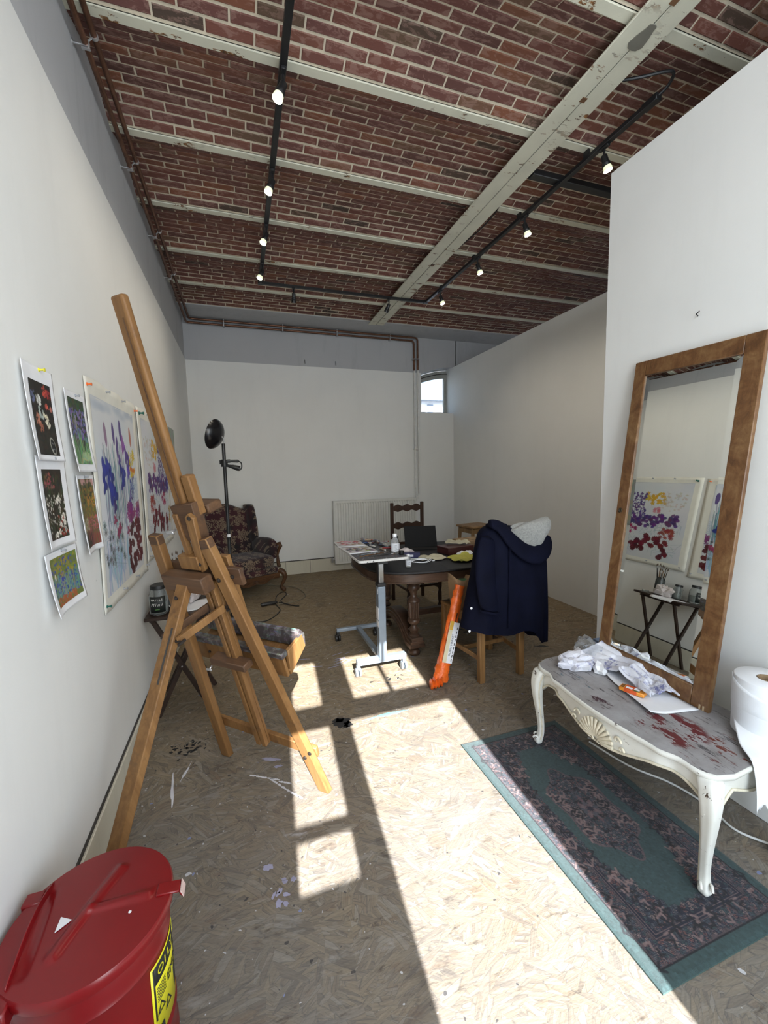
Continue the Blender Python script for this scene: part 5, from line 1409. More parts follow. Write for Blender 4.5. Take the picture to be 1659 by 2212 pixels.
rag('rolled_rag', 'rolled cream cloth on top of the red box', 1.83, 3.33, ZD + .0635, 0.20, 0.07, 0.050, M_CLOTH, 8, -.5)
rag('white_rag', 'small white rag between the red box and the coat', 1.80, 3.14, ZD, 0.14, 0.09, 0.05, M_PAPER, 9, .3)
M_NAVY = plain('navy_box', (0.018, 0.018, 0.075), 0.4)
o = thing('navy_carton', 'small navy blue carton on the dining table behind the little bottle', 'box', (1.34, 3.25, ZD), math.radians(-22))
MB().box((-0.075, -0.03, 0), (0.075, 0.03, 0.045)).build('carton', M_NAVY, o, bevel=0.002)
MB().box((-0.05, -0.0315, 0.012), (0.02, -0.030, 0.03)).build('label', M_LAB, o, smooth=0)
crumple('clear_wrapper', 'crumpled clear plastic wrapper behind the navy carton', 'wrapper', (1.33, 3.37, ZD), (0.07, 0.05, 0.035), M_BAG, 14, 2)
wc = thing('white_cable', 'coiled white charging cable on the dining table', 'cable', (1.33, 3.05, ZD))
mb = MB()
for k in range(3):
    pts = []
    for i in range(21):
        q = 2 * PI * i / 20 + k
        pts.append(((0.085 + .006 * k) * math.cos(q) * (1.1 if k % 2 else .9), (0.055 + .008 * k) * math.sin(q), 0.004 + 0.005 * k + 0.006 * (1 + math.sin(2 * q + k))))
    mb.tube(pts, 0.0026, 6)
mb.tube(spline([(-0.06, 0.02, .01), (0.0, 0.05, .012), (0.09, 0.01, .01), (0.115, -0.005, .005)], 6), 0.0026, 6)
mb.build('coil', M_CAPW, wc, smooth=60)
MB().box((0.110, -0.012, 0.001), (0.132, 0.002, 0.008)).build('plug', M_CAPW, wc, bevel=.001)

# ================================================================== ladder-back chair behind the table
M_CHAIRD = wood('dark_chair_oak', (0.020, 0.010, 0.007), (0.060, 0.030, 0.018), 1.0, 2, 0.4)
lch = thing('ladder_back_chair', 'dark wooden ladder-back chair behind the dining table', 'chair', (1.785, 4.19, 0), math.radians(3))
for s in (-1, 1):
    MB().box((s * .188 - .018, .195, 0), (s * .188 + .018, .228, 1.115)).build('back_post', M_CHAIRD, lch, bevel=.005)
    MB().lathe([(.016, 0), (.022, .02), (.014, .05), (.021, .08), (.021, .16), (.014, .18), (.022, .22), (.022, .44)], (s * .185, -.20, 0), 12).build('leg', M_CHAIRD, lch, smooth=60)
    MB().box((s * .185 - .010, -.19, .20), (s * .185 + .010, .20, .225)).build('side_stretcher', M_CHAIRD, lch, bevel=.003)
for zc_ in (1.055, 0.855):
    pts = []
    for i in range(21):
        x = -.172 + .344 * i / 20
        pts.append((x, zc_ + .030 + .010 * math.cos(x * 3 * 2 * PI / .344)))
    for i in range(21):
        x = .172 - .344 * i / 20
        pts.append((x, zc_ - .035 - .009 * math.cos(x * 3 * 2 * PI / .344)))
    MB().prism(pts, -.220, -.203, frame((1, 0, 0), (0, 0, 1), (0, -1, 0), (0, 0, 0))).build('slat', M_CHAIRD, lch, bevel=.002)
MB().box((-.172, .205, .60), (.172, .222, .665)).build('slat', M_CHAIRD, lch, bevel=.002)
MB().box((-.205, -.215, .435), (.205, .20, .468)).build('seat', M_CHAIRD, lch, bevel=.006)
MB().box((-.18, -.21, .24), (.18, -.19, .265)).build('front_stretcher', M_CHAIRD, lch, bevel=.003)
M_PINE = wood('varnished_pine', (0.16, 0.085, 0.035), (0.34, 0.20, 0.085), 1.0, 2, 0.4)
stl = thing('wooden_stool', 'square wooden stool behind the table by the far wall', 'stool', (2.86, 4.72, 0), math.radians(8))
MB().box((-.19, -.17, .725), (.19, .17, .752)).build('seat', M_PINE, stl, bevel=.006)
for sx in (-1, 1):
    for sy in (-1, 1):
        MB().bar((sx * .175, sy * .155, 0), (sx * .15, sy * .13, .725), .034, .034).build('leg', M_PINE, stl, bevel=.003)
    MB().bar((sx * .165, -.145, .25), (sx * .165, .145, .25), .018, .03).build('side_rail', M_PINE, stl, bevel=.002)
    MB().box((sx * .155 - .010, -.14, .66), (sx * .155 + .010, .14, .72)).build('seat_rail', M_PINE, stl, bevel=.002)
for sy in (-1, 1): MB().box((-.15, sy * .135 - .010, .66), (.15, sy * .135 + .010, .72)).build('seat_rail', M_PINE, stl, bevel=.002)

# ================================================================== wooden chair with the coat over its back
M_BEECH = wood('honey_oak_chair', (0.15, 0.075, 0.028), (0.30, 0.165, 0.065), 1.0, 2, 0.38)
CH = (1.672, 2.64, 0)
ch = thing('dining_chair', 'honey oak chair with the navy coat over its back', 'chair', CH, math.radians(2))
for s in (-1, 1):
    MB().bar((s * .165, -.210, 0), (s * .165, -.205, .46), .046, .042).build('back_leg', M_BEECH, ch, bevel=.004)
    MB().bar((s * .165, -.205, .46), (s * .160, -.250, 1.05), .042, .030).build('back_post', M_BEECH, ch, bevel=.004)
    MB().box((s * .205 - .022, .205, 0), (s * .205 + .022, .249, .45)).build('front_leg', M_BEECH, ch, bevel=.004)
    MB().bar((s * .170, -.19, .17), (s * .205, .22, .17), .018, .034).build('side_stretcher', M_BEECH, ch, bevel=.003)
    MB().bar((s * .172, -.19, .415), (s * .205, .22, .415), .020, .055).build('seat_rail', M_BEECH, ch, bevel=.003)
MB().prism([(-.19, -.215), (.19, -.215), (.232, .252), (-.232, .252)], .445, .468).build('seat', M_BEECH, ch, bevel=.005)
MB().box((-.19, .0, .155), (.19, .02, .185)).build('cross_stretcher', M_BEECH, ch, bevel=.003)
MB().box((-.19, .220, .39), (.19, .245, .445)).build('front_rail', M_BEECH, ch, bevel=.003)
for zc_ in (0.70, 0.86, 1.02):
    MB().box((-.145, -.240 - (zc_ - .7) * .05, zc_ - .03), (.145, -.222 - (zc_ - .7) * .05, zc_ + .03)).build('back_slat', M_BEECH, ch, bevel=.003)

def navy():
    t = NT('navy_waxed_cotton')
    co = t.co()
    t.set(Base_Color=t.ramp(t.noise(co, 9, 3), [(0.3, (0.0018, 0.0024, 0.0090)), (0.7, (0.0032, 0.0042, 0.0150))]), Roughness=0.8, Specular_IOR_Level=0.12,
          Normal=t.bump(t.noise(t.mapping(co, (60, 60, 14)), 1.0, 3), 0.25, 0.006))
    return t.mat
M_COAT = navy()
def fleece():
    t = NT('grey_fleece')
    co = t.co()
    n = t.noise(co, 90, 5, .8)
    t.set(Base_Color=t.ramp(n, [(0.3, (0.20, 0.20, 0.19)), (0.65, (0.46, 0.46, 0.43))]), Roughness=1.0, Sheen_Weight=0.4, Normal=t.bump(n, 0.9, 0.012))
    return t.mat
M_FLEECE = fleece()
CO = (1.67, 2.35, 0.30)
ct = thing('navy_coat', 'navy blue hooded coat draped over the back of the oak chair', 'coat', CO)
# outline per height: left x, right x, and how far it stands out towards the room
lv = [(1.110, 1.535, 1.64, .055, 2.395), (1.078, 1.475, 1.86, .080, 2.388), (1.02, 1.455, 1.960, .100, 2.380), (0.93, 1.435, 1.968, .110, 2.375), (0.82, 1.415, 1.972, .115, 2.37), (0.70, 1.385, 1.975, .118, 2.365),
      (0.58, 1.355, 1.98, .118, 2.36), (0.48, 1.335, 1.985, .112, 2.36), (0.42, 1.325, 1.985, .106, 2.36)]
NQ = 40
def coat_ring(z, xl, xr, th, yc, k):
    out = []
    for i in range(NQ):
        q = 2 * PI * i / NQ
        c_, s_ = math.cos(q), math.sin(q)
        x = (xl + xr) / 2 + (xr - xl) / 2 * math.copysign(abs(c_) ** .7, c_)
        fold = 0.016 * k * math.sin(x * 34 + 0.7 * math.sin(z * 9)) + 0.010 * k * math.sin(x * 71 + z * 5)
        y = yc + (th * math.copysign(abs(s_) ** .8, s_)) + (fold if s_ < 0 else fold * .4)
        zz = z
        if k >= 1:                                       # uneven hem
            zz = z + hem(x)
        out.append((x - CO[0], y - CO[1], zz - CO[2]))
    return out
def hem(x):
    pts_ = [(1.32, .03), (1.45, .0), (1.565, -.03), (1.615, -.095), (1.66, -.03), (1.79, -.01), (1.86, -.08), (1.905, -.15), (1.985, -.145), (2.0, -.02)]
    for (a_, p_), (b_, q_) in zip(pts_[:-1], pts_[1:]):
        if a_ <= x <= b_: return p_ + (q_ - p_) * (x - a_) / (b_ - a_)
    return 0.0
rings = [coat_ring(z, a_, b_, th, yc, min(1.0, i / 8)) for i, (z, a_, b_, th, yc) in enumerate(lv)]
mb = MB().loft(rings, caps=False)
mb.f.append(tuple(range(NQ)))
mb.build('body', M_COAT, ct, smooth=180, sub=1)
# left sleeve lying over the front
sl = [((1.490, 2.308, 1.060), .058), ((1.448, 2.270, 0.96), .068), ((1.430, 2.248, 0.84), .074), ((1.432, 2.236, 0.74), .074), ((1.444, 2.230, 0.65), .072), ((1.455, 2.228, 0.575), .070)]
rg_ = []
for (x, y, z), r in sl:
    rg_.append([(x + r * math.cos(q) - CO[0], y + r * .42 * math.sin(q) + .006 * math.sin(5 * q + z * 30) - CO[1], z + .018 * math.cos(q) * -1 - CO[2]) for q in [2 * PI * i / 18 for i in range(18)]])
MB().loft(rg_).build('sleeve', M_COAT, ct, smooth=60, sub=1)
MB().loft([[(x * 1.0, y, z - dz_) for x, y, z in [(p[0] * 1.0 + (p[0] - (1.445 - CO[0])) * .03, p[1] - .002, p[2]) for p in rg_[-1]]] for dz_ in (-.010, .004)]).build('cuff', M_COAT, ct, smooth=60)
# hood: a heavy fold of cloth sagging from the left shoulder round to the right, lined with fleece
hp_ = spline([(1.515, 2.335, 1.130), (1.575, 2.300, 1.105), (1.64, 2.270, 1.02), (1.72, 2.245, 0.945), (1.80, 2.235, 0.915), (1.87, 2.250, 0.930), (1.925, 2.285, 0.975), (1.955, 2.33, 1.03)], 5)
rr_ = []
rings = []
for i, p in enumerate(hp_):
    t_ = i / (len(hp_) - 1)
    tg = (hp_[min(i + 1, len(hp_) - 1)] - hp_[max(i - 1, 0)]).normalized()
    sd = tg.cross(Vector((0, 1, 0))).normalized()
    if sd.z < 0: sd = -sd
    w = 0.026 + 0.034 * math.sin(PI * t_) ** .8
    ring_ = []
    for k in range(12):
        q = 2 * PI * k / 12
        ring_.append(tuple(p - Vector(CO) + sd * (w * math.cos(q)) + Vector((0, 1, 0)) * (.026 * math.sin(q) + .020 * math.cos(q))))
    rings.append(ring_)
MB().loft(rings).build('hood', M_COAT, ct, smooth=180, sub=1)
MB().box((-.150, -.040, .795), (-.030, .045, .825)).build('collar', M_COAT, ct, bevel=.012, seg=3)
# seams and press studs
MB().tube([(1.612 - CO[0], 2.243 - CO[1], .98 - CO[2]), (1.605 - CO[0], 2.243 - CO[1], .75 - CO[2]), (1.60 - CO[0], 2.235 - CO[1], .45 - CO[2])], .004, 6).build('side_seam', M_COAT, ct)
for x, z in ((1.352, .60), (1.338, .45)):
    MB().lathe([(.0085, 0), (.0085, .003), (.005, .005), (0, .005)], (0, 0, 0), 12, Matrix.Translation((x - CO[0], 2.280 - CO[1] + .004, z - CO[2])) @ Matrix.Rotation(PI / 2, 4, 'X')).build('press_stud', M_CAPW, ct)
# grey fleece lining bunched inside the hood
fc = thing('fleece_jumper', 'grey fleece bundled inside the hood of the navy coat', 'fleece', (1.800, 2.318, 0.930))
def fl_pt(u, v):
    q = 2 * PI * u
    xl_, xr_ = -0.15, 0.165
    z = v
    zc_ = [0.0, 0.06, 0.13, 0.175, 0.19][int(min(4, v * 4))]
    return None
lvf = [(0.0, .05, .045), (0.05, .10, .060), (0.10, .135, .070), (0.145, .165, .07), (0.180, .165, .055), (0.198, .14, .03)]
rings = []
for z, hw_, th in lvf:
    rings.append([(hw_ * math.copysign(abs(math.cos(q)) ** .8, math.cos(q)) + .02 * z / .19, th * math.sin(q) + .010 * math.sin(4 * q + z * 40), z + .012 * math.sin(3 * q + 1) + (.025 * math.cos(q) if z > .15 else 0)) for q in [2 * PI * i / 28 for i in range(28)]])
MB().loft(rings).build('fleece', M_FLEECE, fc, smooth=180, sub=1)
# paper bag and strap on the seat
bgp = thing('paper_bag', 'open brown paper bag standing on the seat of the oak chair', 'bag', (1.505, 2.690, .4695))
M_KRAFT = plain('kraft_paper', (0.30, 0.19, 0.10), 0.85, bump=.3)
def bagring(z, w, d, j):
    r = random.Random(int(z * 1000) + 3)
    return [(sx * w + r.uniform(-j, j), sy * d + r.uniform(-j, j), z + (r.uniform(-.03, .035) if z > .2 else 0)) for sx, sy in ((-1, -1), (-.4, -1.1), (.3, -.95), (1, -1), (1.05, 0), (1, 1), (.2, 1.05), (-.5, .95), (-1, 1), (-.93, 0))]
MB().loft([bagring(.0, .055, .06, .0), bagring(.08, .06, .065, .005), bagring(.16, .062, .07, .008), bagring(.23, .085, .085, .012)], caps=False).build('bag', M_KRAFT, bgp, smooth=20, solid=.0012)
MB().prism([(-.03, -.04), (.05, -.05), (.055, .03), (-.02, .04)], .03, .20).build('contents', plain('green_packet', (.03, .10, .04), .5), bgp, bevel=.005)
o = thing('black_strap', 'black strap looped over the edge of the oak chair seat', 'strap', (1.46, 2.80, .469))
sp_ = spline([(-.01, .06, .004), (.03, .0, .012), (.02, -.07, .01), (-.012, -.10, .006), (-.016, -.09, -.03), (.0, -.14, -.035), (.03, -.17, .004)], 5)
mbs = MB()
for p, q in zip(sp_[:-1], sp_[1:]): mbs.bar(p, q + (q - p) * .15, .022, .0035)
mbs.build('webbing', M_BLACK, o)
# orange carrier bag wound round a long roll, leaning on the chair
M_ORANGE = plain('orange_plastic', (0.75, 0.13, 0.015), 0.32, bump=.5, scale=20, var=.25)
og = thing('orange_package', 'long roll in an orange plastic bag leaning against the oak chair', 'package', (1.235, 2.50, 0))
A_, B_ = Vector((0.0, 0.0, 0.03)), Vector((0.205, 0.09, 0.66))
ax = (B_ - A_).normalized(); sx_ = ax.cross(Vector((0, 1, 0))).normalized(); sy_ = ax.cross(sx_)
rings = []
rk = random.Random(3)
for i in range(26):
    t_ = i / 25
    r = .054 - .020 * t_ + (.004 if i % 2 else -.003) * (1 if t_ < .22 or t_ > .8 else .2)
    rings.append([tuple(A_ + ax * (t_ * (B_ - A_).length) + sx_ * (r * math.cos(q)) * (1 + .08 * math.sin(3 * q + i)) + sy_ * (r * .8 * math.sin(q))) for q in [2 * PI * k / 14 for k in range(14)]])
MB().loft(rings).build('wrapping', M_ORANGE, og, smooth=25)
rings = []
for i in range(9):
    t_ = i / 8
    c_ = Vector((0.01, -0.01, 0.045)).lerp(Vector((-0.085, -0.015, 0.022)), t_)
    r = .046 - .010 * t_ + (.010 if i % 2 else -.006)
    rings.append([tuple(c_ + Vector((0.25 * r * math.cos(q), r * math.cos(q) * 1.1, max(-c_.z + .001, r * .75 * math.sin(q))))) for q in [2 * PI * k / 12 for k in range(12)]])
MB().loft(rings).build('bunched_end', M_ORANGE, og, smooth=20)
MB().box((-.055, -.03, .001), (-.035, -.005, .012)).build('yellow_tip', plain('yellow_plastic', (.7, .45, .03), .4), og, bevel=.003)
fx = -sy_ if sy_.y > 0 else sy_                                    # towards the room
rt_ = (-ax).cross(fx)
if rt_.x < 0: rt_ = -rt_
upx = ax
def lab_m(t_, side, off):
    base = A_ + ax * (t_ * (B_ - A_).length) + fx * (0.034 - .006 * t_ + off) + rt_ * side
    return frame(rt_, upx, fx, base)
MB().box((-.024, -.135, 0), (.022, .145, .0016), lab_m(.40, .014, .010)).build('white_label', M_LAB, og, smooth=0)
MB().box((-.016, -.135, 0), (.016, .150, .0014), lab_m(.40, -.024, .0098)).build('cream_label', plain('cream_label', (.62, .55, .38), .6), og, smooth=0)
MB().box((-.014, .09, .0014), (.014, .15, .0022), lab_m(.40, -.024, .0098)).build('gold_label', plain('gold_label', (.62, .36, .05), .5), og, smooth=0)
MB().box((-.003, .150, 0), (.003, .21, .002), lab_m(.40, .0, .010)).build('black_tape', M_BLACK, og, smooth=0)
m_ = lab_m(.385, .003, .0120) @ Matrix.Rotation(PI / 2, 4, 'Z')
text_mesh('lettering', 'ROBIN MARKET', .021, M_INKK, og, m_)
for k in range(9):
    MB().box((.010, -.12 + k * .027, .0018), (.016, -.12 + k * .027 + .018, .0024), lab_m(.40, .012, .010)).build('print_mark', M_INKK, og, smooth=0)
# ================================================================== rug
RGX0, RGX1, RGY0, RGY1 = 1.052, 1.672, 0.735, 1.882
def rug_canvas():
    w, h = 250, 460
    c = Canvas(w, h, (0.030, 0.056, 0.052))
    r = np.random.default_rng(12)
    X, Y = c.X / w, c.Y / h
    ex, ey = np.minimum(X, 1 - X) * 0.62, np.minimum(Y, 1 - Y) * 1.147
    e = np.minimum(ex, ey)                                   # metres from the edge
    NV, PK, TN, GR, DK = (0.009, 0.011, 0.022), (0.094, 0.074, 0.070), (0.15, 0.12, 0.10), (0.03, 0.055, 0.052), (0.005, 0.005, 0.008)
    def fill(m, col): c.a[m] = col
    fill((e > .040) & (e < .046), DK)
    fill((e >= .046) & (e < .102), (0.058, 0.046, 0.046))
    fill(e >= .102, NV)
    fill((e >= .106) & (e < .109), (0.09, 0.07, 0.065)); fill((e >= .116) & (e < .119), (0.09, 0.07, 0.065))
    # green field: stretched octagon with scalloped edge
    cx, cy = np.abs(X - .5) * 0.62, np.abs(Y - .5) * 1.147
    fld = (np.maximum(cx / .165, np.maximum(cy / .42, (cx / .165 + cy / .42) / 1.42)) + .03 * np.sin(cx * 130) * np.sin(cy * 110))
    fill((fld < 1) & (e > .12), (0.028, 0.052, 0.049))
    med = np.hypot(cx / .125, cy / .235) + .10 * np.cos(6 * np.arctan2(cy / .235, cx / .125))
    fill(med < 1.0, (0.07, 0.055, 0.054))
    fill(med < .93, NV)
    fill(med < .60, (0.045, 0.042, 0.044))
    def flower(fx, fy, s, col, ring):
        for X_ in (fx, 1 - fx):
            for Y_ in (fy, 1 - fy):
                c.blob(X_, Y_, s * 1.25, s * 1.25, ring, .9, 0, 6, .2); c.blob(X_, Y_, s, s, col, .95, .5, 6, .3); c.blob(X_, Y_, s * .35, s * .35, NV, .9)
    pal = [PK, TN, (0.12, 0.062, 0.05), (0.045, 0.058, 0.066), (0.07, 0.075, 0.075), GR]
    n = 0
    while n < 1500:
        fx, fy = float(r.uniform(.05, .5)), float(r.uniform(.03, .5))
        ix, iy = int(fx * w), int(fy * h)
        ee, ff, mm = e[iy, ix], fld[iy, ix], med[iy, ix]
        if (.05 < ee < .098) or (ee > .123 and ff > 1.0 and r.random() < .9) or mm < .95:
            flower(fx, fy, float(r.uniform(.006, .0145)), pal[int(r.integers(6))], NV if r.random() < .7 else (0.02, 0.025, 0.03)); n += 1
        else: n += 0.12
    for i in range(150):
        fx, fy = float(r.uniform(.08, .5)), float(r.uniform(.05, .5))
        ix, iy = int(fx * w), int(fy * h)
        if (.05 < e[iy, ix] < .098) or (e[iy, ix] > .123 and fld[iy, ix] > 1.02) or med[iy, ix] < .9:
            a_, l = float(r.uniform(0, 6.3)), float(r.uniform(.02, .05))
            for X_, k in ((fx, 1), (1 - fx, -1)):
                for Y_, k2 in ((fy, 1), (1 - fy, -1)):
                    c.line([(X_, Y_), (X_ + k * l * math.cos(a_), Y_ + k2 * l * .5 * math.sin(a_)), (X_ + k * l * 1.3 * math.cos(a_ + .8), Y_ + k2 * l * .6 * math.sin(a_ + .8))], .006, (0.13, 0.10, 0.09) if i % 2 else DK, .9)
    m = med < .22; fill(m, (0.08, 0.052, 0.052))
    for k in range(8):
        q = k * PI / 4
        c.blob(.5 + .045 * math.cos(q), .5 + .026 * math.sin(q), .028, .028, PK if k % 2 else (0.05, 0.055, 0.06), .9, q, 5); 
    c.blob(.5, .5, .028, .028, NV, 1, 0, 8, .2)
    c.mottle(.10)
    c.a = np.clip(c.a * np.array((1.95, 1.8, 1.95)), 0, 1)
    return c
def rug_mat():
    t = NT('rug_pile')
    a = t.n('VertexColor', layer_name='paint')
    n = t.noise(t.co(), 420, 3, .7)
    t.set(Base_Color=t.mix(0.35, a.outputs[0], t.mix(1.0, a.outputs[0], t.ramp(n, [(0.3, 0.55), (0.7, 1.0)]), 'MULTIPLY')), Roughness=0.95, Sheen_Weight=0.15, Normal=t.bump(n, 0.6, 0.003))
    return t.mat
rugo = thing('rug', 'green rectangular rug with a navy floral border and medallion under the white table', 'rug', ((RGX0 + RGX1) / 2, (RGY0 + RGY1) / 2, 0))
RW, RH = RGX1 - RGX0, RGY1 - RGY0
rc = rug_canvas()
MB().box((-RW / 2, -RH / 2, 0.0005), (RW / 2, RH / 2, 0.006)).build('backing', plain('rug_backing', (0.045, 0.08, 0.075), .95), rugo, smooth=0)
def rugfn(u, v):
    e = min(u * RW, (1 - u) * RW, v * RH, (1 - v) * RH)
    return ((u - .5) * RW, (.5 - v) * RH, 0.0065 + min(.0035, e * .35) + .0007 * math.sin(u * 9) * math.sin(v * 17))
g = MB().grid(rugfn, rc.w - 1, rc.h - 1).build('pile', rug_mat(), rugo, smooth=80, fix=False)
paint_on(g.data, rc)

# ================================================================== white coffee table
def white_chipped():
    t = NT('chipped_white_paint')
    co = t.co()
    c = t.ramp(t.noise(co, 6, 3), [(0.3, (0.62, 0.61, 0.55)), (0.7, (0.76, 0.76, 0.72))])
    n = t.noise(co, 22, 5, .7)
    k = t.math('MULTIPLY', t.ramp(n, [(0.625, 0.0), (0.638, 1.0)]), t.ramp(t.noise(co, 5, 2), [(.45, 0.0), (.55, 1.0)]))
    t.set(Base_Color=t.mix(k, c, (0.055, 0.032, 0.020)), Roughness=0.42, Normal=t.bump(n, 0.15, 0.003))
    return t.mat
M_CHIP = white_chipped()
M_CREAMW = plain('yellowed_carving', (0.68, 0.625, 0.49), 0.5, var=.15, scale=40)
def table_paint():
    t = NT('painted_over_tabletop')
    co = t.co()
    c = t.ramp(t.noise(co, 7, 5, .7), [(0.3, (0.21, 0.195, 0.19)), (0.6, (0.31, 0.30, 0.305)), (0.8, (0.37, 0.37, 0.375))])
    s1 = t.noise(t.mapping(co, (40, 7, 1), (0, 0, -.35)), 1.0, 5, .75)
    c = t.mix(t.ramp(s1, [(0.575, 0.0), (0.63, .85)]), c, (0.045, 0.038, 0.045))
    sp = t.n('SeparateXYZ', {'Vector': co})
    def zone(x, y, rx, ry):
        a = t.math('DIVIDE', t.math('SUBTRACT', sp.outputs[0], x), rx); b = t.math('DIVIDE', t.math('SUBTRACT', sp.outputs[1], y), ry)
        return t.ramp(t.math('ADD', t.math('MULTIPLY', a, a), t.math('MULTIPLY', b, b)), [(0.0, 1.0), (1.0, 0.0)])
    s2 = t.noise(t.mapping(co, (24, 9, 1), (0, 0, .3)), 1.0, 5, .7)
    for (x, y, rx, ry), col, th in (((-.09, -.20, .13, .14), (0.11, 0.018, 0.022), .50), ((-.14, -.34, .09, .13), (0.10, 0.02, 0.02), .58), ((-.02, -.36, .12, .10), (0.13, 0.03, 0.02), .62), ((-.19, .22, .08, .10), (0.035, 0.10, 0.14), .58), ((-.10, .36, .13, .10), (0.05, 0.05, 0.12), .63), ((-.20, .05, .05, .08), (0.05, 0.02, 0.03), .60)):
        k = t.math('MULTIPLY', t.ramp(s2, [(th - .02, 0.0), (th + .02, 1.0)]), t.ramp(zone(x, y, rx, ry), [(0.05, 0.0), (0.35, 1.0)]))
        c = t.mix(k, c, col)
    t.set(Base_Color=c, Roughness=0.5, Normal=t.bump(s1, .15, .002))
    return t.mat
M_TTOP = table_paint()
CT = (1.650, 1.3165, 0)
cf = thing('coffee_table', 'low white carved table with curved legs and a paint stained top', 'table', CT)
CHT = 0.455
def edge_front(s):                                         # half depth at place s in -1..1 along the table
    a = abs(s)
    return 0.215 + 0.062 * math.cos(s * PI / 2) ** 1.0 - 0.012 * math.exp(-((a - .72) / .07) ** 2) + 0.006 * math.exp(-((a - .60) / .05) ** 2)
def table_outline(grow=0.0, L=0.466):
    pts = []
    N_ = 44
    for side in (-1, 1):
        for i in range(N_ + 1):
            s = (-1 + 2 * i / N_) * (1 if side < 0 else -1)
            d = edge_front(s)
            if side > 0: d = min(d, 0.252)
            k = 1.0
            y = s * L
            if abs(s) > .86:                               # round the corners
                q = (abs(s) - .86) / .14
                d -= 0.075 * (1 - math.sqrt(max(0, 1 - q * q)))
            pts.append((side * (d + grow), y + math.copysign(grow, y) + 0.07 * (side * d + .2) * abs(s)))
    return pts
def ends(poly):                                            # slight bow of the two ends
    return [(x, y + math.copysign(0.018 * max(0, 1 - (x / .2) ** 2), y) if abs(y) > .488 else y) for x, y in poly]
ol = table_outline()
tpw = MB().loft([[(x * k, y * k2, z) for x, y in ol] for z, k, k2 in ((CHT - .026, .955, .975), (CHT - .020, .985, .992), (CHT - .010, 1, 1), (CHT - .003, .995, .998), (CHT, .975, .988))]).build('table_top', M_CHIP, cf, smooth=50)
MB().prism([(x * .970, y * .985) for x, y in ol], CHT - .001, CHT + .0012).build('painted_surface', M_TTOP, tpw, smooth=0)
# shaped apron, deep in the middle and arching up to the legs
def apron_low(s):
    a = abs(s)
    return CHT - .026 - (0.055 + 0.066 * math.cos(min(1, a / .62) * PI / 2) ** 1.3 + 0.0 + (0.065 * max(0, (a - .80) / .2) ** 1.6))
def apron_strip(side, L=0.425):
    N_ = 48
    f, b_ = [], []
    rings = []
    for i in range(N_ + 1):
        s = -1 + 2 * i / N_
        d = edge_front(s) - .028
        if side > 0: d = min(d, .222)
        zlo = apron_low(s)
        bulge = .010
        rings.append([(side * d, s * L, CHT - .022), (side * (d + bulge), s * L, (CHT + zlo) / 2), (side * (d + .002), s * L, zlo), (side * (d - .018), s * L, zlo), (side * (d - .018), s * L, CHT - .022)])
    return rings
for side in (-1, 1):
    a = MB().loft(apron_strip(side)).build('apron', M_CHIP, cf, smooth=50)
    MB().tube([(side * (edge_front(s) - .028 + .006 if side < 0 else min(edge_front(s) - .022, .228)), s * .425, apron_low(s) + .003) for s in [-.97 + 1.94 * i / 48 for i in range(49)]], .0055, 6).build('beading', M_CREAMW, a, smooth=70)
for sy in (-1, 1):
    pts = []
    for i in range(21):
        x = -.175 + .35 * i / 20
        pts.append((x, CHT - .026 - (.055 + .02 * math.cos(x / .175 * PI) + .055 * max(0, abs(x) / .175 - .7) / .3)))
    MB().prism(pts + [(.175, CHT - .022), (-.175, CHT - .022)], -.010, .010, frame((1, 0, 0), (0, 0, 1), (0, -1, 0), (0, sy * .432, 0))).build('end_apron', M_CHIP, cf, bevel=.003)
    MB().tube([(x, sy * .445, z + .002) for x, z in pts], .005, 6).build('end_beading', M_CREAMW, cf, smooth=70)
# scallop shell with scrolls in the middle of each long side, small scrolls beside it
def shell(side):
    o = None
    d = edge_front(0) - .028
    mb = MB()
    cz = CHT - .132
    for i in range(13):
        q = -1.45 + 2.9 * i / 12
        L_ = .084 + .012 * math.cos(q)
        rad = Vector((0, math.sin(q), math.cos(q) * .92))
        p0 = Vector((side * (d + .010), 0, cz)) + rad * .012
        p1 = Vector((side * (d + .017), 0, cz)) + rad * (L_ * .6)
        p2 = Vector((side * (d + .010), 0, cz)) + rad * L_
        mb.tube([p0, p1, p2], [.0035, .0072, .0085], 6)
    s_ = mb.build('shell_carving', M_CREAMW, cf, smooth=70)
    for k in (-1, 1):
        for r0, yy, zz, tw in ((.020, .105, CHT - .075, 1), (.016, .020, cz - .008, -1), (.014, .125, CHT - .105, -1)):
            pts = []
            for i in range(14):
                q = i / 13 * 4.6
                r = r0 * (1 - i / 17)
                pts.append((side * (d + .012 - .03 * (abs(k * yy) / .4) ** 2), k * (yy + r * math.cos(q * tw)), zz + r * math.sin(q)))
            MB().tube(pts, [.0052 - .0002 * i for i in range(14)], 6).build('scroll_carving', M_CREAMW, cf, smooth=70)
for s_ in (-1, 1): shell(s_)
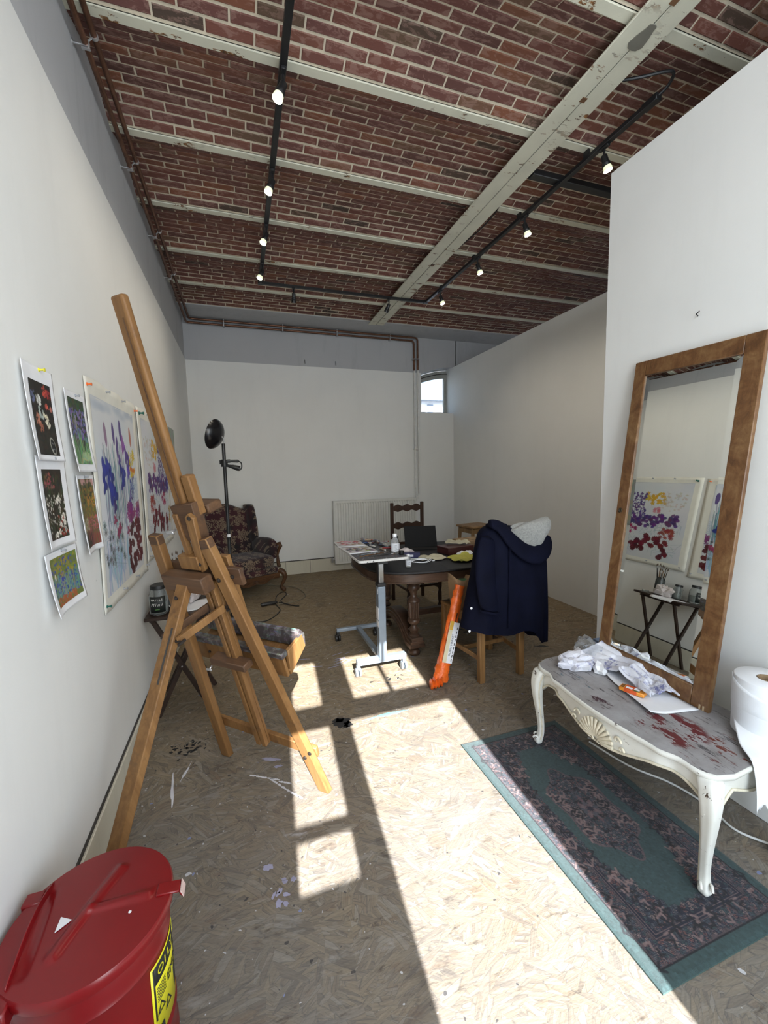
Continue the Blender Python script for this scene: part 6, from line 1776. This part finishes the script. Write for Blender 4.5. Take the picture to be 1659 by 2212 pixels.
def cabriole(sx, sy):
    tx, ty = sx * .700, sy * .715
    n_ = math.hypot(tx, ty); tx, ty = tx / n_, ty / n_
    bx_, by_ = sx * .190, sy * .415
    path = [(0.000, .440), (0.016, .410), (0.029, .365), (0.032, .315), (0.026, .250), (0.015, .178), (0.007, .112), (0.007, .072), (0.016, .042), (0.023, .024), (0.018, .0105)]
    rad = [.040, .037, .033, .028, .0225, .0185, .016, .0155, .019, .022, .016]
    rings = []
    for (o_, z), r in zip(path, rad):
        cx_, cy_ = bx_ + tx * o_, by_ + ty * o_
        ring_ = []
        for i in range(16):
            q = 2 * PI * i / 16
            # rounded square section with a ridge on the outer corner
            k = 1 + .13 * math.cos(4 * (q - math.atan2(ty, tx)))
            ring_.append((cx_ + r * k * math.cos(q), cy_ + r * k * math.sin(q), z))
        rings.append(ring_)
    l = MB().loft(rings).build('leg', M_CHIP, cf, sub=1, smooth=180)
    # acanthus on the knee, scroll at the foot
    mb = MB()
    for k in (-1, 1):
        px_, py_ = -ty * k, tx * k
        for i in range(7):
            z = .400 - i * .022
            o_ = .027 - abs(z - .33) * .12
            R_ = .031 - (.400 - z) * .09
            c1 = Vector((bx_ + tx * (o_ + R_ * .75) + px_ * R_ * .55, by_ + ty * (o_ + R_ * .75) + py_ * R_ * .55, z))
            c2 = Vector((bx_ + tx * (o_ + R_ * .35) + px_ * R_ * .95, by_ + ty * (o_ + R_ * .35) + py_ * R_ * .95, z - .022))
            mb.tube([c1, (c1 + c2) / 2 + Vector((tx, ty, 0)) * .004, c2], [.0025, .0042, .002], 5)
    mb.build('leaf_carving', M_CREAMW if False else M_CHIP, l, smooth=70)
    mb = MB()
    for k in (-1, 1):
        cx_, cy_ = bx_ + tx * .030, by_ + ty * .030
        px_, py_ = -ty * k, tx * k
        pts = []
        for i in range(12):
            q = i / 11 * 5.0
            r = .015 * (1 - i / 16)
            pts.append((cx_ + tx * r * math.cos(q) + px_ * .016, cy_ + ty * r * math.cos(q) + py_ * .016, .045 + r * math.sin(q)))
        mb.tube(pts, .005, 6)
    mb.build('foot_scroll', M_CHIP, l, smooth=70)
    MB().tube([(bx_ + tx * (o_ + .004) - 0 + (r_ * .92) * (-sx) * .0 + sx * r_ * .2, by_ - sy * r_ * 0.93 + ty * o_, z_) for (o_, z_), r_ in list(zip(path, rad))[1:9]], .004, 6).build('leg_beading', M_CREAMW, l, smooth=70)
for sx in (-1, 1):
    for sy in (-1, 1): cabriole(sx, sy)

# things on the coffee table
ZF = CHT + .002
sh = thing('paper_sheet', 'large white sheet of drawing paper lying on the white table under the orange packet', 'paper', (1.690, 1.330, ZF))
S4 = [Vector((0.110, 0.300)), Vector((-0.037, 0.182)), Vector((-0.139, -0.134)), Vector((0.087, -0.175))]
def quad(S, u, v): return (S[0] * (1 - u) + S[3] * u) * (1 - v) + (S[1] * (1 - u) + S[2] * u) * v
def shf(u, v):
    p = quad(S4, u, v)
    return (p.x, p.y, 0.003 + .022 * max(0, v - .55) ** 2 * 4 * u + .010 * max(0, .2 - u) * 5 * v)
MB().grid(shf, 20, 16).build('paper', M_PAPER, sh, solid=.0008, smooth=80)
def stained():
    t = NT('ink_stained_tissue')
    co = t.co()
    n = t.noise(co, 16, 4, .7)
    c = t.mix(t.ramp(n, [(0.54, 0.0), (0.66, .85)]), t.ramp(t.noise(co, 8, 3), [(0.3, (0.62, 0.62, 0.70)), (0.7, (0.76, 0.76, 0.80))]), (0.08, 0.09, 0.30))
    t.set(Base_Color=c, Roughness=0.9, Transmission_Weight=0.0, Normal=t.bump(t.noise(co, 40, 4, .7), .5, .006))
    return t.mat
M_TISSUE = stained()
tis = thing('stained_tissue', 'creased blue stained tissue propped against the mirror', 'tissue', (1.690, 1.470, ZF + .004))
def tisf(u, v):
    x = -0.050 + .150 * v + .04 * math.sin(u * 3) - .02 * u
    y = .225 - .43 * u + .02 * math.sin(v * 5) + .012 * math.sin(u * 23)
    cr = abs(math.sin(7 * u + 5 * v + .6)) * .020 + abs(math.sin(13 * v - 6 * u)) * .012 + abs(math.sin(19 * u + 11 * v)) * .006
    z = .006 + .085 * (1 - u) ** 1.3 * v + cr * (0.25 + .9 * u) + .026 * math.exp(-((u - .55) / .12) ** 2) * (1 - v * .5)
    return (x, y, max(.004, z))
MB().grid(tisf, 48, 28).build('tissue', M_TISSUE, tis, solid=.0008, smooth=25)
ob_ = thing('orange_packet', 'small orange and red packet on the white drawing paper', 'packet', (1.628, 1.345, ZF + .012), math.radians(-68))
M_OPK = plain('orange_packet_card', (0.72, 0.27, 0.03), .45)
MB().box((-.052, -.022, 0), (.052, .022, .017)).build('carton', M_OPK, ob_, bevel=.003)
MB().box((-.030, -.0222, .001), (.022, .0222, .0175)).build('red_band', plain('packet_red', (.60, .09, .02), .45), ob_, smooth=0)
MB().box((-.026, -.012, .0172), (.0, .004, .0180)).build('white_panel', M_PAPER, ob_, smooth=0)
MB().box((.004, -.018, .0172), (.030, -.008, .0181)).build('green_panel', plain('packet_green', (.10, .14, .04), .5), ob_, smooth=0)
MB().box((.006, -.006, .0172), (.028, .014, .0180)).build('white_panel', M_PAPER, ob_, smooth=0)
for k in range(4): MB().box((-.047 + k * 0, -.016 + k * .008, .0172), (-.034, -.012 + k * .008, .0178)).build('print_mark', M_INKK, ob_, smooth=0)
crumple('ink_stained_paper', 'crumpled blue stained paper at the far end of the white table', 'paper', (1.600, 1.650, ZF), (0.085, 0.065, 0.038), M_TISSUE, 21, 3)
t = NT('clear_film'); t.set(Base_Color=(0.92, 0.94, 0.96, 1), Roughness=0.08, Transmission_Weight=0.92, IOR=1.12); M_FILM = t.mat
crumple('clear_film', 'crumpled clear plastic film beside the blue stained paper', 'plastic film', (1.735, 1.715, ZF), (0.050, 0.075, 0.050), M_FILM, 33, 3)
crumple('tissue_ball', 'small white crumpled tissue in front of the drawing paper', 'tissue', (1.655, 1.556, ZF), (0.026, 0.034, 0.026), M_PAPER, 40, 2)
tbx = thing('tissue_box', 'small pale blue box at the back corner of the white table', 'box', (1.885, 1.765, ZF), math.radians(-6))
MB().box((-.030, -.045, 0), (.030, .034, .052)).build('carton', plain('pale_blue_card', (0.22, 0.33, 0.55), .6), tbx, bevel=.002)
MB().box((-.031, -.044, .042), (-.0298, .033, .052)).build('dark_stripe', plain('slate_blue_card', (0.10, 0.14, 0.22), .6), tbx, smooth=0)

# ================================================================== leaning mirror
def burr():
    t = NT('burr_walnut_veneer')
    co = t.co()
    n1 = t.noise(co, 5, 5, .65, 2.0)
    n2 = t.noise(t.mapping(co, (26, 26, 12)), 1.0, 5, .7, 1.2)
    f = t.math('ADD', t.math('MULTIPLY', n1, .55), t.math('MULTIPLY', n2, .45))
    t.set(Base_Color=t.ramp(f, [(0.32, (0.055, 0.022, 0.008)), (0.47, (0.14, 0.062, 0.022)), (0.58, (0.20, 0.105, 0.042)), (0.72, (0.30, 0.18, 0.08))]), Roughness=0.38)
    return t.mat
M_BURR = burr()
t = NT('mirror_silver'); t.set(Base_Color=(0.86, 0.89, 0.87, 1), Metallic=1.0, Roughness=0.0); M_MIRROR = t.mat
mb0, mt0 = Vector((1.790, 1.4175, ZF + .001)), Vector((1.968, 1.399, 2.016))
mz = (mt0 - mb0).normalized()
mx = Vector((0.0, -1.0, 0.0)); mx = (mx - mz * mx.dot(mz)).normalized()
my = mz.cross(mx)                                           # out of the wall? turned below so that +y faces the room
if my.x > 0: my = -my
mm = frame(mx, my, mz, mb0)
MW, MH, FW = 0.578, 1.563, 0.075
mir = thing('mirror', 'tall mirror in a walnut frame leaning on the white table against the partition', 'mirror', mat=mm)
def mbar(name, lo, hi, mat=M_BURR, par=mir, b=.003): return MB().box(lo, hi).build(name, mat, par, bevel=b)
fm = [mbar('frame_stile', (-MW / 2, -.022, 0), (-MW / 2 + FW - .012, 0, MH)), mbar('frame_stile', (MW / 2 - FW, -.022, 0), (MW / 2, 0, MH)),
      mbar('frame_rail', (-MW / 2 + FW - .012, -.022, 0), (MW / 2 - FW, 0, FW + .01)), mbar('frame_rail', (-MW / 2 + FW - .012, -.022, MH - FW), (MW / 2 - FW, 0, MH))]
mbar('back_board', (-MW / 2 + .01, -.026, .01), (MW / 2 - .01, -.0225, MH - .01), plain('raw_backboard', (.38, .26, .15), .8), mir, .0)
gx0, gx1, gz0, gz1, bv = -MW / 2 + FW - .012, MW / 2 - FW, FW + .01, MH - FW, .026
inner_ = [(gx0 + bv, gz0 + bv), (gx1 - bv, gz0 + bv), (gx1 - bv, gz1 - bv), (gx0 + bv, gz1 - bv)]
outer_ = [(gx0, gz0), (gx1, gz0), (gx1, gz1), (gx0, gz1)]
mg = MB(); mg.v = [(x, -.0070, z) for x, z in inner_] + [(x, -.0086, z) for x, z in outer_]
mg.f = [(0, 1, 2, 3)]
gl_ = mg.build('glass', M_MIRROR, mir, smooth=0)
for k in range(4):
    k2 = (k + 1) % 4
    b_ = MB(); b_.v = [mg.v[k], mg.v[k2], mg.v[4 + k2], mg.v[4 + k]]; b_.f = [(0, 1, 2, 3)]
    b_.build('bevelled_edge', M_MIRROR, gl_, smooth=0)
e_ = MB().lathe([(.013, 0), (.013, .003), (.010, .005), (.0085, .004), (0, .004)], (0, 0, 0), 18, Matrix.Translation((-MW / 2 + .026, 0, .80)) @ Matrix.Rotation(-PI / 2, 4, 'X')).build('keyhole_plate', plain('old_brass', (.10, .075, .045), .4, .8), mir)
MB().tube([(-MW / 2 + .026, .0035, .803), (-MW / 2 + .026, .0065, .803)], .0030, 10).box((-MW / 2 + .0248, .004, .793), (-MW / 2 + .0272, .0065, .803)).build('keyhole', M_GAP, e_)
for x in (-.06, -.045, .12, .135):
    MB().box((x + .13, .0, .0), (x + .137, .0008, .022)).build('chip', plain('bare_wood', (.45, .33, .20), .8) if x == -.06 else bpy.data.materials['bare_wood'], fm[2], smooth=0)

# ================================================================== roll of paper towel
pr_ = thing('paper_roll', 'big white paper towel roll standing on the near end of the white table', 'paper roll', (1.850, 0.965, ZF))
RR, RHt = .100, .222
t = NT('soft_white_paper'); t.set(Base_Color=(0.80, 0.81, 0.83, 1), Roughness=0.95, Normal=t.bump(t.noise(t.co(), 300, 3), .25, .002)); M_SOFT = t.mat
MB().lathe([(RR - .003, 0), (RR, .003), (RR, RHt - .003), (RR - .003, RHt), (.034, RHt), (.030, RHt - .02), (.028, .02), (.028, 0)], (0, 0, 0), 48).build('wound_paper', M_SOFT, pr_, smooth=50)
MB().lathe([(.0305, RHt - .018), (.0305, RHt + .001), (.027, RHt + .001), (.027, RHt - .018)], (0, 0, 0), 20).build('core', M_CARD, pr_, smooth=50)
TL = spline([(-.052, .089, .217), (-.060, .080, .125), (-.105, .035, .048), (-.178, -.023, .018), (-.238, -.098, .010), (-.258, -.127, -.067), (-.272, -.140, -.147)], 6)
TR = spline([(-.025, -.100, .150), (-.028, -.104, .10), (-.040, -.118, .045), (-.055, -.130, .006), (-.065, -.140, -.04), (-.070, -.145, -.08), (-.075, -.150, -.11)], 6)
def tail(u, v):
    # outer layer leaves the roll on the near side and hangs over the end of the table
    f_ = v * (len(TL) - 1); i_ = min(int(f_), len(TL) - 2); t_ = f_ - i_
    a, b = TL[i_].lerp(TL[i_ + 1], t_), TR[i_].lerp(TR[i_ + 1], t_)
    p = a.lerp(b, u)
    k = max(0, 1 - v * 2.2)
    if k > 0:                                              # still wound on the roll
        q = 2.10 + 2.35 * u
        c_ = Vector(((RR + .003) * math.cos(q), (RR + .003) * math.sin(q), p.z))
        p = p.lerp(c_, min(1, k * 1.6))
    if v > .6: p = p + Vector((0, .012 * math.sin(u * 9) * (v - .6), .05 * (v - .6) * math.sin(u * 8 + .5) + .02 * (v - .6) * math.sin(u * 37)))
    if p.z < .004 and p.y > -.075: p.z = .004
    return tuple(p)
MB().grid(tail, 26, 30).build('hanging_sheet', M_SOFT, pr_, smooth=60, solid=.0012)

# white lead on the floor under the table
tag(MB().tube(spline([(1.71, 1.66, .006), (1.75, 1.45, .006), (1.83, 1.30, .006), (1.855, 1.15, .006), (1.83, 1.03, .006), (1.88, 0.94, .006), (1.94, 0.86, .006), (1.96, 0.6, .006)], 8), .0048, 7).build('extension_lead', M_PIPEW, smooth=70), 'white lead running over the floor behind the white table', 'cable')

# ================================================================== red oily waste can
def red_paint():
    t = NT('red_enamel')
    co = t.co()
    t.set(Base_Color=t.ramp(t.noise(co, 4, 3), [(0.3, (0.165, 0.004, 0.006)), (0.7, (0.215, 0.006, 0.008))]), Roughness=0.30, Normal=t.bump(t.noise(co, 240, 2), .03, .001))
    return t.mat
M_RED = red_paint()
CN = (-0.400, 1.105, 0)
can = thing('waste_can', 'round red metal waste can with a lid in the near left corner', 'waste can', CN)
CRd, CHh = .166, .405
MB().lathe([(.150, 0), (CRd, .012), (CRd, .03), (CRd - .004, .045), (CRd - .004, .10), (CRd, .108), (CRd, .114), (CRd - .004, .122), (CRd - .004, .335), (CRd - .001, .343), (CRd - .004, .351), (CRd - .004, .372), (CRd - .012, CHh)], (0, 0, 0), 64).build('body', M_RED, can, smooth=40)
# lid: shallow dome with an S-shaped pressed rib, slightly tilted
lm = Matrix.Translation((0, 0, CHh + .004)) @ Matrix.Rotation(math.radians(-1.5), 4, 'Y')
RL = .176
def lid_h(x, y):
    r = math.hypot(x, y)
    if r > RL: return 0
    base = .030 + .006 * (1 - (r / RL) ** 2)
    def seg(ax, ay, bx, by, w):
        L = (bx - ax) ** 2 + (by - ay) ** 2
        t_ = max(0, min(1, ((x - ax) * (bx - ax) + (y - ay) * (by - ay)) / L))
        d = math.hypot(x - ax - t_ * (bx - ax), y - ay - t_ * (by - ay))
        return math.exp(-(d / w) ** 4)
    return base + .007 * max(seg(-.050, -.085, .040, .100, .013), 0) + .006 * seg(.0, .0, .125, -.005, .011) - .004 * seg(-.10, -.10, -.115, .09, .012)
nr_, na_ = 40, 96
vs, fs = [], []
for j in range(nr_ + 1):
    r = RL * j / nr_
    for k in range(na_):
        q = 2 * PI * k / na_
        x, y = r * math.cos(q), r * math.sin(q)
        vs.append(lm @ Vector((x, y, lid_h(x * .999, y * .999))))
for z, r in ((.024, RL + .003), (.010, RL + .003), (.002, RL + .0015), (.001, RL - .004)):
    for k in range(na_):
        q = 2 * PI * k / na_
        vs.append(lm @ Vector((r * math.cos(q), r * math.sin(q), z)))
for j in range(nr_ + 4):
    for k in range(na_):
        k2 = (k + 1) % na_
        fs.append((j * na_ + k, j * na_ + k2, (j + 1) * na_ + k2, (j + 1) * na_ + k))
lid_ = MB().add(vs, fs).build('lid', M_RED, can, smooth=50)
MB().bar(lm @ Vector((.145, -.004, .034)), lm @ Vector((.198, -.006, .028)), .034, .006, (0, 1, 0)).bar(lm @ Vector((.198, -.006, .028)), lm @ Vector((.204, -.006, .012)), .034, .005, (0, 1, 0)).build('lid_tab', M_RED, lid_, bevel=.002)
MB().bar(lm @ Vector((.2005, -.006, .030)), lm @ Vector((.2065, -.006, .011)), .034, .002, (0, 1, 0)).build('worn_tab_edge', plain('scuffed_pink_metal', (.62, .45, .42), .5), lid_, smooth=0)
# bail handle along the hinge side, lugs on the body
hq = [(-.119 + .006 * math.sin(PI * i / 12), -.122 + .244 * i / 12, .026 + .034 * math.sin(PI * i / 12)) for i in range(13)]
mbh = MB().loft([[lm @ (Vector(p) + Vector((dx, 0, dz))) for dx, dz in ((-.0015, -.009), (.0015, -.009), (.0015, .009), (-.0015, .009))] for p in [(-.119 + .006 * math.sin(PI * i / 24), -.122 + .244 * i / 24, .026 + .034 * math.sin(PI * i / 24)) for i in range(25)]])
mbh.build('bail', M_RED, can, bevel=.0008)
MB().box((-.150, -.165, .385), (-.105, -.118, .432)).build('hinge_lug', M_RED, can, bevel=.004)
MB().box((-.172, .070, .395), (-.128, .108, .440)).build('hinge_lug', M_RED, can, bevel=.004)
MB().prism([(-.016, -.014), (.018, -.010), (.002, .018)], 0, .0012, lm @ Matrix.Translation((-.056, -.012, .0372)) @ Matrix.Rotation(.5, 4, 'Z')).build('torn_sticker', M_PAPER, lid_, smooth=0)
MB().lathe([(.0035, 0), (.0035, .001), (0, .0015)], (0, 0, 0), 10, lm @ Matrix.Translation((.092, -.040, .0350))).build('paint_fleck', M_PAPER, lid_)
# yellow warning label wrapped round the right side
M_YLAB = plain('yellow_label', (0.75, 0.68, 0.02), .45, var=.04)
RLb = CRd - .0030
def wrap(q0, q1, z0, z1, r, mat, name, par):
    n = max(2, int(abs(q1 - q0) / .06))
    return MB().loft([[(r * math.cos(q0 + (q1 - q0) * i / n), r * math.sin(q0 + (q1 - q0) * i / n), z) for i in range(n + 1)] for z in (z0, z1)], close=False, caps=False).build(name, mat, par, solid=.0006, smooth=60)
QA, QB = -0.60, 0.62
lb = wrap(QA, QB, .128, .325, RLb, M_YLAB, 'warning_label', can)
wrap(QA + .06, QB - .05, .272, .318, RLb + .0007, M_INKK, 'black_band', lb)
wrap(QA + .04, QA + .07, .18, .318, RLb + .0007, M_INKK, 'black_edge', lb)
wrap(QB - .62, QB - .05, .158, .212, RLb + .0007, M_INKK, 'black_panel', lb)
def wrap_text(body, q0, z, size, mat, name='lettering', r=RLb + .0016):
    for i, ch_ in enumerate(body):
        q = q0 + (i + .5) * size * .66 / r
        if ch_ == ' ': continue
        text_mesh(name, ch_, size, mat, lb, frame((-math.sin(q), math.cos(q), 0), (0, 0, 1), (math.cos(q), math.sin(q), 0), (r * math.cos(q), r * math.sin(q), z)))
wrap_text('OILY WASTE', QA + .14, .295, .030, M_YLAB)
wrap_text('EMPTY', QA + .32, .236, .032, M_INKK)
for k in range(6):
    wrap(QA + .10, QA + .30, .256 - k * .007, .2585 - k * .007, RLb + .0008, M_INKK, 'print_line', lb)
for q, z in ((QA + .16, .20), (QA + .33, .178)):
    m_ = frame((-math.sin(q), math.cos(q), 0), (0, 0, 1), (math.cos(q), math.sin(q), 0), ((RLb + .0014) * math.cos(q), (RLb + .0014) * math.sin(q), z))
    tri = MB()
    P3 = [(0, .016), (-.015, -.010), (.015, -.010)]; I3 = [(0, .010), (-.010, -.007), (.010, -.007)]
    tri.v = [tuple(m_ @ Vector((x, y, 0))) for x, y in P3 + I3]; tri.f = [(0, 1, 4, 3), (1, 2, 5, 4), (2, 0, 3, 5)]
    tri.build('warning_symbol', M_INKK, lb, smooth=0, solid=.0005)
m_ = frame((-math.sin(QA + .14), math.cos(QA + .14), 0), (0, 0, 1), (math.cos(QA + .14), math.sin(QA + .14), 0), ((RLb + .0014) * math.cos(QA + .14), (RLb + .0014) * math.sin(QA + .14), .146))
MB().box((-.009, -.010, 0), (.009, .010, .0006), m_).build('print_block', M_INKK, lb, smooth=0)

# ================================================================== spilt paint on the boards (flat, with its own outlines)
flr = bpy.data.objects['floor']
def splat(x, y, rx, ry, mat, seed, rot=0.0, n=18, jag=.35):
    r = random.Random(seed)
    pts = []
    for i in range(n):
        q = 2 * PI * i / n
        k = 1 + r.uniform(-jag, jag)
        a_, b_ = rx * k * math.cos(q), ry * k * math.sin(q)
        pts.append((x + a_ * math.cos(rot) - b_ * math.sin(rot), y + a_ * math.sin(rot) + b_ * math.cos(rot)))
    MB().prism(pts, 0.0002, 0.0011).build('paint_spill', mat, flr, smooth=0)
PW, PK_, PV, PT = plain('dried_white_paint', (.58, .57, .60), .6), plain('dried_black_paint', (.018, .017, .018), .5), plain('dried_violet_paint', (.30, .29, .40), .7), plain('dried_turquoise_paint', (.14, .46, .50), .6)
splat(.495, 2.315, .052, .050, PK_, 1, 0, 22, .22); splat(.475, 2.345, .03, .02, PK_, 2); splat(.525, 2.29, .025, .03, PK_, 3)
splat(.80, 2.298, .115, .012, PT, 4, .02, 22, .3); splat(.66, 2.292, .04, .007, PT, 5, .05)
splat(.075, 2.135, .045, .012, PV, 6, -.45); splat(.10, 2.07, .022, .010, PV, 7)
for i in range(7): splat(-.02 + .026 * i, 2.045 - .016 * i - (.012 if i > 4 else 0), .017, .0045, PW, 20 + i, -.5)
for i in range(8): splat(.065 + .017 * i, 1.985 - .026 * i + .0004 * i * i, .017, .0050, PW, 40 + i, -.95)
for i in range(26):
    r = random.Random(90 + i); splat(-.36 + r.gauss(0, .05), 2.375 + r.gauss(0, .035), r.uniform(.004, .013), r.uniform(.003, .009), PK_, 100 + i, r.uniform(0, 3), 10)
for i in range(14):
    r = random.Random(190 + i); splat(-.30 + r.gauss(0, .06), 2.43 + r.gauss(0, .03), r.uniform(.003, .018), r.uniform(.002, .005), PK_, 200 + i, r.uniform(-.3, .3), 10)
for i in range(9):
    r = random.Random(290 + i); splat(.065 + r.gauss(0, .02), 1.41 + r.gauss(0, .03), r.uniform(.006, .016), r.uniform(.005, .012), PV, 300 + i, r.uniform(0, 3), 11)
splat(.02, 1.52, .018, .014, PV, 320); splat(-.385, 2.08, .006, .09, PW, 321, .1, 16, .5); splat(-.34, 2.19, .005, .06, PW, 322, -.3, 16, .5)
for i in range(10):
    r = random.Random(390 + i); splat(.95 + r.gauss(0, .06), 2.70 + r.gauss(0, .06), r.uniform(.005, .016), r.uniform(.004, .010), PK_, 400 + i, r.uniform(0, 3), 10)
for i in range(16):
    r = random.Random(490 + i); splat(2.15 + r.gauss(0, .25), 3.25 + r.gauss(0, .3), r.uniform(.01, .06), r.uniform(.006, .02), PK_ if i % 3 else plain('dried_brown_paint', (.07, .025, .02), .6), 500 + i, r.uniform(-.4, .4), 14)
for i in range(12):
    r = random.Random(590 + i); splat(.62 + r.gauss(0, .12), 3.12 + r.gauss(0, .10), r.uniform(.02, .06), r.uniform(.003, .006), PV, 600 + i, r.uniform(-.5, .6), 14)
